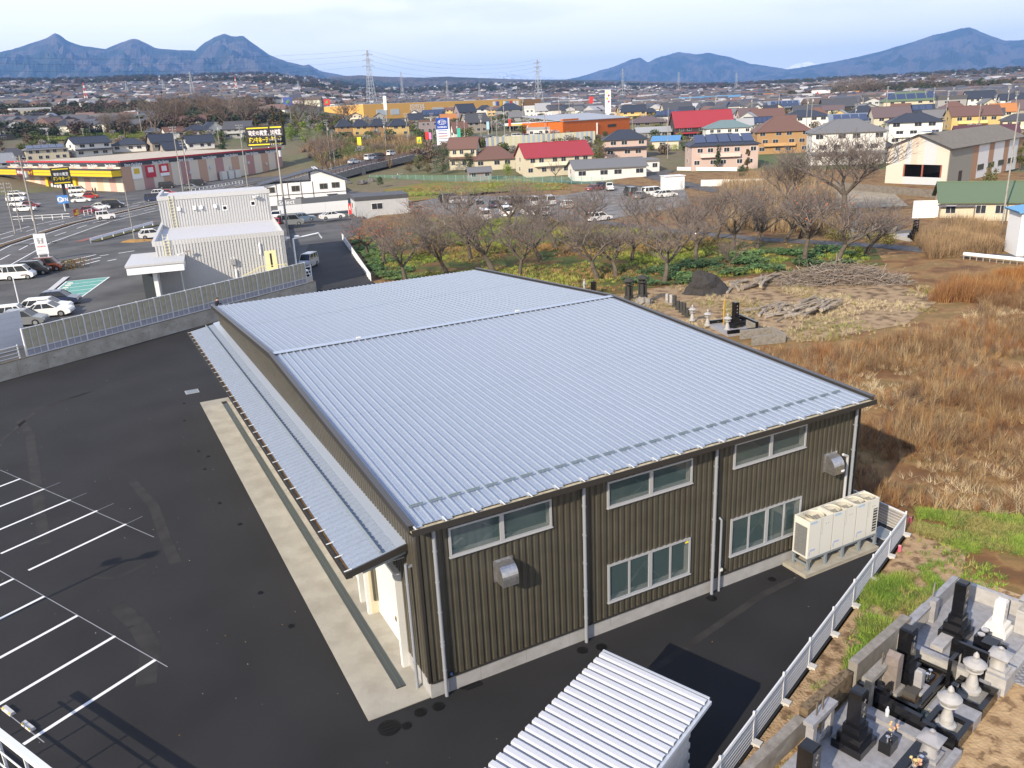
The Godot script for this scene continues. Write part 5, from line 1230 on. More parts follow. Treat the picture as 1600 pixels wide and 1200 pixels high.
func tuft(n: int, h: float, wd: float, lean: float, sd: int) -> ArrayMesh:
	var m := MB.new()
	var r8 := RandomNumberGenerator.new(); r8.seed = sd
	for i in n:
		var a := r8.randf() * TAU
		var o := Vector3(cos(a), 0, sin(a)) * r8.randf() * 0.22
		var tip := o + Vector3(cos(a + r8.randf_range(-1, 1)) * lean * r8.randf(), h * r8.randf_range(0.55, 1.0), sin(a + r8.randf_range(-1, 1)) * lean * r8.randf())
		var s := Vector3(-sin(a), 0, cos(a)) * wd
		m.tri(o - s, o + s, tip)
	return m.mesh()
func scatter(poly: Array, n: int, lo: float, hi: float, cols: Array, sd: int, y := 0.0, patch := 0.0, freq := 0.08) -> Array:   # places and tints over a polygon, in patches
	var p2 := flat(poly)
	var box := Rect2(p2[0], Vector2.ZERO)
	for q in p2: box = box.expand(q)
	var f := FastNoiseLite.new(); f.seed = sd; f.frequency = freq; f.fractal_octaves = 3
	var r8 := RandomNumberGenerator.new(); r8.seed = sd
	var where := []; var tint := []
	var tries := 0
	while where.size() < n and tries < n * 12:
		tries += 1
		var q := box.position + Vector2(r8.randf(), r8.randf()) * box.size
		if not Geometry2D.is_point_in_polygon(q, p2): continue
		var v := f.get_noise_2dv(q)
		if v < patch - 0.5 + r8.randf() * 0.3: continue
		var s := r8.randf_range(lo, hi) * (1.0 + v * 0.6)
		where.append(Transform3D(Basis(Vector3.UP, r8.randf() * TAU).scaled(Vector3(s, s * r8.randf_range(0.7, 1.25), s)), Vector3(q.x, y if y > -1.0 else land(q.x, q.y), q.y)))
		var u := clampf(f.get_noise_2d(q.x * 0.6 + 40.0, q.y * 0.6) * 1.3 + 0.5 + r8.randf_range(-0.25, 0.25), 0.0, 0.999) * cols.size()
		tint.append((cols[int(u)] as Color) * r8.randf_range(0.8, 1.15))
	return [where, tint]
func plants() -> void:
	var leafm := mt(Color(1, 1, 1), 0.95, 0.0, "", 1.0, "", 1.0, 0.0, true)
	var wood := mt(Color(0.15, 0.125, 0.10), 0.95, 0.0, "grain", 1.2, "streak", 0.5)
	# the persimmon orchard
	var spots := [[600, 415], [633, 443], [668, 392], [700, 430], [735, 405], [772, 428], [812, 430], [845, 408], [868, 388], [902, 396], [934, 437], [962, 433], [987, 408], [1012, 388], [1038, 440], [1058, 398], [1088, 408], [1118, 375], [1147, 393], [1183, 387], [1226, 378], [1257, 408], [1308, 412], [1350, 398], [725, 362], [790, 362], [655, 368], [840, 360], [910, 362], [1090, 368], [1180, 362], [1250, 372], [575, 400], [1140, 425]]
	var where_ := ["at the driveway fence", "front row", "middle row", "front row", "middle row", "front row", "front row", "middle row", "back row", "back row", "front row", "front row", "middle row", "back row", "front row above the stone lanterns", "middle row", "middle row", "by the lane", "middle row behind the boulder", "by the lane", "by the lane", "right part", "right part before the brush heap", "rightmost", "back row", "back row", "back row", "back row", "back row", "by the lane", "beyond the lane", "beyond the lane", "nearest the white fence", "small one beside the boulder"]
	var proto := []
	for i in 5: 
		var fr: int = [150, 10, 0, 0, 40][i]
		proto.append(bare_tree("persimmon_tree", "", G(spots[i][0], spots[i][1]), [6.2, 6.6, 6.0, 6.8, 6.3][i], 40 + i, wood, 4, 0.82, fr))
	for i in spots.size():
		var at := G(spots[i][0], spots[i][1])
		var fruity: bool = i in [0, 26, 32, 9, 21]
		var o: Node3D = proto[i] if i < 5 else dup(proto[0 if i in [26, 32] else (4 if fruity else 1 + (i * 7) % 3)], "", at, i * 1.9, (Vector3(1.2 + 0.2 * (i % 3), [1.05, 1.25, 1.15, 1.0][i % 4], 1.4 - 0.2 * (i % 2)) * [0.9, 1.05, 0.98, 1.14, 0.84][(i * 3 + i / 4) % 5] if i < 33 else Vector3.ONE * 0.6))
		if i < 5: o.scale = Vector3(1.3, 1.08, 1.3)
		var k := 0
		for j in spots.size():
			if spots[j][0] < spots[i][0]: k += 1
		tag(o, "bare persimmon tree " + where_[i] + ", " + (nth(k) + " from the left" if k < 17 else nth(spots.size() - 1 - k) + " from the right") + (" with orange fruit" if fruity else ""), "tree", "bare persimmon trees of the orchard")
	var bt := bare_tree("old_tree", "tall dark bare tree with wide limbs before the grey timber store", G(1322, 342), 12.5, 61, wood, 5, 0.8)
	bt.scale = Vector3(1.25, 1, 1.25)
	var bt2 := bare_tree("old_tree", "tall bare tree leaning at the left of the dry reeds", G(1225, 335), 9.5, 62, wood, 5, 0.75)
	bt2.scale = Vector3(0.9, 1, 0.9)
	bare_tree("yard_tree", "pruned dark little tree in front of the long red-roofed house", G(868, 282), 4.6, 63, wood, 3, 0.7)
	# weeds and grass, too many to count
	var dry := [Color(0.16, 0.085, 0.04), Color(0.25, 0.155, 0.075), Color(0.34, 0.25, 0.14), Color(0.13, 0.085, 0.055), Color(0.28, 0.16, 0.065), Color(0.21, 0.09, 0.03), Color(0.36, 0.25, 0.13), Color(0.16, 0.12, 0.09), Color(0.24, 0.11, 0.04)]
	var ef := [B(22.4, 4), B(20.2, 4), B(20.3, 30), B(30, 29), B(42, 20), B(52, 19), B(62, 22), B(70, 31), B(82, 29), B(100, 10), B(112, -20), B(62, -34), B(36, -11), B(25, 0.2), B(22.4, 2)]
	var sc := scatter(ef, 40000, 0.35, 1.05, dry, 5, 0.0, 0.05, 0.11)
	many("dry_weeds", "tall dry brown weeds that fill the field east of the warehouse", "weeds", tuft(18, 1.0, 0.012, 0.75, 3), leafm, sc[0], sc[1])
	sc = scatter(ef, 12000, 0.5, 1.2, [Color(0.38, 0.28, 0.16), Color(0.30, 0.20, 0.10), Color(0.44, 0.35, 0.22)], 6, 0.0, 0.28, 0.07)
	many("straw_grass", "low pale straw between the dry brown weeds", "grass", tuft(16, 0.42, 0.014, 0.6, 4), leafm, sc[0], sc[1])
	sc = scatter([B(60, 26), B(84, 31), B(100, 12), B(112, -16), B(72, 14)], 5000, 0.8, 1.7, [Color(0.27, 0.11, 0.03), Color(0.32, 0.17, 0.06), Color(0.22, 0.10, 0.04)], 8, 0.0, 0.25, 0.06)
	many("rust_weeds", "rust coloured tall weeds at the right edge below the lane", "weeds", tuft(18, 1.05, 0.012, 0.35, 5), leafm, sc[0], sc[1])
	var green := [Color(0.12, 0.21, 0.025), Color(0.18, 0.27, 0.035), Color(0.24, 0.30, 0.05), Color(0.10, 0.16, 0.03), Color(0.27, 0.25, 0.08)]
	sc = scatter([B(22.6, -0.9), B(24.6, 0.4), B(36, -11), B(46, -22), B(36, -22), B(29, -9.5), B(25.5, -5.2), B(22.9, -3.2)], 17000, 0.6, 1.2, green, 9, 0.0, 0.06, 0.35)
	many("green_grass", "fresh green grass between the fence corner and the graves", "grass", tuft(14, 0.17, 0.012, 0.22, 6), leafm, sc[0], sc[1])
	sc = scatter([K(-0.2, -3.6), K(0.5, -3.9), K(3, -4.5), K(6, -6.0), K(9, -4.8), K(7.8, -3.4), K(3.5, -3.4)], 1500, 0.4, 1.0, green, 10, 0.0, 0.25, 0.6)
	many("green_weeds", "green weeds behind the rear walls of the graves", "weeds", tuft(14, 0.2, 0.018, 0.25, 7), leafm, sc[0], sc[1])
	sc = scatter([B(6, -7.8), B(22, -1.4), B(24.5, -4.2), B(19, -6.6), B(13, -9)], 700, 0.3, 0.9, green, 11, 0.0, 0.3, 0.4)
	many("soil_sprouts", "scattered green sprouts on the bare soil strip", "weeds", tuft(12, 0.22, 0.02, 0.25, 8), leafm, sc[0], sc[1])
	var orch := [B(24, 60), B(30, 104), B(45, 122), B(64, 115), B(70, 77), B(72, 62), B(79, 49), B(72, 42), B(60, 45), B(50, 47.5), B(40, 48), B(30, 50)]
	sc = scatter(orch, 14000, 0.6, 1.3, [Color(0.17, 0.22, 0.04), Color(0.25, 0.31, 0.05), Color(0.31, 0.32, 0.07), Color(0.27, 0.19, 0.07), Color(0.11, 0.15, 0.035), Color(0.32, 0.20, 0.08)], 12, 0.0, 0.2, 0.06)
	many("orchard_grass", "patchy green and rusty grass under the bare trees", "grass", tuft(12, 0.30, 0.03, 0.4, 9), leafm, sc[0], sc[1])
	var leafclump := MB.new()
	var r8 := RandomNumberGenerator.new(); r8.seed = 31
	for i in 26:
		leafclump.col = Color(1, 1, 1) * r8.randf_range(0.7, 1.2)
		var p := Vector3(r8.randf_range(-0.5, 0.5), r8.randf_range(0.08, 0.4), r8.randf_range(-0.5, 0.5)); var a := r8.randf() * TAU
		var u := Vector3(cos(a), r8.randf_range(-0.4, 0.4), sin(a)) * 0.16; var w := Vector3(-sin(a), r8.randf_range(-0.3, 0.3), cos(a)) * 0.11
		leafclump.quad(p - u, p - w, p + u, p + w)
	sc = scatter([B(42, 47.5), B(50, 46), B(58, 46), B(66, 43), B(74, 43), B(76, 52), B(66, 55), B(55, 56), B(46, 53)], 900, 0.5, 1.15, [Color(0.075, 0.15, 0.045), Color(0.11, 0.19, 0.055), Color(0.06, 0.11, 0.035)], 13, 0.0, 0.42, 0.16)
	many("vegetable_rows", "leafy green plants along the near edge of the orchard", "plants", leafclump, leafm, sc[0], sc[1])
	sc = scatter([B(23, 70), B(30, 104), B(35, 106), B(27, 68)], 380, 0.5, 1.1, [Color(0.07, 0.14, 0.04), Color(0.11, 0.19, 0.05)], 14, 0.0, 0.35, 0.2)
	many("fence_plants", "leafy green plants along the white driveway fence", "plants", leafclump, leafm, sc[0], sc[1])
	sc = scatter([B(37, 46), B(46, 46), B(58, 43), B(68, 36), B(64, 26), B(52, 21), B(42, 22), B(36, 30)], 2600, 0.3, 0.8, [Color(0.40, 0.33, 0.20), Color(0.28, 0.22, 0.10), Color(0.20, 0.21, 0.06), Color(0.46, 0.38, 0.24)], 15, 0.0, 0.35, 0.12)
	many("clearing_weeds", "sparse dry weeds of the clearing round the boulder", "weeds", tuft(14, 0.45, 0.02, 0.4, 10), leafm, sc[0], sc[1])
	sc = scatter([G(1120, 352), G(1125, 300), G(1200, 268), G(1290, 275), G(1310, 330), G(1300, 368), G(1200, 362)], 3600, 0.7, 2.0, [Color(0.30, 0.215, 0.125), Color(0.24, 0.165, 0.09), Color(0.36, 0.27, 0.16), Color(0.18, 0.12, 0.075)], 16, 0.0, 0.1, 0.03)
	many("dry_reeds", "tall straw coloured reeds between the orchard and the houses", "reeds", tuft(16, 1.6, 0.02, 0.5, 11), leafm, sc[0], sc[1])
	sc = scatter([G(1455, 405), G(1430, 378), G(1470, 358), G(1560, 362), G(1562, 395)], 2600, 0.9, 1.9, [Color(0.24, 0.16, 0.09), Color(0.32, 0.22, 0.12), Color(0.20, 0.14, 0.09)], 17, 0.0, 0.1, 0.06)
	many("bramble_bank", "brown bramble thicket beside the far graves", "bushes", tuft(20, 1.0, 0.02, 0.7, 12), leafm, sc[0], sc[1])
	sc = scatter([G(600, 310), G(760, 300), G(890, 296), G(890, 288), G(800, 280), G(660, 281)], 3000, 0.6, 1.2, [Color(0.20, 0.26, 0.05), Color(0.30, 0.28, 0.09), Color(0.26, 0.17, 0.08), Color(0.16, 0.22, 0.04)], 18, 0.02, 0.2, 0.03)
	many("meadow_grass", "green and tan grass of the meadow beyond the orchard", "grass", tuft(14, 0.4, 0.06, 0.5, 13), leafm, sc[0], sc[1])
	sc = scatter([T(470, 238), T(545, 218), T(655, 222), T(664, 246), T(610, 262), T(520, 266)], 2200, 1.6, 3.4, [Color(0.22, 0.15, 0.09), Color(0.16, 0.11, 0.07), Color(0.28, 0.20, 0.10), Color(0.10, 0.12, 0.04)], 19, -9.0, 0.1, 0.03)
	many("bank_thicket", "brown thicket on the banks between the bridge and the yellow terrace", "bushes", tuft(20, 1.0, 0.03, 0.8, 14), leafm, sc[0], sc[1])
	sc = scatter([T(60, 222), T(260, 214), T(270, 206), T(80, 208)], 2200, 1.0, 2.4, [Color(0.16, 0.22, 0.04), Color(0.22, 0.24, 0.07), Color(0.12, 0.16, 0.04), Color(0.26, 0.20, 0.09)], 20, -9.0, 0.1, 0.02)
	many("green_crops", "green and tan crops in the fields behind the store's houses", "crops", tuft(16, 0.5, 0.08, 0.8, 15), leafm, sc[0], sc[1])
	var olive := [Color(0.14, 0.13, 0.03), Color(0.20, 0.17, 0.04), Color(0.10, 0.10, 0.03)]
	for q in [[1300, 372, 2.2, "left clipped olive bush before the far headstones"], [1318, 376, 2.0, "middle clipped olive bush before the far headstones"], [1368, 378, 2.4, "clipped olive bush left of the far stepped terrace"], [1385, 380, 1.8, "small clipped olive bush at the path to the far terrace"]]:
		green_tree("clipped_bush", q[3], G(q[0], q[1]), 1.3, q[2] * 1.6, "round", olive, int(q[0]), 700, "bush")
	# white board fence along the driveway
	var a := B(29.67, 106.7); var b := B(22.05, 70.6)
	var wf := thing("board_fence", "low white sheet fence between the driveway and the orchard", "fence", a, yaw_of(a, b))
	var ln := (b - a).length()
	var n := 24
	for i in n:
		put(MB.new().bb(ln * i / n + 0.02, ln * (i + 1) / n - 0.02, 0.05, 0.95, -0.03, 0.03), "board", plain(0.74, 0.75, 0.76), wf)
		put(MB.new().bb(ln * i / n - 0.05, ln * i / n + 0.05, 0, 1.02, 0.035, 0.11), "post", plain(0.65, 0.66, 0.68), wf)

# ---- cars, poles, houses ----
var car_sets := {}
const PAINTS := {"white": [0.72, 0.72, 0.72], "black": [0.012, 0.012, 0.014], "silver": [0.42, 0.43, 0.45], "grey": [0.15, 0.16, 0.17], "red": [0.35, 0.02, 0.03], "maroon": [0.16, 0.02, 0.03], "navy": [0.02, 0.03, 0.07], "blue": [0.10, 0.15, 0.22], "teal": [0.02, 0.035, 0.05], "copper": [0.13, 0.035, 0.02], "yellow": [0.70, 0.55, 0.03], "cream": [0.6, 0.55, 0.42]}
func car_set(kind: String) -> Dictionary:
	if car_sets.has(kind): return car_sets[kind]
	var s := {}
	# length, width, height, sill of the glass, bonnet end, roof start, roof end, tail, as shares of the length from the nose
	var d: Array = {"kei": [3.4, 1.48, 1.78, 1.05, 0.14, 0.30, 0.97, 0.99], "sedan": [4.6, 1.78, 1.45, 0.95, 0.27, 0.42, 0.70, 0.86], "hatch": [3.9, 1.7, 1.52, 0.95, 0.24, 0.40, 0.86, 0.98], "suv": [4.5, 1.82, 1.72, 1.05, 0.26, 0.38, 0.88, 0.98], "van": [4.7, 1.8, 1.92, 1.12, 0.15, 0.28, 0.95, 0.99], "wagon": [4.7, 1.78, 1.5, 0.95, 0.25, 0.39, 0.86, 0.98], "jeep": [3.5, 1.6, 1.75, 1.12, 0.33, 0.37, 0.97, 0.98], "truck": [3.4, 1.48, 1.75, 1.05, 0.06, 0.12, 0.34, 0.37]}[kind]
	var l: float = d[0]; var w: float = d[1] / 2; var h: float = d[2]; var b: float = d[3]
	var X := func(k): return l / 2 - l * k
	var body := MB.new()
	var hy: float = b - (0.02 if kind in ["jeep", "truck"] else 0.16)
	var pr := [Vector2(X.call(0.0), 0.35), Vector2(X.call(0.0), hy - 0.2), Vector2(X.call(0.03), hy - 0.05), Vector2(X.call(d[4]), b), Vector2(X.call(d[7]), b), Vector2(X.call(1.0), b - 0.12), Vector2(X.call(1.0), 0.32), Vector2(X.call(0.9), 0.22), Vector2(X.call(0.1), 0.22)]
	if kind == "truck": pr = [Vector2(X.call(0.0), 0.35), Vector2(X.call(0.0), hy - 0.2), Vector2(X.call(0.06), b), Vector2(X.call(0.37), b), Vector2(X.call(0.37), 0.7), Vector2(X.call(1.0), 0.7), Vector2(X.call(1.0), 0.45), Vector2(X.call(0.1), 0.25)]
	body.prism(pr, -w, w)
	if kind == "truck":
		body.bb(X.call(0.38), X.call(1.0), 0.7, 0.98, -w, -w + 0.04); body.bb(X.call(0.38), X.call(1.0), 0.7, 0.98, w - 0.04, w); body.bb(X.call(0.99), X.call(1.0), 0.7, 0.98, -w, w); body.bb(X.call(0.38), X.call(0.39), 0.7, 1.1, -w, w)
	s.body = body.mesh()
	var q := []
	var wt := w * 0.84
	for k in 2:
		var y: float = b if k == 0 else h - 0.06
		var x0: float = X.call(d[4] if k == 0 else d[5]); var x1: float = X.call(d[7] if k == 0 else d[6])
		var ww := w * 0.96 if k == 0 else wt
		q.append([Vector3(x0, y, ww), Vector3(x1, y, ww), Vector3(x1, y, -ww), Vector3(x0, y, -ww)])
	var gl := MB.new()
	for i in 4:
		var a: Vector3 = q[0][i]; var c: Vector3 = q[0][(i + 1) % 4]
		gl.quad(c, a, q[1][i], q[1][(i + 1) % 4])
	s.glass = gl.mesh()
	var rf := MB.new()
	rf.bb(q[1][0].x, q[1][1].x, h - 0.06, h, -wt, wt)
	rf.bb(q[1][0].x - 0.1, q[1][1].x + 0.1, h, h + 0.025, -wt + 0.1, wt - 0.1)
	var pl := rf
	for i in 4: pl.beam(q[0][i], q[1][i], 0.07, 0.07)
	for z in [0, 3]:
		var o: int = 1 if z == 0 else 2
		for t in ([0.45, 0.78] if kind != "truck" else []): pl.beam((q[0][z] as Vector3).lerp(q[0][o], t), (q[1][z] as Vector3).lerp(q[1][o], t), 0.07, 0.06)
	s.roof = pl.mesh()
	var r := 0.30 if kind in ["kei", "truck"] else 0.33
	if kind == "jeep": r = 0.36
	s.tyre = MB.new().tube(Vector3(0, 0, -0.1), Vector3(0, 0, 0.1), r, r, 14).mesh()
	s.rim = MB.new().tube(Vector3(0, 0, 0.1), Vector3(0, 0, 0.108), r * 0.6, r * 0.55, 10).mesh()
	s.lamp = MB.new().box(Vector3.ZERO, Vector3(0.08, 0.16, 0.32)).mesh()
	s.plate = MB.new().box(Vector3.ZERO, Vector3(0.02, 0.17, 0.34)).mesh()
	s.l = l; s.w = w; s.r = r; s.b = b; s.h = h
	car_sets[kind] = s
	return s
func car(kind: String, paint_: String, label: String, at: Vector3, yaw: float, group := "", full := true) -> Node3D:
	var s := car_set(kind)
	var t := thing("parked_car", label, {"kei": "car", "van": "van", "truck": "truck"}.get(kind, "car"), at, yaw, group)
	var c: Array = PAINTS[paint_]
	var m := StandardMaterial3D.new()
	var key := "car" + paint_
	if not mats.has(key):
		m.albedo_color = Color(c[0], c[1], c[2]).linear_to_srgb(); m.roughness = 0.35; m.clearcoat_enabled = true; m.clearcoat = 0.7; m.clearcoat_roughness = 0.08
		mats[key] = m
	m = mats[key]
	put(s.body, "body", m, t); put(s.roof, "roof", m, t)
	put(s.glass, "windows", plain(0.012, 0.015, 0.018, 0.06), t)
	if not full: return t
	for i in 4:
		var x: float = s.l * (0.31 if i < 2 else -0.30); var z: float = (s.w - 0.08) * (1 if i % 2 else -1)
		var wh := put(s.tyre, "wheel", plain(0.01, 0.01, 0.01, 0.9), t, Transform3D(Basis(Vector3.UP, 0.0 if i % 2 else PI), Vector3(x, s.r, z)))
		put(s.rim, "rim", plain(0.35, 0.36, 0.38, 0.35, 0.6), wh)
	for z in [-1, 1]:
		put(s.lamp, "headlight", plain(0.7, 0.72, 0.75, 0.1), t, Transform3D(Basis(), Vector3(s.l / 2 - 0.03, s.b - 0.38, z * (s.w - 0.22))))
		put(s.lamp, "tail_light", plain(0.35, 0.01, 0.01, 0.2), t, Transform3D(Basis(), Vector3(-s.l / 2 + 0.02, s.b - 0.25, z * (s.w - 0.18))))
	put(s.plate, "number_plate", plain(0.75, 0.75, 0.7), t, Transform3D(Basis(), Vector3(-s.l / 2 - 0.01, 0.55, 0)))
	return t
func cars(rows: String, y := 1.0, group := "") -> void:       # kind paint px py yaw|label
	for r in rows.strip_edges().split("\n"):
		var p := r.strip_edges().split("|"); var a := p[0].split(" ")
		car(a[0], a[1], p[1], G(a[2].to_float(), a[3].to_float(), y) if y >= 0.0 else T(a[2].to_float(), a[3].to_float()), deg_to_rad(a[4].to_float()), group)
func pole(label: String, base: Vector3, h: float, yaw := 0.0, kind := "utility", r := 0.15) -> Node3D:
	var light := kind == "lamp"
	var t := thing("light_post" if light else "utility_pole", label, "lamp post" if light else "utility pole", base, yaw)
	var m := mt(Color(0.36, 0.35, 0.34), 0.9, 0.0, "streak", 0.5) if not light else plain(0.62, 0.64, 0.66, 0.5)
	put(MB.new().tube(Vector3.ZERO, Vector3(0, h, 0), r, r * 0.62, 8), "post", m, t)
	if light:
		put(MB.new().beam(Vector3(0, h - 0.1, 0), Vector3(1.0, h + 0.1, 0), 0.06, 0.06), "arm", m, t)
		put(MB.new().bb(0.7, 1.3, h + 0.08, h + 0.2, -0.12, 0.12), "lamp_head", plain(0.3, 0.25, 0.22), t)
		return t
	if kind == "bare": 
		put(MB.new().bb(-0.05, 0.05, h, h + 0.3, -0.05, 0.05), "cap", m, t)
		return t
	var iron := plain(0.28, 0.29, 0.3, 0.6)
	for k in (3 if h > 9 else 2):
		put(MB.new().bb(-0.95 + k * 0.12, 0.95 - k * 0.12, h - 0.35 - k * 0.65, h - 0.26 - k * 0.65, -0.13, -0.04), "crossarm", iron, t)
		var ins := MB.new()
		for x in [-0.85, -0.45, 0.45, 0.85]: ins.tube(Vector3(x * (1.0 - k * 0.12), h - 0.26 - k * 0.65, -0.08), Vector3(x * (1.0 - k * 0.12), h - 0.08 - k * 0.65, -0.08), 0.05, 0.035, 5)
		put(ins, "insulators", plain(0.6, 0.6, 0.58, 0.4), t).set_meta("kind", "stuff")
	if h > 8.0: put(MB.new().tube(Vector3(0.33, h - 3.2, 0), Vector3(0.33, h - 2.35, 0), 0.25, 0.25, 8), "transformer", plain(0.42, 0.43, 0.44, 0.6), t)
	return t
func wire(label: String, a: Vector3, b: Vector3, sag: float, r := 0.02) -> void:
	var m := MB.new()
	var q := a
	for i in 10:
		var t := (i + 1) / 10.0
		var e := a.lerp(b, t) - Vector3.UP * sag * 4.0 * t * (1.0 - t)
		m.tube(q, e, r, r, 3, false)
		q = e
	tag(put(m, "power_line", plain(0.03, 0.03, 0.03)), label, "power line")

const WALLS := {"w": [0.74, 0.73, 0.71], "c": [0.62, 0.56, 0.43], "y": [0.64, 0.45, 0.18], "g": [0.33, 0.33, 0.33], "b": [0.21, 0.14, 0.085], "p": [0.55, 0.42, 0.38], "o": [0.40, 0.24, 0.11], "k": [0.045, 0.042, 0.04], "t": [0.34, 0.30, 0.26], "v": [0.16, 0.16, 0.09], "m": [0.30, 0.25, 0.27], "z": [0.50, 0.51, 0.53]}
const ROOFS := {"n": [0.035, 0.042, 0.062], "d": [0.075, 0.076, 0.085], "b": [0.16, 0.085, 0.065], "r": [0.34, 0.035, 0.045], "t": [0.16, 0.23, 0.24], "o": [0.46, 0.19, 0.06], "m": [0.10, 0.035, 0.045], "l": [0.36, 0.37, 0.39], "s": [0.17, 0.17, 0.175], "B": [0.10, 0.26, 0.50], "G": [0.12, 0.17, 0.10], "p": [0.14, 0.10, 0.10], "k": [0.03, 0.03, 0.03], "S": [0.20, 0.24, 0.30], "w": [0.6, 0.61, 0.64]}
# A house from its surveyed outline: left, right, foot, eaves and ridge; turn in degrees; roof kind; wall and roof colours; how many windows in a row; extras.
func house(row: String) -> Node3D:
	var p := row.split("|"); var a := p[0].strip_edges().split(" ")
	var xl := a[0].to_float(); var xr := a[1].to_float(); var yb := a[2].to_float(); var ye := a[3].to_float(); var yr := a[4].to_float()
	var turn := deg_to_rad(a[5].to_float()); var kind := a[6]; var wc: Array = WALLS[a[7]]; var rc: Array = ROOFS[a[8]]
	var nw := a[9].to_int() if a.size() > 9 else 3
	var ex := a[10] if a.size() > 10 else ""
	var xc := (xl + xr) / 2
	var base := T(xc, yb)
	var v := base - EYE
	var dep := v.dot(FW)
	var wp := (xr - xl) * dep / F
	var ratio := 0.75 if kind != "gablez" else 1.15
	if ex.contains("D"): ratio *= 0.5
	var w := wp / (cos(turn) + ratio * absf(sin(turn)))
	var d := w * ratio
	if kind == "gablez": d = w * 1.2
	d = clampf(d, 3.0, 16.0)
	var he := maxf(top_at(xc, ye, base), 2.2); var hr := maxf(top_at(xc, yr, base), he + 0.1)
	var away := Vector3(v.x, 0, v.z).normalized()
	var yaw := atan2(-v.x, -v.z) + turn
	var t := thing(a[11] if a.size() > 11 else "house", p[1], "shed" if a.size() > 11 and a[11].contains("shed") else ("building" if kind == "flat" else "house"), base + away * (d / 2 * cos(turn) + w / 2 * absf(sin(turn))), yaw)
	var wm := mt(Color(wc[0], wc[1], wc[2]), 0.85, 0.0, "grain", 0.35)
	var rm := mt(Color(rc[0], rc[1], rc[2]), 0.65, 0.0, "grain", 0.5)
	var hw := w / 2; var hd := d / 2; var ov := minf(0.55, w * 0.08)
	var wall := MB.new().bb(-hw, hw, -1.5, he, -hd, hd)
	if kind == "gable": wall.prism([Vector2(-hd, he), Vector2(hd, he), Vector2(0, hr - 0.12)], -hw, hw)
	var roof := MB.new()
	var th := 0.14
	match kind:
		"gable":
			wall = MB.new().bb(-hw, hw, -1.5, he, -hd, hd)
			wall.xf = Transform3D(Basis(Vector3(0, 0, -1), Vector3.UP, Vector3(1, 0, 0)), Vector3.ZERO)
			wall.prism([Vector2(-hd, he), Vector2(hd, he), Vector2(0, hr - 0.12)], -hw, hw)
			var k := (hr - he) / hd
			for s in [-1, 1]:
				var e := Vector3(0, he - k * ov, s * (hd + ov))
				roof.quad(Vector3(-hw - ov, hr + 0.06, 0), Vector3(-hw - ov, e.y + 0.06, e.z), Vector3(hw + ov, e.y + 0.06, e.z), Vector3(hw + ov, hr + 0.06, 0)) if s > 0 else roof.quad(Vector3(hw + ov, hr + 0.06, 0), Vector3(hw + ov, e.y + 0.06, e.z), Vector3(-hw - ov, e.y + 0.06, e.z), Vector3(-hw - ov, hr + 0.06, 0))
				roof.bb(-hw - ov, hw + ov, e.y - th, e.y + 0.055, e.z - s * 0.05 - 0.03, e.z - s * 0.05 + 0.03)
				for q in [-1, 1]: roof.beam(Vector3(q * (hw + ov - 0.04), hr - 0.03, 0), Vector3(q * (hw + ov - 0.04), e.y - 0.03, e.z), 0.08, 0.16)
			roof.bb(-hw - ov, hw + ov, hr + 0.02, hr + 0.16, -0.12, 0.12)
		"gablez":
			wall.prism([Vector2(-hw, he), Vector2(hw, he), Vector2(0, hr - 0.12)], -hd, hd)
			var k := (hr - he) / hw
			for s in [-1, 1]:
				var e := Vector2(s * (hw + ov), he - k * ov)
				roof.quad(Vector3(0, hr + 0.06, hd + ov), Vector3(e.x, e.y + 0.06, hd + ov), Vector3(e.x, e.y + 0.06, -hd - ov), Vector3(0, hr + 0.06, -hd - ov)) if s < 0 else roof.quad(Vector3(0, hr + 0.06, -hd - ov), Vector3(e.x, e.y + 0.06, -hd - ov), Vector3(e.x, e.y + 0.06, hd + ov), Vector3(0, hr + 0.06, hd + ov))
				roof.bb(e.x - s * 0.05 - 0.03, e.x - s * 0.05 + 0.03, e.y - th, e.y + 0.055, -hd - ov, hd + ov)
				for q in [-1, 1]: roof.beam(Vector3(0, hr - 0.03, q * (hd + ov - 0.04)), Vector3(e.x, e.y - 0.03, q * (hd + ov - 0.04)), 0.16, 0.08)
			roof.bb(-0.12, 0.12, hr + 0.02, hr + 0.16, -hd - ov, hd + ov)
		"hip":
			var m := minf(hw, hd) * 0.95
			var rx := maxf(hw - m, 0.0); var rz := maxf(hd - m, 0.0)
			var k := (hr - he) / m * 1.0
			var ey := he - k * ov * 0.8
			var A := Vector3(-hw - ov, ey, hd + ov); var B_ := Vector3(hw + ov, ey, hd + ov); var C := Vector3(hw + ov, ey, -hd - ov); var D_ := Vector3(-hw - ov, ey, -hd - ov)
			var R0 := Vector3(-rx, hr, rz); var R1 := Vector3(rx, hr, rz); var R2 := Vector3(rx, hr, -rz); var R3 := Vector3(-rx, hr, -rz)
			roof.quad(A, B_, R1, R0); roof.quad(B_, C, R2, R1); roof.quad(C, D_, R3, R2); roof.quad(D_, A, R0, R3); roof.quad(R0, R1, R2, R3)
			roof.quad(D_, C, B_, A)
			for e in [[A, B_], [B_, C], [C, D_], [D_, A]]: roof.beam(e[0] - Vector3.UP * 0.05, e[1] - Vector3.UP * 0.05, 0.10, 0.14)
			for e in [[A, R0], [B_, R1], [C, R2], [D_, R3]]: roof.beam(e[0], e[1], 0.16, 0.12)
		"flat":
			roof.bb(-hw - 0.1, hw + 0.1, he, hr, -hd - 0.1, hd + 0.1)
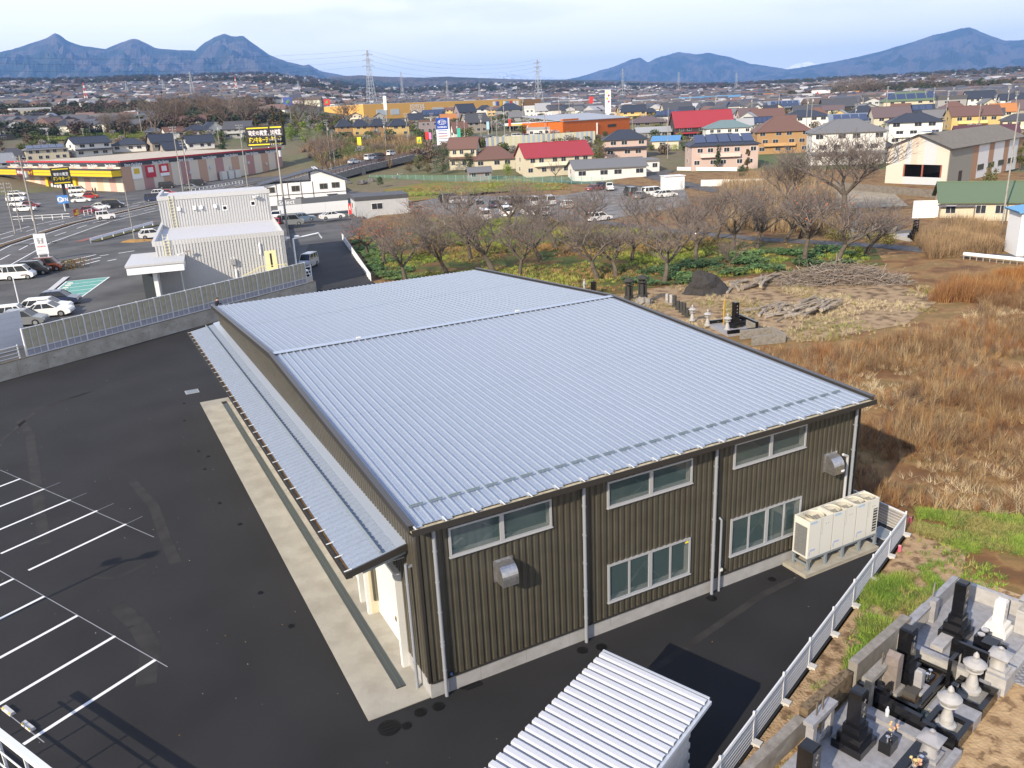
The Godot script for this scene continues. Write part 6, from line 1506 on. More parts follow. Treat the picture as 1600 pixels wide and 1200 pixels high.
		"shed":
			roof.quad(Vector3(-hw - ov, he, hd + ov), Vector3(hw + ov, he, hd + ov), Vector3(hw + ov, hr, -hd - ov), Vector3(-hw - ov, hr, -hd - ov))
			roof.quad(Vector3(-hw - ov, hr - th, -hd - ov), Vector3(hw + ov, hr - th, -hd - ov), Vector3(hw + ov, he - th, hd + ov), Vector3(-hw - ov, he - th, hd + ov))
			roof.beam(Vector3(-hw - ov, he - 0.07, hd + ov), Vector3(hw + ov, he - 0.07, hd + ov), 0.05, 0.15)
			for q in [-1, 1]: roof.beam(Vector3(q * (hw + ov), he - 0.07, hd + ov), Vector3(q * (hw + ov), hr - 0.07, -hd - ov), 0.05, 0.15)
			wall.xf = Transform3D(Basis(Vector3(0, 0, -1), Vector3.UP, Vector3(1, 0, 0)), Vector3.ZERO)
			wall.prism([Vector2(-hd, he - 0.1), Vector2(hd, he - 0.1), Vector2(hd, hr - 0.2)], -hw + 0.02, hw - 0.02)
	put(wall, "wall", wm, t)
	var ro := put(roof, "roof", rm, t)
	if ex.contains("P"):      # solar panels on the slope that faces us
		var k := (hr - he) / hd
		for i in 5:
			var x := lerpf(-hw * 0.72, hw * 0.72, i / 4.0)
			put(MB.new().box(Vector3(x, lerpf(he, hr, 0.52) + 0.18, hd * 0.48), Vector3(w * 0.16, 0.05, Vector2(hd, hr - he).length() * 0.72), Basis(Vector3.RIGHT, atan(k))), "solar_panel", mt(Color(0.05, 0.065, 0.12), 0.15, 0.2), ro)
	# windows, each a frame with its pane; a storey is about 2.8 m
	var fm := plain(0.5, 0.5, 0.5, 0.5) if not ex.contains("W") else plain(0.7, 0.7, 0.7, 0.5)
	var storeys := clampi(int(round(he / 2.7)), 1, 4)
	var ww := clampf(w / (nw * 2.2 + 0.5), 0.7, 2.2)
	var fr := MB.new().bb(-ww / 2, ww / 2, 0, 1.25, 0, 0.06).mesh()
	var pn := MB.new().bb(-ww / 2 + 0.07, -0.03, 0.07, 1.18, 0.06, 0.075).bb(0.03, ww / 2 - 0.07, 0.07, 1.18, 0.06, 0.075).mesh()
	for s in storeys:
		var y := he / storeys * (s + 0.42)
		for i in nw:
			var x := lerpf(-hw, hw, (i + 0.5 + (0.12 if (i + s) % 2 else -0.1)) / nw)
			var o := put(fr, "window", fm, t, Transform3D(Basis(), Vector3(x, y - 0.2, hd)))
			put(pn, "pane", plain(0.03, 0.035, 0.045, 0.08), o)
		for q in [-1, 1]:
			if q * turn <= 0.0 or absf(turn) > 0.05:
				var o := put(fr, "window", fm, t, Transform3D(Basis(Vector3.UP, q * PI / 2), Vector3(q * hw, y - 0.1, -hd * 0.15 + 0.8 * (s % 2))))
				put(pn, "pane", plain(0.03, 0.035, 0.045, 0.08), o)
	if ex.contains("B") and storeys > 1:      # a balcony along the upper floor
		put(MB.new().bb(-hw * 0.75, hw * 0.45, he / storeys - 0.1, he / storeys + 0.95, hd + 0.9, hd + 1.0).bb(-hw * 0.75, hw * 0.45, he / storeys - 0.1, he / storeys + 0.02, hd, hd + 0.9).bb(-hw * 0.75, -hw * 0.75 + 0.1, he / storeys, he / storeys + 0.95, hd, hd + 0.9), "balcony", plain(wc[0] * 1.1, wc[1] * 1.1, wc[2] * 1.1), t)
	if ex.contains("L"):      # a lower roof round the ground floor
		var y := he / storeys - 0.1
		put(MB.new().prism([Vector2(hd, y + 0.5), Vector2(hd + 1.2, y), Vector2(hd + 1.2, y - 0.12), Vector2(hd, y + 0.3)], -hw - 0.3, hw + 0.3), "lower_roof", rm, t, Transform3D(Basis(Vector3(0, 0, 1), Vector3.UP, Vector3(-1, 0, 0)), Vector3.ZERO))
	return t
func houses(rows: String) -> void:
	for r in rows.strip_edges().split("\n"): house(r.strip_edges())

# ---- west: the showroom, the road, the discount store ----
func west() -> void:
	var white := plain(0.75, 0.76, 0.78, 0.5)
	# grey metal showroom: two stepped blocks of ribbed sheet
	var o := B(-0.4, 71.8); var hy := BYAW - 0.15
	var sh := thing("showroom", "grey ribbed metal car showroom with stepped flat roofs", "building", o, hy)
	var rib := mt(Color(0.57, 0.575, 0.585), 0.6, 0.0, "grain", 0.35)
	var roofm := mt(Color(0.58, 0.58, 0.60), 0.8, 0.0, "grain", 0.3)
	var L := 13.0; var Y := 7.0; var U := 10.3; var Z := -16.5
	var rp := MB.new().bb(0, 0.31, 0, 1, -0.02, 0.0).bb(0.02, 0.16, 0, 1, 0.0, 0.07).mesh()
	for i in 41:
		put(rp, "wall_sheet", rib, sh, Transform3D(Basis.from_scale(Vector3(1, Y - 0.9, 1)), Vector3(i * 0.313, 0.9, 0)))
		put(rp, "wall_sheet", rib, sh, Transform3D(Basis.from_scale(Vector3(1, U - Y, 1)), Vector3(i * 0.313, Y - 0.55, Z + 0.04)))
	for i in 52: put(rp, "wall_sheet", rib, sh, Transform3D(Basis(Vector3.UP, PI / 2) * Basis.from_scale(Vector3(1, Y - 0.9, 1)), Vector3(L, 0.9, -i * 0.313)))
	put(MB.new().bb(0.05, L - 0.05, 0.9, Y - 0.55, -28.0, -0.05), "core", rib, sh)
	put(MB.new().bb(0.02, L, Y - 0.55, Y - 0.5, -28, -0.02), "roof", roofm, sh)
	put(MB.new().bb(-0.1, L + 0.1, Y - 0.5, Y, -0.14, 0.05), "parapet", rib, sh)
	put(MB.new().bb(-0.25, 0.05, Y - 0.5, Y, -28, -0.14), "parapet", rib, sh)
	put(MB.new().bb(0.03, L - 0.02, Y - 0.5, U - 0.5, -28.0, Z), "upper_block", rib, sh)
	put(MB.new().bb(-0.1, L + 0.1, U - 0.5, U, Z - 0.2, Z + 0.1), "upper_parapet", rib, sh)
	put(MB.new().bb(0, L, U - 0.5, U - 0.42, -28, Z - 0.2), "upper_roof", roofm, sh)
	put(MB.new().bb(-0.1, 0.2, U - 0.42, U, -28, Z - 0.2), "upper_parapet", rib, sh)
	for x in [2.2, 4.0, 4.75, 6.4]: put(MB.new().box(Vector3(x, 8.7, Z + 0.15), Vector3(0.36, 0.42, 0.25)).box(Vector3(x, 8.55, Z + 0.25), Vector3(0.26, 0.14, 0.3)), "vent_cap", white, sh)
	for q in [[7.2, 8.1], [10.6, 8.4]]:
		var f := put(MB.new().bb(q[0], q[0] + 0.6, q[1], q[1] + 0.6, Z + 0.05, Z + 0.12), "window", white, sh)
		put(MB.new().bb(q[0] + 0.1, q[0] + 0.5, q[1] + 0.1, q[1] + 0.5, Z + 0.12, Z + 0.13), "pane", plain(0.02, 0.02, 0.025, 0.1), f)
	put(MB.new().lathe([[0.0, 0], [0.3, 0.1], [0.42, 0.3]], Vector3(11.3, 9.3, Z + 0.4), 12), "dish", white, sh)
	for q in [[1.2, Z + 0.2, Y - 0.5, 3.9], [0.9, 0.2, 4.3, 3.4]]:
		for x in [0.0, 0.5]: put(MB.new().bb(q[0] + x - 0.03, q[0] + x + 0.03, q[2], q[2] + q[3], q[1] - 0.03, q[1] + 0.03), "ladder_rail", plain(0.62, 0.58, 0.38), sh)
		for k in 10: put(MB.new().bb(q[0], q[0] + 0.5, q[2] + 0.3 + k * q[3] / 11, q[2] + 0.34 + k * q[3] / 11, q[1] - 0.02, q[1] + 0.02), "ladder_rung", plain(0.62, 0.58, 0.38), sh)
	put(MB.new().bb(7.2, 7.7, 3.9, 4.5, 0.03, 0.45), "vent_hood", plain(0.6, 0.6, 0.62, 0.3, 0.7), sh)
	put(MB.new().tube(Vector3(7.6, 2.2, 0.15), Vector3(7.6, 3.3, 0.15), 0.12, 0.12, 8), "flue", white, sh); put(MB.new().tube(Vector3(10.4, 4.7, 0.15), Vector3(10.4, 5.9, 0.15), 0.12, 0.12, 8), "flue", white, sh)
	var door := put(MB.new().bb(10.8, 12.0, 2.6, 5.0, 0.03, 0.10), "door", plain(0.68, 0.62, 0.36), sh)
	put(MB.new().bb(11.3, 11.5, 3.2, 4.7, 0.10, 0.12), "door_glass", plain(0.03, 0.03, 0.03, 0.1), door)
	var ye := plain(0.62, 0.56, 0.30)
	put(MB.new().bb(10.2, 12.9, 2.5, 2.62, 0.1, 1.4).beam(Vector3(10.2, 2.5, 1.4), Vector3(6.9, 1.05, 1.4), 0.08, 0.25), "landing", ye, sh)
	for k in 9: put(MB.new().bb(10.2 - (k + 1) * 0.36, 10.2 - k * 0.36, 2.35 - k * 0.16, 2.42 - k * 0.16, 0.3, 1.36), "step", ye, sh)
	for k in 22: put(MB.new().bb(12.9 - k * 0.28, 12.93 - k * 0.28, 2.6 - maxf(0, k - 10) * 0.125, 3.6 - maxf(0, k - 10) * 0.125, 1.36, 1.4), "baluster", ye, sh)
	put(MB.new().beam(Vector3(12.9, 3.6, 1.38), Vector3(10.2, 3.6, 1.38), 0.06, 0.06).beam(Vector3(10.2, 3.6, 1.38), Vector3(6.9, 2.15, 1.38), 0.06, 0.06), "handrail", ye, sh)
	put(MB.new().bb(-2.6, 2.7, 4.5, 5.25, -3.5, 4.6), "entrance_canopy", plain(0.72, 0.73, 0.76), sh)
	put(MB.new().bb(-2.7, 2.8, 5.25, 5.45, -3.6, 4.7), "canopy_parapet", rib, sh)
	put(MB.new().bb(-1.8, -0.1, 0.9, 4.2, -8, -0.5), "glass_front", plain(0.05, 0.06, 0.07, 0.08), sh)
	put(MB.new().bb(-0.4, 0.0, 0.9, 4.5, 0.2, 3.6), "porch_wall", plain(0.70, 0.71, 0.73), sh)
	# the road, with its markings and planted strips
	var ry := 1.02
	var roadc := [G(-200, 478, 1), G(0, 385, 1), G(110, 350, 1), G(250, 318, 1), G(400, 287, 1.6)]
	var br := [G(470, 281, 2.0), T(545, 272) + Vector3.UP * 2.2, T(628, 252) + Vector3.UP * 2.0, T(692, 228) + Vector3.UP * 0.3]
	var rd := MB.new(); ribbon(rd, roadc, 17.0, 0.03); ribbon(rd, [roadc[4], br[0], br[1], br[2], br[3], T(760, 212) + Vector3.UP * 0.3], 11.0, 0.02)
	struct(rd, "main_road", mt(Color(0.135, 0.135, 0.14), 0.9, 0.0, "grain", 1.0, "streak", 0.05), "grey four-lane road past the discount store")
	var lines := MB.new()
	for s in [-7.6, -1.2, 1.6, 7.6]: ribbon(lines, roadc, 0.18, 0.045, s)
	for s in [-4.4, 4.6]: ribbon(lines, roadc, 0.18, 0.045, s, 5.0, 5.0)
	for s in [-4.8, 4.8]: ribbon(lines, [br[0], br[1], br[2], br[3]], 0.2, 0.05, s)
	struct(lines, "road_lines", white)
	var med := MB.new(); ribbon(med, roadc, 1.2, 0.16, 0.2)
	struct(med, "median", mt(Color(0.26, 0.22, 0.16), 1.0, 0.0, "soil", 0.4, "grain", 1.0), "low weedy median of the main road")
	var pv := MB.new(); ribbon(pv, [G(0, 426, 1), G(62, 405, 1)], 1.6, 0.05); ribbon(pv, [G(122, 378, 1), G(240, 347, 1)], 1.5, 0.05)
	struct(pv, "red_pavement", mt(Color(0.26, 0.10, 0.08), 0.9, 0.0, "grain", 1.5), "red brick pavement along the road")
	var gs := MB.new(); ribbon(gs, [G(0, 432, 1), G(70, 410, 1)], 1.0, 0.09); ribbon(gs, [G(145, 378, 1), G(245, 352, 1)], 1.6, 0.09)
	struct(gs, "planted_strip", mt(Color(0.30, 0.34, 0.14), 1.0, 0.0, "meadow", 0.3, "grain", 1.0))
	var gr := thing("guard_rail", "white steel guard rail along the near side of the road", "guard rail", G(143, 380, 1), yaw_of(G(143, 380, 1), G(240, 353, 1)))
	var gl := (G(240, 353, 1) - G(143, 380, 1)).length()
	put(MB.new().bb(0, gl, 0.45, 0.85, -0.05, 0.05), "rail", plain(0.7, 0.72, 0.78), gr)
	for k in 7: put(MB.new().bb(k * gl / 6 - 0.08, k * gl / 6 + 0.08, 0, 0.8, -0.14, -0.05), "post", white, gr)
	# green painted bays and faded arrows of the showroom yard
	sheet("green_bay", [G(105, 460, 1), G(128, 463, 1), G(171, 433, 1), G(104, 440, 1), G(78, 462, 1)], 1.018, mt(Color(0.16, 0.46, 0.40), 0.85, 0.0, "grain", 1.5, "blotch", 0.2), "worn turquoise painted parking bays")
	var bl := MB.new()
	for q in [[[104, 440], [78, 462]], [[171, 433], [128, 464]], [[104, 440], [171, 433]], [[97, 446], [163, 438]], [[91, 452], [155, 444]], [[85, 458], [146, 451]], [[98, 464], [138, 457]]]: ribbon(bl, px(q, 1.0), 0.16, 0.025)
	for q in [[[102, 409], [150, 398]], [[118, 411], [158, 402]], [[126, 415], [156, 407]], [[156, 400], [170, 398]], [[185, 396], [210, 392]], [[168, 408], [182, 405]]]: ribbon(bl, px(q, 1.0), 0.3, 0.02)
	struct(bl, "bay_lines", plain(0.7, 0.7, 0.7))
	var kb := MB.new(); ribbon(kb, px([[70, 462], [104, 434]], 1.0), 0.7, 0.12); struct(kb, "kerb_strip", plain(0.45, 0.45, 0.45))
	for i in 6:
		var st := thing("wheel_stop", nth(i) + " pale wheel stop from the far end of the turquoise bays", "wheel stop", G(110 - i * 3.6, 443 + i * 3.6, 1.02), hy, "wheel stops in the turquoise bays")
		put(MB.new().bb(-0.3, 0.3, 0, 0.12, -0.08, 0.08), "block", plain(0.6, 0.58, 0.55), st)
	green_tree("hedge", "low rust and olive hedge behind the parked kei cars", G(112, 418, 1), 0.95, 5.5, "round", [Color(0.16, 0.13, 0.03), Color(0.22, 0.09, 0.02), Color(0.10, 0.10, 0.03)], 91, 900, "hedge")
	var fp := MB.new(); fp.blob(G(215, 377, 1), Vector3(2.6, 0.3, 1.2), 0.3, 8, 2)
	tag(put(fp, "planting_bed", mt(Color(0.34, 0.20, 0.07), 1.0, 0.0, "grain", 1.0)), "dry orange planting bed at the foot of the tall light post", "flower bed")
	# pylon sign of the showroom
	var hs := thing("pylon_sign", "tall white dealer sign with a red name, beside the parked kei cars", "sign", G(70, 407, 1.0), 0.35)
	var hh := top_at(66, 365, G(70, 407, 1.0))
	put(MB.new().bb(-0.75, 0.75, 0.9, hh, -0.15, 0.15), "panel", plain(0.78, 0.79, 0.81, 0.4), hs)
	for x in [-0.6, 0.6]: put(MB.new().bb(x - 0.06, x + 0.06, 0, 0.9, -0.06, 0.06), "leg", white, hs)
	var em := MB.new(); em.bb(-0.32, 0.32, hh - 1.35, hh - 1.3, 0.155, 0.17); em.beam(Vector3(-0.3, hh - 1.32, 0.16), Vector3(-0.38, hh - 0.55, 0.16), 0.05, 0.05); em.beam(Vector3(0.3, hh - 1.32, 0.16), Vector3(0.38, hh - 0.55, 0.16), 0.05, 0.05); em.beam(Vector3(-0.38, hh - 0.55, 0.16), Vector3(0.38, hh - 0.55, 0.16), 0.05, 0.05)
	em.beam(Vector3(-0.16, hh - 1.25, 0.16), Vector3(-0.22, hh - 0.65, 0.16), 0.08, 0.08); em.beam(Vector3(0.16, hh - 1.25, 0.16), Vector3(0.22, hh - 0.65, 0.16), 0.08, 0.08); em.bb(-0.18, 0.18, hh - 1.0, hh - 0.9, 0.155, 0.17)
	put(em, "emblem", plain(0.3, 0.3, 0.32), hs)
	words("HONDA", "name", plain(0.6, 0.03, 0.04), hs, Transform3D(Basis(), Vector3(0, hh - 1.75, 0.16)), 0.22)
	for k in 4: put(MB.new().bb(-0.5, 0.5, hh - 2.3 - k * 0.5, hh - 2.22 - k * 0.5, 0.15, 0.16), "small_print", plain(0.5, 0.1, 0.1) if k == 2 else plain(0.4, 0.4, 0.42), hs)
	# poles and lights of the near west
	for q in [[28, 243, 64, 392, "tall leaning-looking concrete pole in front of the discount store, nearest the left edge", "utility", 0.17], [8, 285, 24, 365, "concrete pole at the left edge behind the road", "utility", 0.15], [18, 290, 34, 362, "white pole beside the pole at the left edge", "bare", 0.1], [195, 297, 210, 374, "slim white light post at the dry planting bed", "bare", 0.09], [19, 434, 33, 487, "white car park light behind the white hoarding", "lamp", 0.08], [271, 397, 290, 465, "white light post before the grey showroom", "lamp", 0.08],
		[271, 197, 287, 304, "twin-arm utility pole before the striped store wall, left one", "utility", 0.16], [284, 218, 298, 303, "utility pole before the striped store wall, right one of the pair", "utility", 0.15], [379, 194, 388, 298, "utility pole between the showroom and the black roof-top sign", "utility", 0.16], [433, 207, 453, 388, "tall grey pole that rises behind the showroom's corner", "utility", 0.17], [1590, 165, 1566, 350, "tall thin steel pole at the right edge before the green roof", "bare", 0.13]]:
		var b := G(q[2], q[3], 0.0 if q[2] > 1000 else 1.0)
		pole(q[4], b, top_at(q[0], q[1], b), 0.5, q[5], q[6])
	# discount store: striped walls, black and red parapet, yellow eaves
	var c0 := G(20, 292, 1.0); var c1 := G(195, 300, 1.0); var c2 := G(443, 268, 1.0); c2.y = 1.0
	var ht := top_at(195, 251, c1)
	var st := thing("discount_store", "long discount store with pink and beige striped walls and a black and red parapet", "store", c1, 0.0)
	var A := c0 - c1; var Cc := c2 - c1
	var cols := [plain(0.56, 0.50, 0.42), plain(0.36, 0.20, 0.19), plain(0.56, 0.50, 0.42), plain(0.42, 0.27, 0.19)]
	for f in [[A, 20, "front"], [Cc, 19, "side"]]:
		var e: Vector3 = f[0]; var l := Vector2(e.x, e.z).length(); var yw := atan2(-e.z, e.x)
		var n: int = f[1]
		var out := 1.0 if f[2] == "side" else -1.0
		var fr := Transform3D(Basis(Vector3.UP, yw), Vector3.ZERO)
		for i in n:
			var y1 := ht - 1.6
			put(MB.new().bb(l * i / n, l * (i + 1) / n, -0.2, y1, -0.15, 0.15), "wall_panel", cols[(i + (1 if out < 0 else 3)) % 4] if out > 0 else ([plain(0.60, 0.52, 0.43), plain(0.50, 0.30, 0.26), plain(0.60, 0.52, 0.43), plain(0.58, 0.40, 0.28)][i % 4]), st, fr)
		put(MB.new().bb(0, l, ht - 1.6, ht - 0.45, -0.25, 0.25), "parapet", plain(0.035, 0.04, 0.05), st, fr)
		put(MB.new().bb(0, l, ht - 0.45, ht, -0.27, 0.27), "red_band", plain(0.42, 0.02, 0.03), st, fr)
		for i in 7:
			var at := Transform3D(Basis(Vector3.UP, yw + (PI if out < 0 else 0.0)), e * ((i + 0.45) / 7.0) + Vector3.UP * (ht - 1.35) + Vector3(sin(yw), 0, cos(yw)) * 0.28 * out)
			words("Don Quijote", "parapet_name", white, st, at, 0.8)
	put(MB.new().prism([Vector2(0, 0), Vector2(A.x, -A.z), Vector2(A.x + Cc.x, -A.z - Cc.z), Vector2(Cc.x, -Cc.z)], ht - 0.9, ht - 0.7), "roof", mt(Color(0.50, 0.44, 0.36), 0.9, 0.0, "blotch", 0.04), st, Transform3D(Basis(Vector3(1, 0, 0), Vector3(0, 0, -1), Vector3(0, 1, 0)), Vector3.ZERO))
	var fy := atan2(-A.z, A.x); var FT := Transform3D(Basis(Vector3.UP, fy + PI), Vector3.ZERO); var fl := Vector2(A.x, A.z).length()
	put(MB.new().bb(-fl - 8, 0.3, ht - 4.2, ht - 2.5, 0.2, 3.0), "eaves", plain(0.62, 0.42, 0.01), st, FT)
	put(MB.new().bb(-fl - 8, 0.4, ht - 2.5, ht - 2.2, 0.1, 3.1).bb(-fl - 8, 0.4, ht - 4.5, ht - 4.2, 0.1, 3.1).bb(-fl - 8, 0.35, ht - 3.4, ht - 3.3, 3.0, 3.03), "eaves_band", plain(0.04, 0.04, 0.045), st, FT)
	for x in [-0.37, -0.62]: put(MB.new().bb(fl * x - 0.9, fl * x + 0.9, 0, ht - 4.5, 0.2, 0.8), "yellow_pier", plain(0.65, 0.45, 0.01), st, FT)
	put(MB.new().bb(fl * -0.62, fl * -0.37, 0, ht - 4.5, 0.16, 0.25), "shop_front", plain(0.05, 0.05, 0.06, 0.1), st, FT)
	for k in 3: put(MB.new().bb(fl * -0.62 + 0.9, fl * -0.37 - 0.9, [0.2, 1.9, 4.0][k], [0.4, 2.05, 4.5][k], 0.25, 0.32), "red_sill", plain(0.5, 0.02, 0.03), st, FT)
	var shelf := MB.new()
	for k in 9: shelf.bb(fl * -0.6 + k * 2.0, fl * -0.6 + k * 2.0 + 1.4, 0.5, 1.7, 0.26, 0.34)
	put(shelf, "posters", plain(0.6, 0.6, 0.62), st, FT).set_meta("kind", "stuff")
	put(MB.new().bb(fl * -0.82, fl * -0.66, ht - 4.35, ht - 2.3, 3.05, 3.2), "name_board", plain(0.10, 0.01, 0.012), st, FT)
	kana("驚安の殿堂", "slogan", white, st, FT * Transform3D(Basis(), Vector3(fl * -0.78, ht - 3.9, 3.22)), 1.1, 0.95)
	kana("ドンキホーテ", "store_name", plain(0.75, 0.55, 0.01), st, FT * Transform3D(Basis(), Vector3(fl * -0.70, ht - 4.1, 3.22)), 1.3, 1.0)
	var sT := Transform3D(Basis(Vector3.UP, atan2(-Cc.z, Cc.x)), Vector3.ZERO)
	for k in 3:
		var x := 3.5 + k * 5.2
		put(MB.new().bb(x, x + 3.6, ht - 5.4, ht - 2.0, 0.2, 0.3), "wall_sign", [plain(0.75, 0.74, 0.70), plain(0.45, 0.02, 0.04), plain(0.50, 0.02, 0.04)][k], st, sT)
		put(MB.new().bb(x + 0.8, x + 2.8, ht - 4.0, ht - 2.5, 0.3, 0.33), "wall_sign_mark", [plain(0.6, 0.42, 0.02), plain(0.7, 0.6, 0.6), plain(0.75, 0.7, 0.7)][k], st, sT)
	put(MB.new().bb(13.9, 17.5, ht - 5.4, ht - 4.5, 0.3, 0.31), "wall_sign_foot", white, st, sT)
	for k in 5: put(MB.new().box(Vector3(26 + k * 9.0, 3.4 + (k % 2), 0.3), Vector3(0.9, 0.9, 0.4)), "wall_vent", plain(0.55, 0.57, 0.6, 0.4, 0.4), st, sT)
	for k in 3: put(MB.new().bb(38 + k * 3.2, 40.4 + k * 3.2, 0, 2.6, 0.6, 1.8), "plant_unit", plain(0.55, 0.55, 0.52), st, sT)
	# signs of the store: road pylon, roof boards, parking sign
	var pb := G(106, 325, 1.0)
	var ps := thing("pylon_sign", "tall black and yellow store pylon with white and yellow lettering", "sign", pb, 0.55)
	var pt := top_at(92, 263, pb); var p2 := top_at(97, 288, pb)
	put(MB.new().bb(-0.35, 0.35, 0, pt, -0.3, 0.3), "column", plain(0.02, 0.02, 0.025), ps)
	put(MB.new().bb(-2.0, 2.0, p2, pt + 0.2, -0.6, 0.6), "board", plain(0.02, 0.02, 0.022), ps)
	for y in [pt - 0.3, p2 + 0.25]: put(MB.new().bb(-1.7, 1.7, y, y + 0.25, 0.6, 0.63), "yellow_bar", plain(0.75, 0.60, 0.02), ps)
	kana("驚安の殿堂", "slogan", white, ps, Transform3D(Basis(), Vector3(0, lerpf(p2, pt, 0.54), 0.63)), 0.75, 0.6)
	kana("ドンキホーテ", "store_name", plain(0.75, 0.60, 0.02), ps, Transform3D(Basis(), Vector3(0, lerpf(p2, pt, 0.25), 0.63)), 0.85, 0.58)
	var pk := thing("parking_sign", "blue and white parking entrance sign under the store pylon", "sign", G(102, 330, 1.0), 0.4)
	var k1 := top_at(99, 305, G(102, 330, 1.0)); var k0 := top_at(99, 318, G(102, 330, 1.0))
	put(MB.new().bb(-1.1, 1.1, k0, k1, -0.1, 0.1), "board", plain(0.06, 0.22, 0.58), pk)
	put(MB.new().bb(-0.08, 0.08, 0, k0, -0.08, 0.08), "post", white, pk)
	put(MB.new().tube(Vector3(-0.5, (k0 + k1) / 2, 0.1), Vector3(-0.5, (k0 + k1) / 2, 0.12), 0.62, 0.62, 16), "disc", white, pk)
	words("P", "letter", plain(0.06, 0.22, 0.58), pk, Transform3D(Basis(), Vector3(-0.5, (k0 + k1) / 2 - 0.05, 0.13)), 0.8)
	words("IN", "letters", white, pk, Transform3D(Basis(), Vector3(0.55, (k0 + k1) / 2 - 0.05, 0.11)), 0.75)
	for q in [[401, 205, "black roof-top store board, left one with bright lettering"], [430, 203, "black roof-top store board, right one turned away"]]:
		var rb := c1 + Cc * (0.865 if q[0] < 410 else 0.985) + Vector3.UP * (ht - 0.7)
		var sg := thing("roof_sign", q[2], "sign", rb + Vector3(-2, 0, -4), 0.1 if q[0] < 410 else -0.35)
		put(MB.new().bb(-4.2, 4.2, 1.2, 8.2, -0.5, 0.5), "board", plain(0.015, 0.015, 0.018), sg)
		for x in [-3, 3]: put(MB.new().bb(x - 0.15, x + 0.15, 0, 1.2, -0.15, 0.15), "leg", white, sg)
		for y in [7.3, 1.7]: put(MB.new().bb(-3.7, 3.7, y, y + 0.4, 0.5, 0.55), "yellow_bar", plain(0.75, 0.60, 0.02), sg)
		kana("驚安の殿堂", "slogan", plain(0.75, 0.70, 0.74), sg, Transform3D(Basis(), Vector3(0, 5.0, 0.55)), 1.7, 1.25)
		kana("ドンキホーテ", "store_name", plain(0.75, 0.60, 0.02), sg, Transform3D(Basis(), Vector3(0, 2.6, 0.55)), 1.8, 1.1)
	var bn := thing("banner", "red and yellow banner on the white fence beside the pylon", "banner", G(121, 341, 1.0), yaw_of(G(111, 342, 1), G(132, 335, 1)))
	put(MB.new().bb(-1.6, 1.6, 0.5, 1.9, -0.03, 0.03), "cloth", plain(0.36, 0.02, 0.02), bn); put(MB.new().bb(-1.2, 1.3, 0.7, 1.2, 0.03, 0.04).bb(-0.2, 1.3, 1.3, 1.7, 0.03, 0.04), "lettering", plain(0.70, 0.50, 0.03), bn)
	# fences of the store yard
	for q in [[[20, 347], [80, 346], [110, 342], "white railing before the store yard, left length"], [[132, 337], [165, 330], [185, 322], "white railing before the store yard, right length"], [[300, 302], [345, 293], [380, 287], "white railing on the ramp beside the striped wall"]]:
		for k in 1:
			var a := G(q[0][0], q[0][1], 1.0); var b := G(q[2][0], q[2][1], 1.0)
			var l := Vector2(b.x - a.x, b.z - a.z).length()
			var f := thing("railing", q[3], "railing", a, yaw_of(a, b))
			for y in [0.5, 1.05]: put(MB.new().bb(0, l, y, y + 0.07, -0.03, 0.03), "rail", white, f)
			for i in int(l / 2.0) + 1: put(MB.new().bb(i * 2.0 - 0.04, i * 2.0 + 0.04, 0, 1.1, -0.04, 0.04), "post", white, f)
	for q in [[878, 0.0, "left person in dark clothes walking at the store corner", 146, 303, 0.35], [0, 0, "right person in dark clothes walking at the store corner", 150, 302, -0.2]]:
		person(q[2], G(q[3], q[4], 1.0), q[5], Color(0.02, 0.02, 0.025), Color(0.15, 0.02, 0.03) if q[3] == 146 else Color(0.03, 0.03, 0.035), false)
	person("person in dark clothes crouching on the retaining wall at the roof corner", G(340, 487, 1.36), 0.5, Color(0.012, 0.014, 0.022), Color(0.012, 0.014, 0.025), true)
	# parked and passing cars
	cars("""kei white 12 437 12|white boxy car at the left edge of the kei car row
kei white 33 436 12|white boxy car second from the left in the kei car row
kei black 57 429 12|black boxy car in the kei car row
kei copper 78 423 12|copper boxy car with the pale roof at the hedge
hatch white 8 502 200|white car behind the white hoarding
hatch grey 40 508 10|dark hatchback beside the white hoarding
sedan white 76 494 12|low white car behind the barrier
wagon white 74 488 12|white long-roofed car beside the turquoise bays
hatch navy 95 476 12|dark blue small car on the turquoise bays
jeep white 166 343 28|white square off-roader driving on the main road
hatch white 238 372 30|white small car leaving the showroom yard
sedan white 128 316 15|white sporty coupe in the store car park
wagon white 125 307 12|white wagon in the store car park behind the coupe
van white 122 301 12|white van farthest in the store car park's middle row
hatch red 143 310 12|red hatchback half hidden behind the white coupe
hatch maroon 142 333 15|maroon hatchback near the store fence
sedan white 157 327 15|white sedan behind the maroon hatchback
van black 178 325 15|black minivan near the white signboard
van navy 243 314 12|dark blue kei van crossing the store yard
van black 262 294 8|black van at the striped wall
suv white 252 306 10|white car beside the dark blue van
hatch red 264 305 10|red car behind the dark blue van
hatch grey 300 296 5|grey car left of the showroom roof
van black 310 290 5|black minivan at the ramp railing
sedan white 40 330 8|white car nearest the fence in the store's left row
wagon white 30 322 8|white wagon, second in the store's left row
hatch maroon 50 324 8|maroon car between the white cars of the store's left row
van white 26 314 8|white van, third in the store's left row
wagon white 28 306 8|white wagon farthest in the store's left row
sedan silver 12 288 20|silver car at the left edge beyond the store
hatch white 342 431 25|white car half hidden between the showroom wall and the barrier
suv black 352 428 25|black car at the foot of the grey showroom wall""")
	cars("""kei silver 483 417 260|silver kei van driving down the dark driveway
wagon teal 452 458 16|dark teal estate car behind the warehouse roof
truck white 466 447 16|white kei truck behind the dark teal estate""", 0.05)
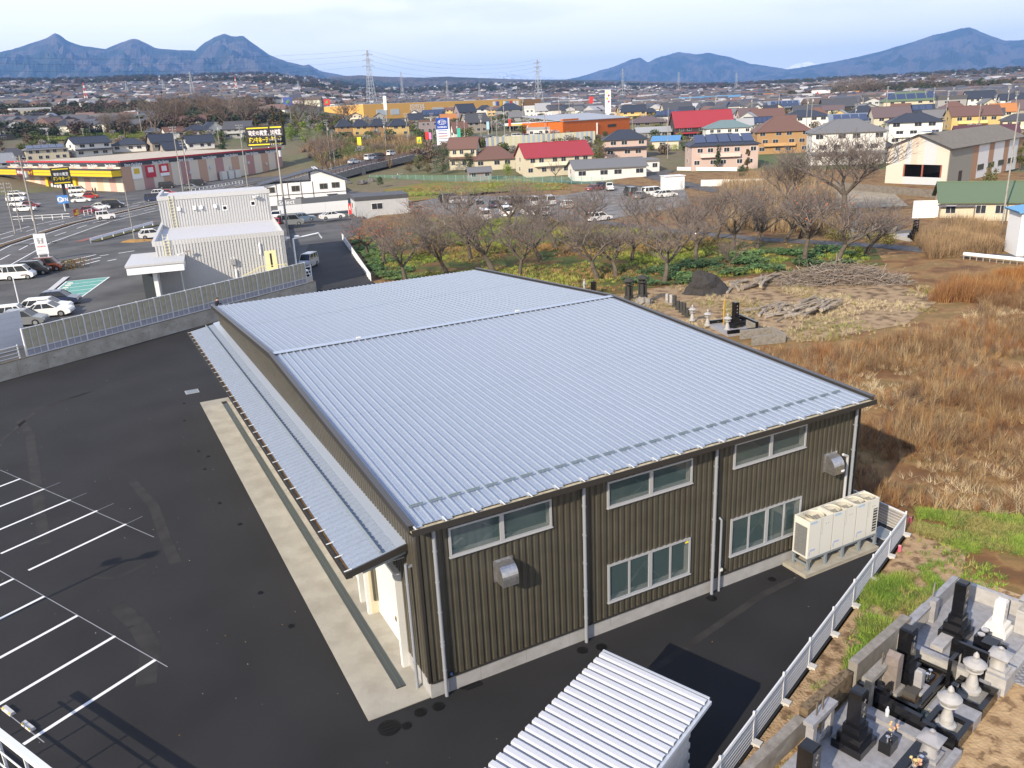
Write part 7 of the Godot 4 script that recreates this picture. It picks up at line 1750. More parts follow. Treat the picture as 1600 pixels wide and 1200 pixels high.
	cars("""hatch white 433 341 100|white car at the left of the car row behind the showroom
hatch red 437 353 80|red car at the left of the row behind the showroom
van grey 455 352 10|dark grey minivan behind the showroom's corner
sedan blue 474 345 20|grey blue sedan right of the dark grey minivan
sedan white 519 342 25|white car before the white wall of the street""", 0.5)
	# traffic arms and the gate rail by the driveway
	var ta := thing("signal_gantry", "white pipe frame of lamps over the driveway", "lamp frame", G(467, 445, 0.6), BYAW + 0.3)
	put(MB.new().tube(Vector3.ZERO, Vector3(0, 5.2, 0), 0.12, 0.10, 8), "post", white, ta); put(MB.new().tube(Vector3(0, 5.2, 0), Vector3(3.3, 5.4, 0), 0.09, 0.09, 8).tube(Vector3(3.3, 5.4, 0), Vector3(3.7, 4.8, 0), 0.09, 0.09, 8), "arm", white, ta)
	for x in [-0.7, 0.5]: put(MB.new().bb(x - 0.25, x + 0.25, 5.3, 5.5, -0.15, 0.15), "lamp_head", white, ta)
	var wg := thing("gate_rail", "small white gate and block at the end of the barrier", "gate", G(478, 447, 0.2), BYAW + 0.3)
	put(MB.new().bb(-0.9, 0.9, 0, 1.0, -0.2, 0.2), "block", plain(0.5, 0.48, 0.44), wg)
	for y in [1.3, 1.7, 2.1]: put(MB.new().bb(-0.9, 0.9, y, y + 0.07, -0.04, 0.04), "rail", white, wg)
	for x in [-0.9, 0.9]: put(MB.new().bb(x - 0.05, x + 0.05, 1.0, 2.4, -0.05, 0.05), "post", white, wg)
	# the half-timbered white shop, its grey garden wall, the teal shed and the red flag
	var w0 := G(498, 318, 0.8)
	var ws := thing("white_shop", "white half-timbered house with a dark tiled roof behind the showroom", "house", w0, 0.28)
	var wh := top_at(498, 283, w0) ; var wr := top_at(498, 264, w0)
	var wwm := plain(0.68, 0.68, 0.69, 0.8)
	var hd := 8.0; var hwid := 6.2
	var wm2 := MB.new().bb(-11.5, hwid, -0.6, wh, -hd, 0)
	put(wm2, "wall", wwm, ws)
	put(MB.new().prism([Vector2(-1.0, wh), Vector2(hwid, wh), Vector2(hwid, wh + 0.1), Vector2(0.3, wr - 0.2), Vector2(-1.0, wr - 0.6)], -hd, 0.0), "gable", wwm, ws)
	var wrf := mt(Color(0.05, 0.055, 0.075), 0.6, 0.0, "grain", 1.0)
	put(MB.new().box(Vector3(3.6, (wh + wr) / 2 - 0.1, -hd / 2), Vector3(7.9, 0.2, hd + 1.2), Basis(Vector3.BACK, -atan2(wr - wh, 6.2))), "roof", wrf, ws)
	put(MB.new().box(Vector3(-5.9, (wh + wr) / 2 - 0.1, -hd / 2), Vector3(12.6, 0.2, hd + 1.2), Basis(Vector3.BACK, atan2(wr - wh, 12.0))), "roof", wrf, ws)
	put(MB.new().bb(-0.2, 0.6, wr, wr + 0.16, -hd - 0.6, 0.6), "ridge_cap", plain(0.5, 0.52, 0.55), ws)
	put(MB.new().bb(-11.5, hwid, wh * 0.47, wh * 0.47 + 0.14, 0.0, 0.05), "timber", plain(0.05, 0.03, 0.025), ws)
	for x in [-11.4, -8.6, -6.2, -3.4, -0.9]: put(MB.new().bb(x, x + 0.14, 0, wh, 0.0, 0.045), "timber", plain(0.05, 0.03, 0.025), ws)
	for q in [[-10.6, 0.62], [-5.4, 0.62], [0.6, 0.64], [3.2, 0.66], [-7.6, 0.1], [-4.8, 0.1], [4.4, 0.1]]:
		var f := put(MB.new().bb(q[0], q[0] + 1.7, wh * q[1], wh * q[1] + 1.2, 0.05, 0.1), "window", plain(0.25, 0.22, 0.18), ws)
		put(MB.new().bb(q[0] + 0.08, q[0] + 0.82, wh * q[1] + 0.08, wh * q[1] + 1.12, 0.1, 0.12).bb(q[0] + 0.88, q[0] + 1.62, wh * q[1] + 0.08, wh * q[1] + 1.12, 0.1, 0.12), "pane", plain(0.05, 0.05, 0.045, 0.1), f)
	put(MB.new().bb(2.0, 4.2, wh * 0.36, wh * 0.40, 0.0, 1.2), "porch_roof", wrf, ws)
	var sg0 := G(436, 338, 0.6); var sg1 := G(545, 328, 0.6)
	var gw := thing("garden_wall", "white street wall with a grey top band and shop lettering", "wall", sg0, yaw_of(sg0, sg1))
	var gwl := Vector2(sg1.x - sg0.x, sg1.z - sg0.z).length()
	for i in 3:
		put(MB.new().bb(gwl * i / 3, gwl * (i + 1) / 3 - 0.02, 0, 2.0, -0.15, 0.15), "panel", plain(0.68, 0.69, 0.71), gw)
		put(MB.new().bb(gwl * i / 3, gwl * (i + 1) / 3 - 0.02, 2.0, 3.1, -0.17, 0.17), "top_band", plain(0.10, 0.11, 0.125) if i else plain(0.28, 0.28, 0.29), gw)
	words("Select", "lettering", white, gw, Transform3D(Basis(), Vector3(gwl * 0.13, 2.5, 0.18)), 0.75)
	house("549 640 336 312 306 8 flat z d 1 W garden_shed|low teal grey shed with a flat dark roof beside the street wall")
	var fl2 := thing("flag_sign", "red upright flag sign at the end of the street wall", "sign", G(548, 338, 0.3), 0.1)
	put(MB.new().bb(-0.3, 0.3, 0.4, 2.4, -0.03, 0.03), "flag", plain(0.6, 0.03, 0.03), fl2); put(MB.new().bb(-0.36, -0.3, 0, 2.5, -0.03, 0.03), "pole", white, fl2); put(MB.new().bb(-0.06, 0.08, 1.2, 2.0, 0.03, 0.04), "mark", white, fl2)
	# the bridge behind
	var bg_ := thing("road_bridge", "concrete road bridge with a rust-brown railing", "bridge", Vector3.ZERO)
	for i in 3:
		var a: Vector3 = br[i]; var b: Vector3 = br[i + 1]
		var d: Vector3 = (b - a).normalized(); var s := Vector3(-d.z, 0, d.x).normalized()
		put(MB.new().beam(a + s * 5.6 - Vector3.UP * 0.9, b + s * 5.6 - Vector3.UP * 0.9, 0.5, 1.7), "girder", mt(Color(0.22, 0.22, 0.22), 0.9, 0.0, "streak", 0.2), bg_)
		put(MB.new().beam(a - Vector3.UP * 0.35, b - Vector3.UP * 0.35, 11.2, 0.5), "deck", plain(0.2, 0.2, 0.2), bg_)
		for q in [5.6, -5.6]:
			for y in [0.45, 0.8, 1.15]: put(MB.new().beam(a + s * q + Vector3.UP * y, b + s * q + Vector3.UP * y, 0.12, 0.1), "rail", plain(0.20, 0.10, 0.08), bg_)
			for k in 12: put(MB.new().bb(-0.08, 0.08, 0, 1.2, -0.08, 0.08), "rail_post", plain(0.20, 0.10, 0.08), bg_, Transform3D(Basis(), a.lerp(b, k / 12.0) + s * q))
		put(MB.new().box(b + Vector3.DOWN * 3.2, Vector3(12, 5.4, 1.6), Basis(d.cross(Vector3.UP), Vector3.UP, -d).orthonormalized()), "pier", mt(Color(0.25, 0.25, 0.24), 0.9, 0.0, "streak", 0.2), bg_)
	cars("""sedan white 0 0 0|white car crossing the bridge, leftmost
van white 0 0 0|white van on the bridge
suv black 0 0 0|black car behind the white van on the bridge
hatch teal 0 0 0|dark car in the near lane of the bridge
kei white 0 0 0|small white car where the road leaves the bridge""", 1.0)
	var last := get_children().slice(-5)
	for i in 5:
		var k: float = [0.25, 0.55, 0.72, 0.42, 0.95][i]
		var seg := 1
		var p: Vector3 = br[1].lerp(br[2], k); var d: Vector3 = (br[2] - br[1]).normalized()
		var s := Vector3(-d.z, 0, d.x)
		last[i].position = p + s * (3.2 if i == 3 else -3.2) + Vector3.UP * 0.05; last[i].rotation.y = atan2(-d.z, d.x)
# One continuous figure: a skeleton of tapered capsules joined smoothly and meshed as surface nets.
func person(label: String, at: Vector3, yaw: float, top: Color, legs: Color, low: bool) -> void:
	var t := thing("person", label, "person", at, yaw)
	var hip := 0.5 if low else 0.92
	var J: Array[Vector3] = [Vector3(0, hip, 0), Vector3(0.10 if low else 0.02, hip + 0.48, 0), Vector3(0.16 if low else 0.03, hip + 0.60, 0), Vector3(0.20 if low else 0.04, hip + 0.72, 0)]
	var bones := [[J[0], J[1], 0.15, 0.17], [J[1], J[2], 0.07, 0.06], [J[2] + Vector3(0, 0.06, 0), J[3], 0.095, 0.105]]
	for s in [-1, 1]:
		var hp := Vector3(0, hip - 0.02, s * 0.09); var kn := Vector3(0.34, 0.46, s * 0.13) if low else Vector3(0.10 * s, 0.48, s * 0.10); var ft := Vector3(0.12, 0.07, s * 0.13) if low else Vector3(0.16 * s - 0.06, 0.06, s * 0.10)
		bones.append_array([[hp, kn, 0.095, 0.065], [kn, ft, 0.062, 0.042], [ft, ft + Vector3(0.17, -0.015, 0), 0.045, 0.035]])
		var sd: Vector3 = J[1] + Vector3(0, 0.0, s * 0.18); var el: Vector3 = sd + (Vector3(0.18, -0.24, s * 0.05) if low else Vector3(-0.08 * s, -0.28, s * 0.05)); var hn: Vector3 = el + (Vector3(0.22, -0.05, -s * 0.06) if low else Vector3(0.06 - 0.08 * s, -0.24, 0))
		bones.append_array([[sd, el, 0.06, 0.045], [el, hn, 0.043, 0.032], [hn, hn + Vector3(0.06, -0.06, 0), 0.04, 0.028]])
	var cell := 0.03
	var field := func(p: Vector3) -> float:
		var d := 1.0
		for b in bones:
			var a: Vector3 = b[0]; var e: Vector3 = b[1]
			var h := clampf((p - a).dot(e - a) / (e - a).length_squared(), 0.0, 1.0)
			var v := p.distance_to(a.lerp(e, h)) - lerpf(b[2], b[3], h)
			var k := clampf(0.5 + 0.5 * (v - d) / 0.03, 0.0, 1.0)
			d = lerpf(v, d, k) - 0.03 * k * (1.0 - k)
		return d
	var lo := Vector3(-0.42, -0.06, -0.42); var n := Vector3i(30, 62, 28)
	var val := PackedFloat32Array(); val.resize((n.x + 1) * (n.y + 1) * (n.z + 1))
	var id := func(x, y, z): return (x * (n.y + 1) + y) * (n.z + 1) + z
	for x in n.x + 1: for y in n.y + 1: for z in n.z + 1: val[id.call(x, y, z)] = field.call(lo + Vector3(x, y, z) * cell)
	var vert := {}
	for x in n.x: for y in n.y: for z in n.z:
		var sum := Vector3.ZERO; var cnt := 0
		for e in [[0, 1], [0, 2], [0, 4], [1, 3], [1, 5], [2, 3], [2, 6], [3, 7], [4, 5], [4, 6], [5, 7], [6, 7]]:
			var a := Vector3i(e[0] & 1, (e[0] >> 1) & 1, e[0] >> 2); var b := Vector3i(e[1] & 1, (e[1] >> 1) & 1, e[1] >> 2)
			var va: float = val[id.call(x + a.x, y + a.y, z + a.z)]; var vb: float = val[id.call(x + b.x, y + b.y, z + b.z)]
			if (va < 0) != (vb < 0):
				sum += (Vector3(a).lerp(Vector3(b), va / (va - vb)) + Vector3(x, y, z)); cnt += 1
		if cnt: vert[id.call(x, y, z)] = lo + sum / cnt * cell
	var m := MB.new()
	for x in range(1, n.x): for y in range(1, n.y): for z in range(1, n.z):
		var v0: float = val[id.call(x, y, z)]
		for ax in 3:
			var o := Vector3i(1, 0, 0) if ax == 0 else (Vector3i(0, 1, 0) if ax == 1 else Vector3i(0, 0, 1))
			var v1: float = val[id.call(x + o.x, y + o.y, z + o.z)]
			if (v0 < 0) == (v1 < 0): continue
			var u := Vector3i(o.z, o.x, o.y); var w := Vector3i(o.y, o.z, o.x)
			var q := []
			for c in [[0, 0], [1, 0], [1, 1], [0, 1]]:
				var p: Vector3i = Vector3i(x, y, z) - u * c[0] - w * c[1]
				q.append(vert.get(id.call(p.x, p.y, p.z), lo + Vector3(p) * cell))
			var mid: Vector3 = (q[0] + q[2]) / 2
			m.col = Color(0.45, 0.28, 0.20) if mid.y > J[2].y - 0.02 else (top if mid.y > hip - 0.02 or (mid.z * mid.z > 0.03 and mid.y > hip - 0.1) else legs)
			if mid.y < 0.1: m.col = Color(0.02, 0.02, 0.02)
			if v0 < 0: m.quad(q[0], q[1], q[2], q[3])
			else: m.quad(q[3], q[2], q[1], q[0])
	put(m, "body", mt(Color(1, 1, 1), 0.9, 0.0, "", 1.0, "", 1.0, 0.0, true), t)
	put(MB.new().blob(J[3] + Vector3(-0.02, 0.04, 0), Vector3(0.115, 0.11, 0.105), 0.05, 8, 3), "hair", plain(0.015, 0.012, 0.01, 0.7), t)

# ---- the town beyond the orchard ----
func town() -> void:
	houses("""703 752 264 230 215 -12 gable c b 3 L|two-storey cream house with a brown tiled roof beside the tall round hedge
738 806 264 247 229 6 hip c b 3 -|long brown-roofed wing that joins the brown tiled house to the red-roofed one
730 768 281 268 262 8 gable m s 2 - garden_shed|mauve garden shed with small white-framed windows behind the green net fence
803 926 274 244 224 14 gable c r 6 B|long cream house with a bright red ribbed roof and a balcony
884 1010 280 262 251 10 gable w s 4 -|low white house with a grey roof in front of the red-roofed house
940 1010 246 217 203 6 hip p n 3 LW|pinkish white house with a dark blue hip roof and a small arched dormer
946 1030 268 255 251 10 flat w s 4 - garage|long white flat-roofed garage behind the low grey-roofed house
1019 1064 233 219 213 -8 gable c B 1 - garden_shed|open shed with a light blue roof beside the round shrubs
991 1048 216 206 199 8 gable g l 2 -|pale grey roofed low house behind the blue-roofed shed
980 1040 206 191 182 8 hip v p 3 -|olive walled house with a dark brown hip roof right of the orange store
1043 1146 218 197 173 12 gable k r 6 L|large dark timbered house with a broad crimson roof and raised ridge
1097 1171 224 199 188 8 hip w t 5 W|white two-storey house with a teal hip roof in front of the crimson roof
1068 1182 264 226 210 10 hip p n 5 PBW|pink brick house with white balconies and solar panels on a navy hip roof
1173 1262 240 204 183 10 hip o b 4 B|brown two-storey house with a wide brown roof and orange balcony
1258 1376 256 206 187 8 hip w s 4 L|large white house with a pale grey tiled hip roof behind the bare tree
1318 1394 250 230 214 6 hip w s 3 -|low grey-tiled wing at the foot of the large white house
1127 1164 194 181 169 28 gablez z s 1 -|small grey gabled house with a dark doorway behind the teal roof
1150 1184 196 179 169 14 gable p p 2 W|peach walled house with a purple brown roof left of the rust-roofed one
1170 1224 197 182 170 10 gable b b 3 -|house with a broad rust brown roof behind the brown two-storey house
1161 1209 204 194 183 8 gable g n 2 P|low house under a wide solar roof behind the rust-roofed house
1218 1294 202 182 172 8 hip w n 4 -|white house with a navy hip roof beside the two thin poles
1236 1291 186 175 164 8 gable g d 3 -|grey house with a dark ridge roof behind the navy hip roof
1199 1249 178 168 157 6 shed k S 2 P|dark house under a single blue-grey slope of panels
1279 1337 181 166 154 12 gable k d 3 -|black gabled house with a dark grey roof and bright gable windows
1294 1370 205 191 178 6 shed w S 3 P|white house under a big pale solar slope behind the grey-tiled hip roof
1326 1370 186 176 165 8 hip z n 2 -|house with a blue-black roof between the solar slope and the beige gable
1356 1419 204 182 167 14 gable c p 3 W|beige gabled house with a brown roof beside the solar slope
1346 1372 169 152 148 6 flat t d 2 -|taupe box house with a thin dark flat roof
1374 1464 172 157 143 10 hip c G 4 P|long cream house with green-striped panels on its dark roof
1400 1456 184 174 164 6 gable c n 2 P|house with bright green roof edges round dark panels
1310 1358 158 150 142 8 hip o o 3 -|house with a bright orange roof below the bare grove
1382 1465 226 190 177 8 hip w n 3 B|white and pink house with a dark blue hip roof beside the timber store
1438 1476 202 183 172 14 gable y s 2 -|small yellow house with a grey roof behind the dark blue hip roof
1462 1488 187 176 166 8 hip z n 1 P|house with a small navy panel roof behind the big concrete pole
1476 1556 206 180 166 14 gable y b 4 B|yellow house with a purple brown roof and a white balcony
1490 1584 222 211 197 6 gable m m 3 -|long low house with a maroon tiled roof behind the timber store
1545 1582 194 173 162 12 gable c o 2 -|cream house with a vivid orange tile roof
1562 1612 216 187 178 8 hip c d 3 B|cream house with dark eaves at the right edge
1503 1552 170 153 142 18 gable w n 4 W|bright white gabled house with a navy roof near the right edge
1462 1506 172 156 149 8 flat g d 2 -|bare grey walled house left of the bright white gabled one
1537 1564 158 147 141 6 hip t m 2 -|small house with a wine red roof behind the bright white gable
1560 1612 170 155 146 8 gable w n 3 -|white house with a wide navy roof at the right edge, above the orange tiles
1580 1620 186 169 156 6 gable t p 3 -|house with a mauve brown roof at the right edge
1031 1082 184 171 160 12 gable c d 3 -|cream gabled house with a charcoal roof left of the crimson roof's top
1019 1066 192 181 172 8 hip w n 2 P|white house with a navy panel roof behind the crimson roof
963 1010 188 174 164 10 gable y n 3 B|yellow house with a slate blue roof behind the orange store
981 1011 172 165 159 14 gable t b 2 -|small house with a brown gable roof behind the yellow one
904 931 174 169 160 4 hip c d 2 -|cream house with a pointed charcoal hip roof
904 946 186 178 172 4 hip c s 4 -|wide low roof in front of the pointed charcoal hip roof
890 919 178 169 159 8 gable w b 2 -|pale house with a faded pink roof beside the charcoal hip roof
893 929 190 186 177 30 gable p r 2 -|low pink house with a dull red slanting roof above the orange store
869 893 182 174 164 8 gable k n 2 -|black timber house with a navy roof behind the fuel canopy
836 861 182 172 161 8 gable w l 2 -|white house with a pale grey roof behind the purple sign
819 836 186 170 165 4 flat w w 2 -|tall white box house beside the end of the long orange store
794 820 190 182 174 8 gable g s 2 -|small grey metal-roofed house left of the white box house
774 820 182 171 161 8 hip g n 3 -|house with a wide navy hip roof in front of the long orange store
744 772 180 170 164 6 hip w n 2 -|pale house with a low navy roof in front of the long orange store's middle
720 764 208 190 177 20 gable t d 3 -|grey gabled house with a charcoal roof behind the car dealer's yard
705 732 216 204 190 16 gable w b 1 -|white-walled chalet with a steep rust brown roof beside the blue pylon
709 745 184 174 162 24 gable m n 2 -|dark house with a maroon gable behind the blue pylon
687 714 192 187 178 10 gable c o 2 -|small house with an apricot roof above the blue pylon
680 709 178 172 165 10 gable c b 2 -|cream house with a light brown roof left of the maroon gable
658 697 190 181 171 -8 shed g n 2 P|grey house under a blue panel slope left of the apricot roof
637 662 194 186 177 8 gable z n 2 -|house with a slate blue roof at the right end of the yellow terrace
655 684 208 190 187 6 flat m b 3 -|mauve flat-roofed block beside the blue pylon
525 552 213 196 186 12 hip o n 2 -|yellow terrace house with a navy roof, leftmost of four
550 578 213 196 186 12 hip y n 2 -|yellow terrace house with a navy roof, second from the left of four
576 608 213 195 185 12 hip o n 2 -|yellow terrace house with a navy roof, third from the left of four
606 640 213 195 185 12 hip y n 2 -|yellow terrace house with a navy roof, rightmost of four
1125 1168 172 164 157 8 gable c d 3 -|cream house with a charcoal roof below the blue and white hall
1192 1208 158 152 146 8 gable c o 1 -|tiny house with a bright orange roof on the skyline
1210 1242 164 156 149 12 gable w n 2 -|white and navy gabled house behind the single blue-grey slope
1085 1118 178 168 158 8 gable c s 2 -|pale house with a grey-green roof left of the blue and white hall
180 231 238 225 216 -6 hip w n 3 L|white house with a dark hip roof behind the discount store's flat roof
233 275 236 221 209 16 gable t n 2 -|taupe gabled house with a navy roof, next to the white hip-roofed house
253 291 244 232 221 16 gable t n 2 -|lower taupe wing with a navy roof right at the black parapet
290 335 234 222 211 10 gable w n 3 -|white house with broad navy slopes below the dark conifers
228 256 214 205 199 10 hip m s 2 -|pale mauve house with a thin grey roof
255 289 216 205 198 14 gable w b 2 -|white gabled house with a brown roof among the navy roofs
287 329 214 203 195 8 hip p n 4 B|pinkish house with a black tiled roof and a long balcony
314 351 210 200 190 22 gablez w n 2 -|white steep gabled house below the yellow flats
263 290 199 188 181 12 gable y b 2 -|yellow flats with a brown roof, leftmost block
288 313 199 188 181 12 gable o b 2 -|ochre flats with a brown roof, middle block
312 351 197 186 178 12 gable y b 3 -|yellow flats with a brown roof, rightmost block
352 399 216 200 189 -12 gable g d 3 B|grey house with a slate roof left of the black roof-top boards
0 46 254 243 231 6 hip t d 2 -|dark-roofed house at the left edge behind the store
40 106 251 233 226 8 hip c s 5 P|cream house with a grey panel roof behind the store's red parapet
110 174 245 223 213 18 gable w n 3 LW|white house with crossed navy gables behind the store
-8 24 262 252 239 20 gable w l 1 -|white metal-roofed hall at the left edge
44 84 211 203 200 6 flat w w 6 - building|long low white building with an orange awning in the fields
83 121 209 200 194 6 hip w s 4 -|white house with a dark red lower wall in the fields
-4 21 220 214 210 6 flat k n 1 -|long dark open shed in the fields at the left edge
19 80 186 171 168 8 flat c w 8 - school|long cream four-storey school with rows of windows
-6 30 194 181 178 8 flat c w 5 - school|lower cream school wing at the left edge
887 934 211 196 193 8 flat w w 3 - building|white two-storey office in front of the orange store
820 898 212 202 198 6 flat w l 6 - building|low white showroom with a grey roof behind the striped fence
1461 1612 346 314 290 8 gable c G 4 - bungalow|cream bungalow with a long green ribbed roof at the right edge
1055 1157 164 155 150 4 flat w B 8 - hall|long white hall with bright blue bands on the skyline""")
	infill()
	var white := plain(0.74, 0.75, 0.77, 0.5)
	# green roof bungalow's porch
	var gp := G(1492, 345); var po := thing("porch", "porch with a brown canopy and wooden deck before the green-roofed bungalow", "porch", gp, -0.35)
	put(MB.new().bb(-2.4, 2.4, 2.1, 2.2, -1.6, 0.4), "canopy", plain(0.13, 0.14, 0.20, 0.2), po); put(MB.new().bb(-2.4, 2.4, 0, 0.35, -1.6, 0.3), "deck", plain(0.40, 0.20, 0.05), po)
	for x in [-2.3, 2.3]: put(MB.new().bb(x - 0.05, x + 0.05, 0, 2.1, 0.2, 0.3), "post", plain(0.15, 0.10, 0.07), po)
	var wb := G(1425, 341); var sw := thing("white_screen", "blank white screen wall left of the green-roofed bungalow", "wall", wb, -0.15)
	put(MB.new().bb(0, 4.6, 0, 2.6, -0.1, 0.1), "panel", white, sw)
	# white shed with lettering at the right edge, its white pipe rail
	var rs := B(86.2, 34.0); var sh := thing("white_shed", "white metal shed with black lettering and a blue roof at the right edge", "shed", rs, -0.22)
	for i in 14: put(MB.new().bb(i * 0.45, i * 0.45 + 0.44, 0, 4.9, -4, 0.0), "wall_sheet", white, sh)
	put(MB.new().prism([Vector2(-0.4, 4.85), Vector2(7, 5.9), Vector2(7, 6.05), Vector2(-0.5, 5.05)], -4.3, 0.4), "roof", plain(0.10, 0.28, 0.48), sh)
	put(MB.new().bb(0.75, 0.83, 0, 4.2, 0.0, 0.04).bb(0.75, 6.3, 4.2, 4.28, 0.0, 0.04), "door_track", plain(0.10, 0.06, 0.06), sh)
	kana("大", "lettering", plain(0.03, 0.03, 0.03), sh, Transform3D(Basis(), Vector3(1.6, 3.1, 0.02)), 0.45, 0.4); kana("下", "lettering", plain(0.03, 0.03, 0.03), sh, Transform3D(Basis(), Vector3(2.3, 2.5, 0.02)), 0.45, 0.4); kana("井", "lettering", plain(0.03, 0.03, 0.03), sh, Transform3D(Basis(), Vector3(2.3, 3.1, 0.02)), 0.45, 0.4); kana("町", "lettering", plain(0.03, 0.03, 0.03), sh, Transform3D(Basis(), Vector3(2.3, 1.9, 0.02)), 0.45, 0.4)
	var pr := thing("pipe_rail", "thick white pipe rail below the white shed at the right edge", "rail", G(1505, 405), yaw_of(G(1505, 405), G(1600, 415)))
	put(MB.new().tube(Vector3(0, 0.6, 0), Vector3(11, 0.6, 0), 0.22, 0.22, 8), "rail", white, pr)
	for i in 16: put(MB.new().bb(i * 0.7, i * 0.7 + 0.08, -0.4, 0.5, -0.05, 0.05), "post", plain(0.25, 0.24, 0.22), pr)
	# old timber store: patched cladding and a wide opening
	var t0 := G(1478, 290); var tw := thing("timber_store", "old barn-like store with patched pale cladding, a wide dark opening and a grey roof", "barn", t0, 0.0)
	var fa := G(1383, 286) - t0; var fb := T(1592, 262) - t0; fb.y = 0
	var h1 := top_at(1480, 231, t0); var h2 := h1 + 2.6
	var cw := [plain(0.50, 0.44, 0.38, 0.9), plain(0.42, 0.44, 0.47, 0.9), plain(0.46, 0.39, 0.33, 0.9), plain(0.62, 0.62, 0.63, 0.8), plain(0.34, 0.20, 0.12, 0.9), plain(0.24, 0.23, 0.20, 0.9)]
	var l1 := fa.length(); var f1 := Transform3D(Basis(Vector3.UP, atan2(-fa.z, fa.x)), Vector3.ZERO)
	for i in 10:
		var x0 := l1 * i / 10.0; var x1 := l1 * (i + 1) / 10.0
		var m0 := 1.0 - absf((i + 0.5) / 10.0 - 0.5) * 2.0
		var op := i < 7 and i > 0
		put(MB.new().prism([Vector2(x0, 4.0), Vector2(x1, 4.0), Vector2(x1, h1 + (h2 - h1) * (1.0 - absf((i + 1) / 5.0 - 1.0))), Vector2(x0, h1 + (h2 - h1) * (1.0 - absf(i / 5.0 - 1.0)))], -0.1, 0.1), "cladding", cw[[0, 0, 1, 1, 0, 2, 1, 0, 1, 0][i]], tw, f1)
		put(MB.new().bb(x0, x1, 0, 1.5 if op else 4.0, -0.1, 0.1), "cladding", cw[1 if op else 0], tw, f1)
	for x in [0.1, 0.4, 0.7]: put(MB.new().bb(l1 * x - 0.15, l1 * x + 0.15, 1.5, 4.0, -0.12, 0.12), "post", plain(0.25, 0.08, 0.05), tw, f1)
	var l2 := fb.length(); var f2 := Transform3D(Basis(Vector3.UP, atan2(-fb.z, fb.x)), Vector3.ZERO)
	for i in 14:
		var x0 := l2 * i / 14.0; var x1 := l2 * (i + 1) / 14.0
		put(MB.new().bb(x0, x1, 0, h1, -0.1, 0.1), "cladding", cw[5] if i < 4 else cw[3 if i % 3 != 1 else 4], tw, f2)
		if i >= 5 and i % 2: 
			var f := put(MB.new().bb(x0 + 0.1, x1 + 0.9, 1.6, 2.9, 0.1, 0.16), "window", plain(0.3, 0.28, 0.26), tw, f2)
			put(MB.new().bb(x0 + 0.2, x1 + 0.8, 1.7, 2.8, 0.16, 0.18), "pane", plain(0.04, 0.045, 0.05, 0.15), f)
	put(MB.new().bb(l2 * 0.13, l2 * 0.17, 0, 2.4, 0.1, 0.15), "door", plain(0.03, 0.015, 0.012), tw, f2)
	put(MB.new().bb(0, l2, 0, h1, -0.1, 0.1), "rear_wall", cw[2], tw, Transform3D(f2.basis, fa))
	var rmat := mt(Color(0.24, 0.22, 0.19), 0.9, 0.0, "blotch", 0.12, "streak", 0.4)
	var up1 := Vector3.UP * (h1 + 0.05); var up2 := Vector3.UP * (h2 + 0.05); var ex := fa.normalized() * 0.6; var ez := fb.normalized() * 0.7
	for s in 2:
		var rf := MB.new(); var e := (-ex if s == 0 else fa + ex)
		for k in 2:
			var dn := Vector3.DOWN * 0.14 * k
			rf.quad(e + up1 - Vector3.UP * 0.25 - ez + dn, fa / 2 + up2 - ez + dn, fa / 2 + up2 + fb + ez + dn, e + up1 - Vector3.UP * 0.25 + fb + ez + dn)
		put(rf, "roof", rmat, tw)
		put(MB.new().beam(e + up1 - Vector3.UP * 0.3 - ez, fa / 2 + up2 - Vector3.UP * 0.05 - ez, 0.1, 0.22), "verge", plain(0.03, 0.03, 0.03), tw)
	put(MB.new().box(fa / 2 + up2 + fb * 0.08 + Vector3.UP * 0.3, Vector3(4, 0.1, 2.4), Basis(Vector3.UP, 0.6)), "solar_panel", plain(0.10, 0.14, 0.22, 0.15), tw)
	var cwall := G(1390, 296); var cb := G(1290, 292)
	stone_wall("yard_wall", "long weathered grey wall behind the tan yard", G(1560, 318), G(1290, 293), 1.3, 0.25, mt(Color(0.20, 0.18, 0.16), 0.95, 0.0, "streak", 0.3), 12)
	stone_wall("white_wall", "low white wall of the pink brick house's garden", G(1095, 291), G(1205, 289), 1.4, 0.2, plain(0.62, 0.60, 0.56), 6)
	stone_wall("garden_fence", "white rail fence on the lawn of the pink brick house", G(1058, 266), G(1152, 267), 0.9, 0.1, plain(0.66, 0.66, 0.66), 8)
	var ut := thing("white_cabin", "small white cabin at the end of the gravel car park", "shed", G(1052, 296), 0.2)
	put(MB.new().bb(-2.2, 2.2, 0, 2.9, -2, 1.0), "wall", white, ut); put(MB.new().bb(-2.4, 2.4, 2.9, 3.05, -2.2, 1.2), "roof", plain(0.6, 0.6, 0.62), ut); put(MB.new().bb(1.2, 1.8, 0.1, 1.9, 1.0, 1.04), "door", plain(0.5, 0.5, 0.5), ut)
	# green net fence and white road railing by the meadow
	for q in [[[578, 283], [700, 284], "green net fence at the left end of the meadow"], [[700, 284], [960, 289], "green net fence along the gardens of the red-roofed house"]]:
		var a := G(q[0][0], q[0][1]); var b := G(q[1][0], q[1][1]); var l := a.distance_to(b)
		var f := thing("net_fence", q[2], "fence", a, yaw_of(a, b))
		for i in int(l / 3.0): put(MB.new().bb(i * 3.0, i * 3.0 + 0.08, 0, 1.9, -0.04, 0.04), "post", plain(0.20, 0.42, 0.36), f)
		var nm := MB.new()
		for k in 12: nm.bb(0, l, 0.1 + k * 0.15, 0.115 + k * 0.15, -0.01, 0.01)
		for k in int(l / 0.4): nm.bb(k * 0.4, k * 0.4 + 0.03, 0.1, 1.85, -0.01, 0.01)
		put(nm, "netting", plain(0.12, 0.36, 0.30), f).set_meta("kind", "stuff")
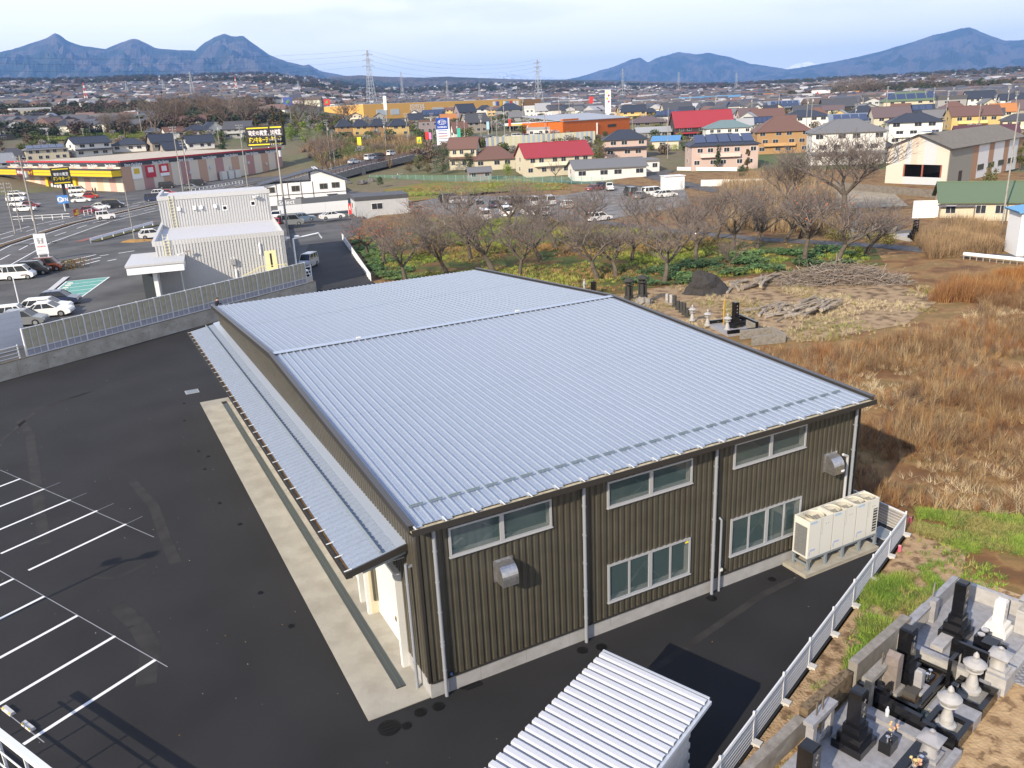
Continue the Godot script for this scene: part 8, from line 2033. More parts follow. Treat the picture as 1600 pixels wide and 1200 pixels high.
	for q in [[[622, 280], [712, 266], "white ramp railing by the bridge, nearer one"], [[640, 276], [704, 267], "white ramp railing by the bridge, farther one"]]:
		var a := G(q[0][0], q[0][1]); var b := G(q[1][0], q[1][1]); var l := a.distance_to(b)
		var f := thing("railing", q[2], "railing", a + Vector3.UP * 0.3, yaw_of(a, b))
		for y in [0.5, 1.0]: put(MB.new().bb(0, l, y, y + 0.25, -0.05, 0.05), "rail", white, f)
		for i in 10: put(MB.new().bb(l * i / 9 - 0.1, l * i / 9 + 0.1, 0, 1.3, -0.08, 0.08), "post", white, f)
	# striped sheet fence of the dealer's yard
	var s0 := T(930, 224); var s1 := T(760, 236); var sf := thing("striped_fence", "long striped fence of cream and blue-grey sheets behind the red roof", "fence", s1, yaw_of(s1, s0))
	var sl := Vector2(s0.x - s1.x, s0.z - s1.z).length()
	var rise := atan2(s0.y - s1.y, sl)
	for i in 44: put(MB.new().bb(sl * i / 44, sl * (i + 0.97) / 44, 0, 4.6, -0.1, 0.1), "sheet", plain(0.60, 0.56, 0.36) if i % 2 else [plain(0.32, 0.36, 0.46), plain(0.62, 0.60, 0.48), plain(0.40, 0.46, 0.58)][(i / 7) % 3], sf, Transform3D(Basis(), Vector3.UP * (s0.y - s1.y) * i / 44.0))
	# shops: the orange store, the long apricot store, the fuel canopy
	var o0 := T(880, 214); var o1 := T(984, 210); var os := thing("orange_store", "bright orange metal store with a grey roof", "store", o0, yaw_of(o0, o1))
	var ol := Vector2(o1.x - o0.x, o1.z - o0.z).length(); var oh := top_at(930, 189, T(930, 212))
	var og := mt(Color(0.60, 0.13, 0.008), 0.6, 0.0, "grain", 0.6)
	for i in 12: put(MB.new().bb(ol * i / 12, ol * (i + 1) / 12 - 0.05, -2, oh, -0.2, 0), "wall_panel", og, os)
	put(MB.new().bb(0, ol, -2, oh - 0.1, -24, -0.25), "core", og, os)
	put(MB.new().bb(0, ol * 0.22, oh, oh + 1.0, -1.2, 0.05), "sign_block", og, os)
	put(MB.new().prism([Vector2(-0.3, oh), Vector2(24, oh + 2.6), Vector2(24, oh + 2.8), Vector2(-0.3, oh + 0.25)], 0, ol), "roof", plain(0.28, 0.30, 0.34), os, Transform3D(Basis(Vector3(0, 0, -1), Vector3.UP, Vector3(1, 0, 0)), Vector3.ZERO))
	put(MB.new().bb(ol * 0.65, ol * 0.78, oh - 3.4, oh - 2.3, 0, 0.12), "name_board", plain(0.03, 0.025, 0.02), os)
	var j0 := T(569, 184); var j1 := T(814, 172); var js := thing("apricot_store", "very long apricot-coloured home store on the skyline", "store", j0, yaw_of(j0, j1))
	var jl := Vector2(j1.x - j0.x, j1.z - j0.z).length(); var jh := top_at(690, 160, T(690, 178))
	var jm := mt(Color(0.78, 0.44, 0.11), 0.7, 0.0, "grain", 0.3)
	put(MB.new().bb(0, jl, -12, jh, -60, 0), "wall", jm, js); put(MB.new().bb(0.3, jl, jh, jh + 0.3, -60, -0.5), "roof", plain(0.45, 0.44, 0.42), js); put(MB.new().bb(jl, jl * 1.16, -12, jh - 0.5, -60, -1), "end_block", plain(0.26, 0.14, 0.05), js)
	var ly := T(690, 178).y - j0.y
	words("JOYFUL", "name", plain(0.7, 0.66, 0.6), js, Transform3D(Basis(), Vector3(jl * 0.31, jh - 3.0, 0.1)), 3.4); words("HONDA", "name", plain(0.7, 0.66, 0.6), js, Transform3D(Basis(), Vector3(jl * 0.31, jh - 6.4, 0.1)), 3.0)
	for i in 8: put(MB.new().bb(jl * (0.80 + i * 0.024), jl * (0.817 + i * 0.024), jh - 5.2, jh - 1.4, 0, 0.2), "logo_board", [white, plain(0.05, 0.10, 0.4), plain(0.75, 0.45, 0.02), white, plain(0.1, 0.35, 0.6), plain(0.6, 0.05, 0.05), white, white][i], js)
	for q in [[0.07, 0.13], [0.15, 0.20], [0.40, 0.47], [0.50, 0.55]]: put(MB.new().bb(jl * q[0], jl * q[1], jh - 9.0, jh - 4.5, 0, 0.15), "shop_front", plain(0.45, 0.50, 0.52, 0.2), js)
	var c0 := T(834, 204); var fc := thing("fuel_canopy", "white fuel station canopy with a yellow to red stripe", "canopy", c0, 0.16)
	var ch := top_at(834, 191, c0); var cl := 12.5
	put(MB.new().bb(-cl, cl, ch - 1.2, ch, -9, 0), "canopy", white, fc)
	put(MB.new().bb(-cl, -cl * 0.1, ch - 1.0, ch - 0.45, 0, 0.06), "stripe", plain(0.75, 0.45, 0.02), fc); put(MB.new().bb(-cl * 0.1, cl, ch - 0.9, ch - 0.35, 0, 0.06), "stripe", plain(0.62, 0.06, 0.02), fc)
	for x in [-9, 0, 9]: put(MB.new().bb(x - 0.2, x + 0.2, -1, ch - 1.2, -5, -4.6), "column", white, fc)
	# signs
	var b0 := T(694, 228); var py := thing("pylon_sign", "tall blue and white car dealer pylon with an oval star emblem", "sign", b0, 0.15)
	var ph := top_at(694, 184, b0); var pm := top_at(694, 202, b0); var pw := 21.0 / F * (b0 - EYE).dot(FW)
	put(MB.new().bb(-pw / 2, pw / 2, 0, pm, -0.4, 0.4), "board", white, py); put(MB.new().bb(-pw / 2, pw / 2 - 0.7, pm, ph, -0.42, 0.42), "blue_board", plain(0.015, 0.06, 0.33, 0.4), py); put(MB.new().bb(pw / 2 - 0.68, pw / 2, pm, ph, -0.4, 0.4), "edge", plain(0.5, 0.52, 0.56), py)
	var em := MB.new(); var cy := lerpf(pm, ph, 0.62)
	for i in 24:
		var a := TAU * i / 24; var b := TAU * (i + 1) / 24
		em.beam(Vector3(cos(a) * pw * 0.30 - 0.3, cy + sin(a) * pw * 0.16, 0.45), Vector3(cos(b) * pw * 0.30 - 0.3, cy + sin(b) * pw * 0.16, 0.45), 0.14, 0.14)
	for q in [[-0.18, 0.03, 0.10], [0.02, 0.05, 0.06], [0.14, 0.05, 0.06], [-0.02, -0.06, 0.06], [0.10, -0.06, 0.06], [0.2, 0.0, 0.05]]:
		for k in 2: em.box(Vector3(q[0] * pw - 0.3, cy + q[1] * pw, 0.46), Vector3(q[2] * pw * (1.6 if k else 0.5), q[2] * pw * (0.4 if k else 1.3), 0.1))
	put(em, "emblem", white, py)
	words("SUBARU", "name", white, py, Transform3D(Basis(), Vector3(-0.3, lerpf(pm, ph, 0.2), 0.43)), pw * 0.13)
	for i in 5: put(MB.new().bb(-pw * 0.38, pw * 0.30, pm * (0.88 - i * 0.16), pm * (0.95 - i * 0.16), 0.4, 0.44), "small_print", [plain(0.25, 0.3, 0.5), plain(0.3, 0.2, 0.4), plain(0.5, 0.2, 0.2), plain(0.35, 0.35, 0.4), plain(0.35, 0.35, 0.5)][i], py)
	for r in """950 141 184 9 white|tall slim white shopping pylon with coloured discs
924 151 176 6 red|round-topped red and green sign pillar behind the charcoal hip roof
836 177 192 7 white|white sign with a red mark before the fuel canopy
859 176 192 7 white|second white sign behind the white sign with the red mark
563 214 238 6 yellow|yellow and green roadside sign beyond the bridge, left one
656 214 234 7 yellow|yellow and green roadside sign left of the blue pylon
668 206 228 5 red|small red banner left of the blue pylon
673 207 226 4 pink|pink banner beside the blue pylon
718 200 226 5 teal|teal banner right of the blue pylon
797 186 206 4 red|red banner left of the fuel canopy
763 190 212 4 cyan|pale blue banner behind the dealer's yard
604 150 190 5 white|white roadside pylon before the long apricot store
1282 141 156 30 white|white billboard with a red triangle on the skyline
452 152 176 14 navy|blue billboard among the bare trees
512 155 172 9 red|red framed billboard right of the bare trees""".split("\n"):
		var p := r.split("|"); var a := p[0].split(" "); var x := a[0].to_float(); var w := a[3].to_float()
		var bs := T(x, a[2].to_float()); var hi := top_at(x, a[1].to_float(), bs); var dp := (bs - EYE).dot(FW); var wm := w * dp / F
		var s := thing("sign_board", p[1], "sign", bs, 0.1)
		var c: Color = {"white": Color(0.75, 0.75, 0.75), "red": Color(0.55, 0.04, 0.03), "yellow": Color(0.75, 0.62, 0.03), "pink": Color(0.6, 0.25, 0.5), "teal": Color(0.05, 0.42, 0.33), "cyan": Color(0.35, 0.55, 0.7), "navy": Color(0.04, 0.10, 0.40)}[a[4]]
		var tall := w < 12 and hi > wm * 3.0 and x > 920
		put(MB.new().bb(-wm / 2, wm / 2, 0.0 if tall else hi * 0.45, hi, -0.3, 0.3), "board", plain(c.r, c.g, c.b, 0.4), s)
		put(MB.new().bb(-0.15, 0.15, 0, hi * 0.45, -0.15, 0.15), "post", plain(0.4, 0.4, 0.42), s)
		if tall and a[4] == "white":
			for i in 4: put(MB.new().tube(Vector3(wm * (0.12 if i % 2 else -0.12), hi * (0.92 - i * 0.11), 0.3), Vector3(wm * (0.12 if i % 2 else -0.12), hi * (0.92 - i * 0.11), 0.36), wm * 0.2, wm * 0.2, 12), "disc", [plain(0.75, 0.6, 0.2), plain(0.3, 0.1, 0.1), plain(0.8, 0.45, 0.02), plain(0.65, 0.1, 0.2)][i], s)
		elif tall: put(MB.new().bb(-wm / 2 - 0.05, wm / 2 + 0.05, hi * 0.15, hi * 0.5, -0.33, 0.33), "green_part", plain(0.03, 0.45, 0.12), s)
		elif w > 6: put(MB.new().prism([Vector2(-wm * 0.3, hi * 0.6), Vector2(-wm * 0.1, hi * 0.6), Vector2(-wm * 0.2, hi * 0.9)] if w > 20 else [Vector2(-wm * 0.25, hi * 0.6), Vector2(wm * 0.2, hi * 0.65), Vector2(wm * 0.15, hi * 0.9), Vector2(-wm * 0.2, hi * 0.75)], 0.31, 0.36), "mark", plain(0.6, 0.03, 0.03) if a[4] == "white" else plain(0.1, 0.35, 0.1), s)
	# poles of the town
	var n := 0
	for r in """455 170 188|behind the roof-top boards
519 186 276|before the yellow terrace's left end
524 205 262|beside the tall bare tree by the bridge
604 186 236|beyond the bridge, before the yellow terrace
638 176 228|at the right end of the yellow terrace
677 176 224|left of the blue dealer pylon
716 187 226|right of the blue dealer pylon
727 178 222|behind the chalet roof
752 178 218|before the charcoal gabled house
769 166 210|left of the dealer's yard
777 176 222|over the dealer's yard
789 166 216|behind the dealer's yard
818 154 200|lattice-armed, left of the white box house
827 186 226|before the low white showroom
852 178 212|double one at the fuel canopy
874 150 196|behind the fuel canopy
890 146 190|behind the navy timber house
968 164 208|behind the orange store's right end
988 182 230|slim one at the navy hip roof
1043 170 248|white slim one at the crimson roof
1056 178 214|left of the crimson house
1078 150 182|behind the cream gabled house
1118 150 178|on the skyline left of the blue and white hall
1174 150 186|behind the crimson roof's gable
1216 148 178|behind the rust brown roof
1259 150 206|left one of the thin pair beside the navy hip roof
1266 146 208|right one of the thin pair beside the navy hip roof
1335 162 196|carrying transformers before the solar slope
1345 190 244|before the grey-tiled hip roof
1384 135 176|at the green-striped roof's left end
1421 136 168|behind the green-striped roof
1444 140 170|on the skyline right of the green-striped roof
1457 137 172|just right of the green roof edges
1474 142 214|biggest one, behind the timber store
1488 136 160|left of the bright white gabled house
1515 140 162|behind the bright white gabled house
1517 170 204|before the yellow house with the balcony
1527 152 206|right of the yellow house's roof middle
1552 148 186|right of the bright white gabled house
1573 134 172|near the right edge on the skyline
1583 142 192|at the vivid orange tile roof
222 168 208|among the bare trees above the fields, left one
239 176 212|among the bare trees above the fields, second one
78 206 226|in the green field, left one
131 200 216|in the green field, right one
344 190 232|beside the navy slopes below the conifers
1108 176 212|behind the teal hip roof
1008 160 186|beside the yellow house's slate roof
695 300 352|thin steel one in the gravel car park, left one
724 297 350|thin steel one in the gravel car park, right one""".split("\n"):
		var p := r.split("|"); var a := p[0].split(" "); var x := a[0].to_float()
		var b := T(x, a[2].to_float()) if a[2].to_float() < 290 else G(x, a[2].to_float())
		pole("utility pole " + p[1] if not p[1].begins_with("thin") else "utility pole, " + p[1], b, top_at(x - (2.0 if x > 900 else -2.0) * 0.3, a[1].to_float(), b), 0.3 + n * 0.7, "bare" if p[1].contains("slim") or p[1].begins_with("thin") else "utility", maxf(0.13, b.distance_to(EYE) * 0.00042))
		n += 1
	# cars of the gravel car park and lanes
	cars("""van black 703 316 15|black minivan alone on the meadow side of the gravel car park
hatch silver 716 318 10|silver car right of the lone black minivan
hatch grey 641 326 20|dark grey hatchback behind the teal shed
sedan silver 655 332 20|silver car behind the teal shed
van white 757 343 100|white van facing us, first of the front row in the gravel car park
van white 791 338 100|white van facing us, second of the front row in the gravel car park
van white 825 336 100|white van, third of the front row in the gravel car park
hatch silver 850 336 100|silver car, fourth of the front row in the gravel car park
van grey 748 327 100|grey minivan, first of the rear row in the gravel car park
hatch navy 772 324 100|dark blue car, second of the rear row in the gravel car park
suv grey 788 320 100|grey off-roader, third of the rear row in the gravel car park
van navy 808 321 100|navy minivan, fourth of the rear row in the gravel car park
van white 832 321 100|white minivan, fifth of the rear row in the gravel car park
van silver 858 320 100|silver minivan, sixth of the rear row in the gravel car park
hatch white 886 325 100|white car, seventh of the rear row in the gravel car park
wagon white 935 345 30|white estate car behind the middle of the orchard
truck white 953 298 90|white kei truck beside the garden fence
sedan maroon 930 298 40|maroon car left of the white kei truck
sedan black 940 294 60|black car behind the white kei truck
van black 985 306 100|black van with red tail lights in the gravel car park
sedan grey 1000 310 60|dark car right of the black van
van white 1020 306 20|long white van beside the white cabin
wagon white 1040 308 20|white estate car before the white cabin""", 0.0)
	cars("""sedan white 792 217 10|white car at the left end of the dealer's yard behind the striped fence
van white 808 216 10|white van behind the striped fence, second from the left
hatch blue 824 215 10|blue car behind the striped fence
wagon white 776 219 10|white estate car under the pale blue banner
sedan silver 746 222 10|silver car right of the teal banner
hatch black 733 223 10|black car at the foot of the teal banner
van silver 760 221 10|silver van between the two banners
kei yellow 703 233 10|yellow kei car under the blue pylon
suv white 842 214 10|white off-roader behind the striped fence's middle
hatch white 660 234 15|white small car before the yellow and green signs""", -1.0)
	# trees of the town, with their own kinds
	var wood := mt(Color(0.13, 0.10, 0.075), 0.95, 0.0, "grain", 1.0)
	for r in """245 216 150 18|broad bare tree, left half of the brown grove above the flats
272 214 146 20|broad rusty bare tree, right half of the brown grove above the flats
322 200 142 18|rounded rusty bare tree right of the brown grove
352 204 148 20|pale bare tree beside the rounded rusty one
382 206 150 20|wide pale bare tree left of the conifers
196 216 166 14|dark bare tree left of the brown grove
177 214 172 12|outermost dark bare tree left of the brown grove
470 200 150 16|bare tree behind the blue billboard
492 196 152 14|dark bare tree right of the blue billboard
546 206 158 14|dense round bare tree left of the yellow terrace
515 276 205 22|large spreading bare tree by the bridge
590 246 222 12|low bare tree behind the bridge, left one
618 244 224 12|low bare tree behind the bridge, right one
690 258 226 10|bare garden tree beside the tall round hedge
1312 164 124 14|bare tree of the skyline grove, left one
1335 160 120 16|tall bare tree of the skyline grove, middle one
1358 158 124 14|bare tree of the skyline grove, right one
1466 140 116 12|thin bare tree on the right skyline
1490 138 122 12|second thin bare tree on the right skyline""".split("\n"):
		var p := r.split("|"); var a := p[0].split(" "); var b := T(a[0].to_float(), a[1].to_float())
		var hh := top_at(a[0].to_float(), a[2].to_float(), b)
		var t := bare_tree("bare_tree", p[1], b, hh, int(a[0].to_float()), wood, 4, 0.8, 0, 1500 if p[1].contains("rust") or p[1].contains("dense") else 500)
		var s := clampf(a[3].to_float() * 2.6 * (b - EYE).dot(FW) / F / hh / 0.9, 0.7, 1.5); t.scale = Vector3(s, 1, s)
	var dk := [Color(0.035, 0.06, 0.022), Color(0.05, 0.08, 0.03), Color(0.025, 0.045, 0.02)]
	var rust := [Color(0.08, 0.06, 0.02), Color(0.11, 0.07, 0.02), Color(0.06, 0.06, 0.02)]
	var lime := [Color(0.16, 0.22, 0.03), Color(0.22, 0.28, 0.04), Color(0.10, 0.15, 0.03)]
	var ol_ := [Color(0.10, 0.10, 0.03), Color(0.14, 0.13, 0.04), Color(0.06, 0.08, 0.025)]
	var kinds := {"dk": dk, "rust": rust, "lime": lime, "ol": ol_}
	for r in """403 216 178 14 cone rust|rust-tinged conifer left of the tall conifer pair
431 214 163 16 cone rust|tall dark conifer, left one of the pair
444 216 170 16 cone rust|tall dark conifer, right one of the pair
455 220 192 20 round lime|yellow-green bamboo clump left
478 222 188 26 round lime|yellow-green bamboo clump middle
502 222 192 22 round lime|yellow-green bamboo clump right
466 196 172 22 round ol|olive tree beneath the blue billboard
692 270 229 34 column dk|tall round clipped hedge tree beside the brown tiled house
734 264 238 18 column dk|small clipped evergreen at the brown tiled house's corner
655 266 238 20 round ol|mixed green shrub at the bridge end
668 270 246 18 round rust|autumn orange shrub below the round hedge
640 268 250 18 round rust|dry tan shrub at the bridge abutment
794 276 252 16 round lime|cloud-pruned pine before the red-roofed house
936 250 214 26 round ol|round olive evergreen left of the dark blue hip roof
1121 264 224 13 cone dk|pointed blue-green conifer before the pink brick house
1167 270 230 9 column rust|slim rust-green cypress right of the pink brick house
1160 278 256 16 round dk|dark green shrub at the foot of the slim cypress
1096 263 248 13 round dk|small round shrub before the pink brick house
1062 230 206 20 round lime|yellow-green shrub under the crimson house
1056 235 226 24 round lime|clipped yellow-green hedge behind the blue-roofed shed
1464 212 194 22 round ol|olive shrub before the dark concrete pole
1545 300 252 22 round ol|ragged evergreen shrub before the timber store
1594 264 222 16 round ol|olive tree at the right edge behind the timber store
536 300 280 12 round dk|small dark shrub by the white shop
594 290 276 12 round dk|round dark shrub beside the stones
1532 141 120 14 round dk|round dark tree on the right skyline
1420 142 128 18 column rust|dark conifer row on the skyline, left
1436 141 126 20 column rust|dark conifer row on the skyline, right
1570 136 122 16 column rust|conifers at the right end of the skyline
280 268 244 16 cone dk|dark green tree by the lower taupe wing
350 240 204 16 cone dk|dark evergreen left of the grey slate-roofed house
104 232 218 10 round ol|small tree behind the cream panel-roofed house""".split("\n"):
		var p := r.split("|"); var a := p[0].split(" "); var x := a[0].to_float()
		var b := T(x, a[1].to_float()); var hh := maxf(top_at(x, a[2].to_float(), b), 1.0)
		green_tree("evergreen_tree" if hh > 3.0 else "shrub", p[1], b, hh, a[3].to_float() * (b - EYE).dot(FW) / F, a[4], kinds[a[5]], int(x), 1300, "tree" if hh > 3.0 else "shrub")
	for q in [[540, 290, "left pale boulder by the white shop's yard"], [580, 287, "grey boulder by the meadow's left end"], [618, 283, "brown stump-like boulder by the ramp railing"], [566, 290, "pale boulder between the dark shrubs"]]:
		var t := thing("garden_boulder", q[2], "boulder", G(q[0], q[1]), q[0])
		put(MB.new().blob(Vector3(0, 0.6, 0), Vector3(1.5, 1.0, 1.1), 0.3, 8, q[0]), "boulder", mt(Color(0.22, 0.20, 0.19), 0.95, 0.0, "granite", 0.8), t)
# Houses that the named ones hide in part: each takes a free spot and says which named house it stands by.
func infill() -> void:
	var named := []
	for c in get_children():
		if c.has_meta("category") and c.get_meta("category") in ["house", "building", "shed", "store"] and c.position.length() > 200.0: named.append([c.position, c.get_meta("label")])
	var r8 := RandomNumberGenerator.new(); r8.seed = 404
	var used := {}
	var n := 0
	for py in [214, 206, 199, 192, 186, 181, 176, 171, 167, 163, 159, 155, 151, 147]:
		for k in 60:
			var x := 560.0 + k * 17.5 + r8.randf_range(-6, 6)
			if n >= 95 or x < 1000 and (py > 183 and x > 690 or py < 173 and x < 830) or (py > 192 and x < 1000) or (py > 205 and x > 1270) or x > 1600: continue
			if py < 164 - (x - 1000.0) * 0.032 and x > 1000 or py < 164 and x <= 1000: continue
			var b := T(x, py)
			var dep := (b - EYE).dot(FW)
			var near := 1e9; var who := ""
			for q in named:
				var d: float = Vector2(q[0].x - b.x, (q[0].z - b.z) * 0.55).length()
				if d < near: near = d; who = q[1]
			if near < 12.5 or used.get(who, 0) > 1: continue
			var w := r8.randf_range(8.0, 11.5) * F / dep
			var wi := r8.randi() % 6; var ri := r8.randi() % 6
			var words_ := who.split(" ")
			var who2 := " ".join(words_.slice(0, 6 if wi != 4 else 5))
			for cut in [" with", " a", " behind", " in", " at", " of", " the", " and", " on", " under", " right", " left", " beside"]: who2 = who2.trim_suffix(cut)
			var o := house("%f %f %f %f %f %f %s %s %s %d %s|%s house with a %s roof %s the %s" % [x - w / 2, x + w / 2, py, py - r8.randf_range(4.6, 5.6) * F / dep, py - r8.randf_range(6.8, 8.0) * F / dep, r8.randf_range(-15, 28), ["gable", "hip", "gable", "gablez"][r8.randi() % 4], ["w", "c", "g", "w", "z", "y"][wi], ["n", "d", "b", "s", "p", "l"][ri], r8.randi_range(2, 3), ["-", "B", "L", "W"][r8.randi() % 4], ["white", "cream", "grey", "white", "pale grey", "yellow"][wi], ["navy", "charcoal", "brown", "slate", "mauve", "silver"][ri], "next to" if used.get(who, 0) == 0 else "past", who2])
			named.append([o.position, who]); used[who] = used.get(who, 0) + 1
			n += 1

# ---- pylons, the far town, mountains ----
func pylon(label: String, b: Vector3, h: float, w: float, red := false) -> Node3D:
	var t := thing("transmission_tower", label, "pylon", b, 0.6)
	var r := w * 0.016 + 0.05
	var n := 9
	var steel := plain(0.33, 0.36, 0.40, 0.5)
	for i in n:
		var m := MB.new()
		var y0 := h * i / n; var y1 := h * (i + 1) / n
		var a := w * 0.5 * (1.0 - 0.9 * pow(float(i) / n, 0.75)); var c := w * 0.5 * (1.0 - 0.9 * pow(float(i + 1) / n, 0.75))
		for k in 4:
			var d := Vector3(1 if k in [0, 3] else -1, 0, 1 if k < 2 else -1); var e := Vector3(1 if (k + 1) % 4 in [0, 3] else -1, 0, 1 if (k + 1) % 4 < 2 else -1)
			m.tube(d * a + Vector3.UP * y0, d * c + Vector3.UP * y1, r, r, 4, false)
			m.tube(d * a + Vector3.UP * y0, e * c + Vector3.UP * y1, r * 0.6, r * 0.6, 3, false); m.tube(e * a + Vector3.UP * y0, d * c + Vector3.UP * y1, r * 0.6, r * 0.6, 3, false)
		put(m, "lattice", plain(0.55, 0.06, 0.04) if red and i % 2 == 0 else (plain(0.75, 0.75, 0.75) if red else steel), t)
	if not red:
		for i in 3:
			var y := h * (0.76 + i * 0.085); var aw := w * (0.62 - i * 0.04)
			var m := MB.new()
			for s in [-1, 1]:
				m.tube(Vector3(0, y, 0.3), Vector3(aw * s, y + 0.1, 0), r * 0.8, r * 0.6, 4, false); m.tube(Vector3(0, y + h * 0.03, 0), Vector3(aw * s, y + 0.1, 0), r * 0.6, r * 0.6, 4, false)
				m.tube(Vector3(aw * s, y, 0), Vector3(aw * s, y - h * 0.03, 0), r * 0.7, r * 0.7, 4, false)
			put(m, "crossarm", steel, t)
	return t
func far_away() -> void:
	for r in """583 180 78 16|tallest lattice tower, before the long apricot store
842 168 93 13|second tallest lattice tower, behind the navy roofs
303 158 112 9|lattice tower above the brown grove
973 158 107 7|lattice tower behind the coloured shopping pylon
1060 146 112 6|lattice tower on the skyline right of the shopping pylons
1150 142 114 6|lattice tower above the blue and white hall
700 162 126 6|faint lattice tower behind the apricot store, left one
750 160 130 5|faint lattice tower behind the apricot store, right one
630 160 112 6|faint lattice tower right of the tallest one
468 150 126 5|faint lattice tower below the right slope of the steep peak
200 152 126 5|faint lattice tower left of the brown grove
257 146 124 5|faint lattice tower between the groves""".split("\n"):
		var p := r.split("|"); var a := p[0].split(" "); var b := T(a[0].to_float(), a[1].to_float()); var k := (b - EYE).dot(FW) / F
		pylon(p[1], b, top_at(a[0].to_float(), a[2].to_float(), b), a[3].to_float() * k)
	for r in """137 166 129 7|red and white tower above the far town on the left
371 150 120 5|red and white tower left of the blue billboard""".split("\n"):
		var p := r.split("|"); var a := p[0].split(" "); var b := T(a[0].to_float(), a[1].to_float()); var k := (b - EYE).dot(FW) / F
		pylon(p[1], b, top_at(a[0].to_float(), a[2].to_float(), b), a[3].to_float() * k, true)
	var p0 := T(583, 180); var p1 := T(842, 168); var h0 := top_at(583, 78, p0); var h1 := top_at(842, 93, p1)
	var west_ := p0 + (p0 - p1).normalized() * 420.0 + Vector3(0, 0, 60); west_.y = p0.y
	for i in 4:
		var k: float = [0.76, 0.845, 0.93, 1.0][i]
		wire(["lowest", "second lowest", "second highest", "highest"][i] + " cable between the two tallest lattice towers", p0 + Vector3.UP * h0 * k, p1 + Vector3.UP * h1 * k, 9.0, 0.055)
		wire(["lowest", "second lowest", "second highest", "highest"][i] + " cable running left from the tallest lattice tower", p0 + Vector3.UP * h0 * k, west_ + Vector3.UP * h0 * k, 9.0, 0.055)
	# the far town: more houses than one could pick apart, and dark woods between
	var wb := MB.new().bb(-0.5, 0.5, -0.5, 0.62, -0.5, 0.5).mesh()
	var rb := MB.new(); rb.xf = Transform3D(Basis(Vector3(0, 0, -1), Vector3.UP, Vector3(1, 0, 0)), Vector3.ZERO)
	rb.prism([Vector2(-0.58, 0.58), Vector2(0.58, 0.58), Vector2(0.0, 1.0)], -0.56, 0.56)
	var r8 := RandomNumberGenerator.new(); r8.seed = 99
	var where := []; var wt := []; var rt := []; var woods := []; var woodc := []
	var f := FastNoiseLite.new(); f.seed = 12; f.frequency = 0.0016; f.fractal_octaves = 3
	var tree := MB.new()
	for i in 240:
		var d := Vector3(r8.randf_range(-1, 1), r8.randf_range(-1, 1), r8.randf_range(-1, 1)).normalized() * pow(r8.randf(), 0.35)
		leafy(tree, Vector3(d.x * 0.5, 0.55 + d.y * 0.5, d.z * 0.5), 0.10, r8, [Color(1, 1, 1), Color(0.75, 0.75, 0.75), Color(0.55, 0.55, 0.55)])
	for i in 36000:
		var az := deg_to_rad(r8.randf_range(-40, 40))
		var rr := exp(r8.randf_range(log(430.0), log(5200.0)))
		var x := sin(az) * rr; var z := -cos(az) * rr
		var v := f.get_noise_2d(x, z)
		var left := az < deg_to_rad(-12.0)
		var dense := 0.85 - smoothstep(1600.0, 4800.0, rr) * 0.6
		if rr < (500.0 if left else 620.0) or (rr < 900.0 and az > -0.25 and az < 0.06): continue
		if left and rr < 800.0: dense *= 0.4
		if v + 0.25 * r8.randf() < 0.24 and r8.randf() < dense:
			var w := r8.randf_range(8, 13) * (1.0 if r8.randf() < 0.93 else 3.0)
			var t := Transform3D(Basis(Vector3.UP, r8.randf() * TAU).scaled_local(Vector3(w, r8.randf_range(5.5, 8.5), r8.randf_range(7, 11))), Vector3(x, land(x, z), z))
			where.append(t)
			var g := r8.randf_range(0.4, 0.85); wt.append(Color(g, g * r8.randf_range(0.9, 1.0), g * r8.randf_range(0.75, 1.0)))
			rt.append([Color(0.05, 0.055, 0.075), Color(0.09, 0.09, 0.10), Color(0.10, 0.075, 0.065), Color(0.35, 0.35, 0.37), Color(0.06, 0.07, 0.10), Color(0.14, 0.09, 0.08), Color(0.12, 0.12, 0.12), Color(0.07, 0.07, 0.09)][r8.randi() % 8])
		elif (v > 0.05 and r8.randf() < 0.5) or r8.randf() < 0.08:
			var s := r8.randf_range(4, 8) * (1.0 + smoothstep(1200.0, 3500.0, rr) * 1.2)
			woods.append(Transform3D(Basis(Vector3.UP, r8.randf() * TAU).scaled_local(Vector3(s * 1.2, s, s * 1.2)), Vector3(x, land(x, z) - 0.5, z)))
			woodc.append([Color(0.035, 0.05, 0.025), Color(0.09, 0.06, 0.045), Color(0.05, 0.06, 0.03), Color(0.11, 0.08, 0.06)][r8.randi() % 4])
	# shrubs and garden trees in the gaps between the nearer houses
	var taken := []
	for c in get_children():
		if c.has_meta("category") and c.position.length() > 180.0: taken.append(Vector2(c.position.x, c.position.z))
	var gt := []; var gc := []
	for i in 9000:
		if gt.size() > 1500: break
		var az := deg_to_rad(r8.randf_range(-33, 34)); var rr := r8.randf_range(270.0, 640.0)
		var q := Vector2(sin(az) * rr, -cos(az) * rr)
		if land(q.x, q.y) < 1.6 or (az < -0.2 and rr < 400.0): continue
		var ok := true
		for w in taken:
			if w.distance_squared_to(q) < 64.0: ok = false; break
		if not ok: continue
		var s := r8.randf_range(1.5, 4.5)
		gt.append(Transform3D(Basis(Vector3.UP, r8.randf() * TAU).scaled_local(Vector3(s * 1.2, s, s * 1.2)), Vector3(q.x, land(q.x, q.y) - 0.2, q.y)))
		gc.append([Color(0.06, 0.09, 0.03), Color(0.16, 0.12, 0.08), Color(0.10, 0.12, 0.03), Color(0.20, 0.15, 0.10), Color(0.30, 0.29, 0.28)][r8.randi() % 5])
	many("garden_shrubs", "shrubs and garden trees between the houses of the town", "shrubs", tree, mt(Color(1, 1, 1), 0.9, 0.0, "", 1.0, "", 1.0, 0.0, true), gt, gc)
	var vc := mt(Color(1, 1, 1), 0.9, 0.0, "", 1.0, "", 1.0, 0.0, true)
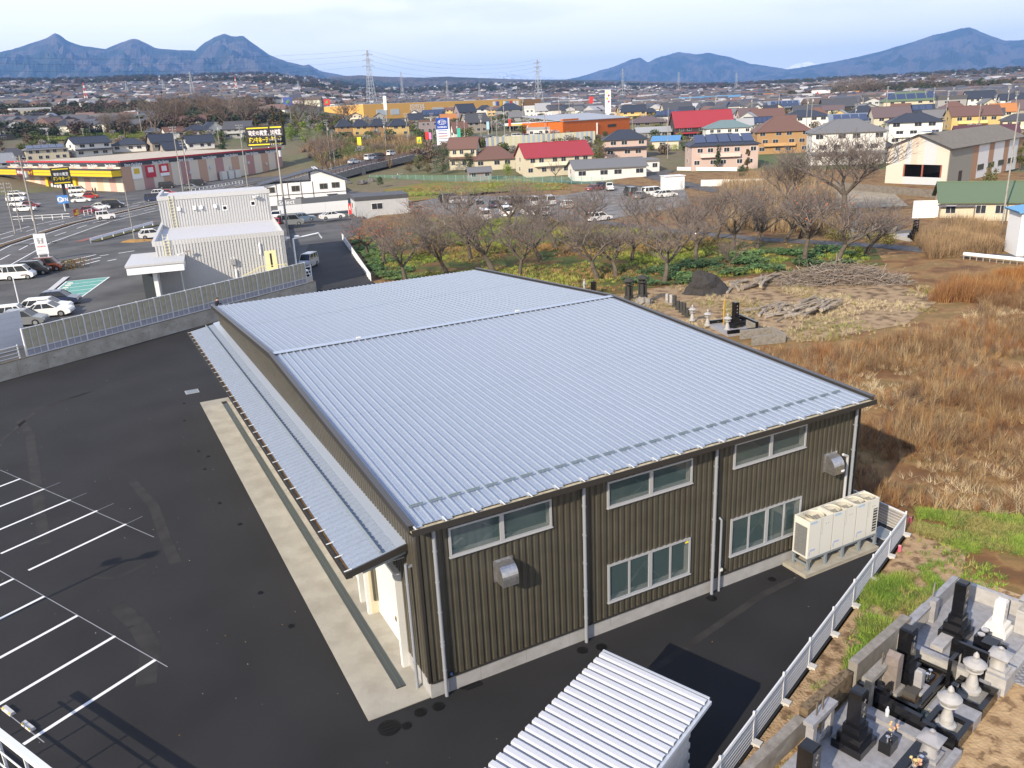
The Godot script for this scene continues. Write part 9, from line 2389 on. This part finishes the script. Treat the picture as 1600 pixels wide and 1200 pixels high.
	many("distant_house_walls", "pale walls of the far town that spreads to the foot of the mountains", "town", wb, vc, where, wt)
	many("distant_house_roofs", "dark and coloured roofs of the far town", "town", rb, vc, where, rt)
	many("distant_woods", "dark and brown woods scattered through the far town", "woods", tree, vc, woods, woodc)
	# mountains: skylines surveyed from the photograph, as ridges with depth, spurs and valleys
	range_("mountain_west", "jagged dormant volcano range on the left with three steep peaks", 12500.0, 5200.0, [[-420, 150], [-200, 110], [-60, 95], [20, 75], [45, 68], [70, 60], [85, 49], [92, 52], [105, 63], [130, 69], [165, 75], [180, 68], [205, 58], [215, 60], [240, 73], [275, 76], [305, 78], [318, 66], [335, 57], [350, 51], [362, 55], [380, 54], [395, 66], [420, 85], [450, 96], [475, 102], [482, 100], [500, 110], [540, 118], [640, 126], [760, 132]], Color(0.062, 0.052, 0.052), 21)
	range_("mountain_mid", "blue double-topped mountain right of the middle", 15500.0, 4200.0, [[860, 128], [905, 119], [950, 106], [985, 92], [1000, 89], [1012, 96], [1030, 88], [1060, 80], [1085, 83], [1110, 81], [1140, 88], [1170, 98], [1220, 106], [1290, 116], [1400, 126]], Color(0.055, 0.052, 0.058), 22)
	range_("mountain_east", "broad blue mountain on the right with a sharp summit", 15000.0, 5600.0, [[1120, 128], [1200, 113], [1260, 103], [1320, 92], [1380, 78], [1430, 63], [1460, 52], [1490, 46], [1515, 41], [1530, 46], [1550, 55], [1570, 62], [1600, 60], [1660, 66], [1760, 90], [1900, 120]], Color(0.055, 0.052, 0.058), 23)
	range_("foothills", "long low wooded ridge across the middle of the skyline", 6400.0, 1600.0, [[430, 134], [520, 120], [560, 117], [600, 119], [660, 121], [700, 119], [760, 122], [830, 124], [900, 124], [980, 126], [1050, 127], [1120, 128], [1180, 133], [1260, 142]], Color(0.050, 0.042, 0.032), 24)
	range_("snow_mountains", "far snow-covered peaks on the skyline", 21000.0, 3200.0, [[700, 126], [740, 119], [770, 116], [790, 113], [815, 117], [840, 118], [880, 122], [960, 126]], Color(0.55, 0.58, 0.62), 25)
	range_("snow_peak", "single far snow peak between the two blue mountains", 21000.0, 3000.0, [[1190, 126], [1225, 106], [1245, 98], [1266, 95], [1285, 100], [1320, 112], [1360, 126]], Color(0.72, 0.74, 0.78), 26)
func range_(called: String, label: String, dist: float, depth: float, line: Array, col: Color, sd: int) -> void:
	var f := FastNoiseLite.new(); f.seed = sd; f.frequency = 7.0 / depth; f.fractal_octaves = 6; f.fractal_type = FastNoiseLite.FRACTAL_RIDGED
	var f2 := FastNoiseLite.new(); f2.seed = sd + 50; f2.frequency = 0.0012; f2.fractal_octaves = 4
	# the skyline as azimuths and heights
	var sky := []
	for q in line:
		var d := ray(q[0], q[1])
		sky.append([atan2(d.x, -d.z), EYE.y + d.y / Vector2(d.x, d.z).length() * dist])
	var a0: float = sky[0][0]; var a1: float = sky[-1][0]
	var na := 260; var nr := 44
	var g := []
	for i in na + 1:
		var az := lerpf(a0, a1, float(i) / na)
		var hs := lerp_table(sky, az)
		var row := []
		for j in nr + 1:
			var t := float(j) / nr                       # 0 at the foot that faces us, 0.72 at the crest, 1 behind
			var rr := dist + (t - 0.72) * depth
			var x := sin(az) * rr; var z := -cos(az) * rr
			var foot := land(x, z) - 40.0
			var s := t / 0.72 if t <= 0.72 else 1.0 - (t - 0.72) / 0.28 * 0.8
			var rel := maxf(hs - foot, 0.0)
			var k := pow(s, 1.55)
			var spur := (f.get_noise_2d(x, z) * 0.5 + 0.5 - 0.5) * 0.5 * sin(PI * clampf(s, 0.0, 1.0)) * rel
			var crest := f2.get_noise_2d(x * 2.0, z * 2.0) * 0.02 * rel
			row.append(Vector3(x, foot + rel * k + spur + crest, z))
		g.append(row)
	var m := MB.new()
	for i in na:
		for j in nr:
			var a: Vector3 = g[i][j]; var b: Vector3 = g[i + 1][j]; var c: Vector3 = g[i + 1][j + 1]; var d: Vector3 = g[i][j + 1]
			var n1 := f2.get_noise_2d(a.x, a.z); var n2 := f.get_noise_2d(a.x * 2.0 + 900.0, a.z * 2.0)
			if col.r > 0.3: m.col = Color(0.10, 0.11, 0.14).lerp(col, smoothstep(-0.5, 0.2, n2 + (a.y / maxf(1.0, g[i][32].y) - 0.55)))
			else: m.col = col.lerp(Color(0.022, 0.030, 0.022), smoothstep(-0.05, 0.18, n1 + n2 * 0.15)).lerp(Color(0.085, 0.07, 0.06), smoothstep(0.25, 0.4, n2 * 0.5 - n1) * 0.6)
			m.tri(a, b, c); m.tri(a, c, d)
	struct(m, called, mt(Color(1, 1, 1), 1.0, 0.0, "", 1.0, "", 1.0, 0.0, true), label)
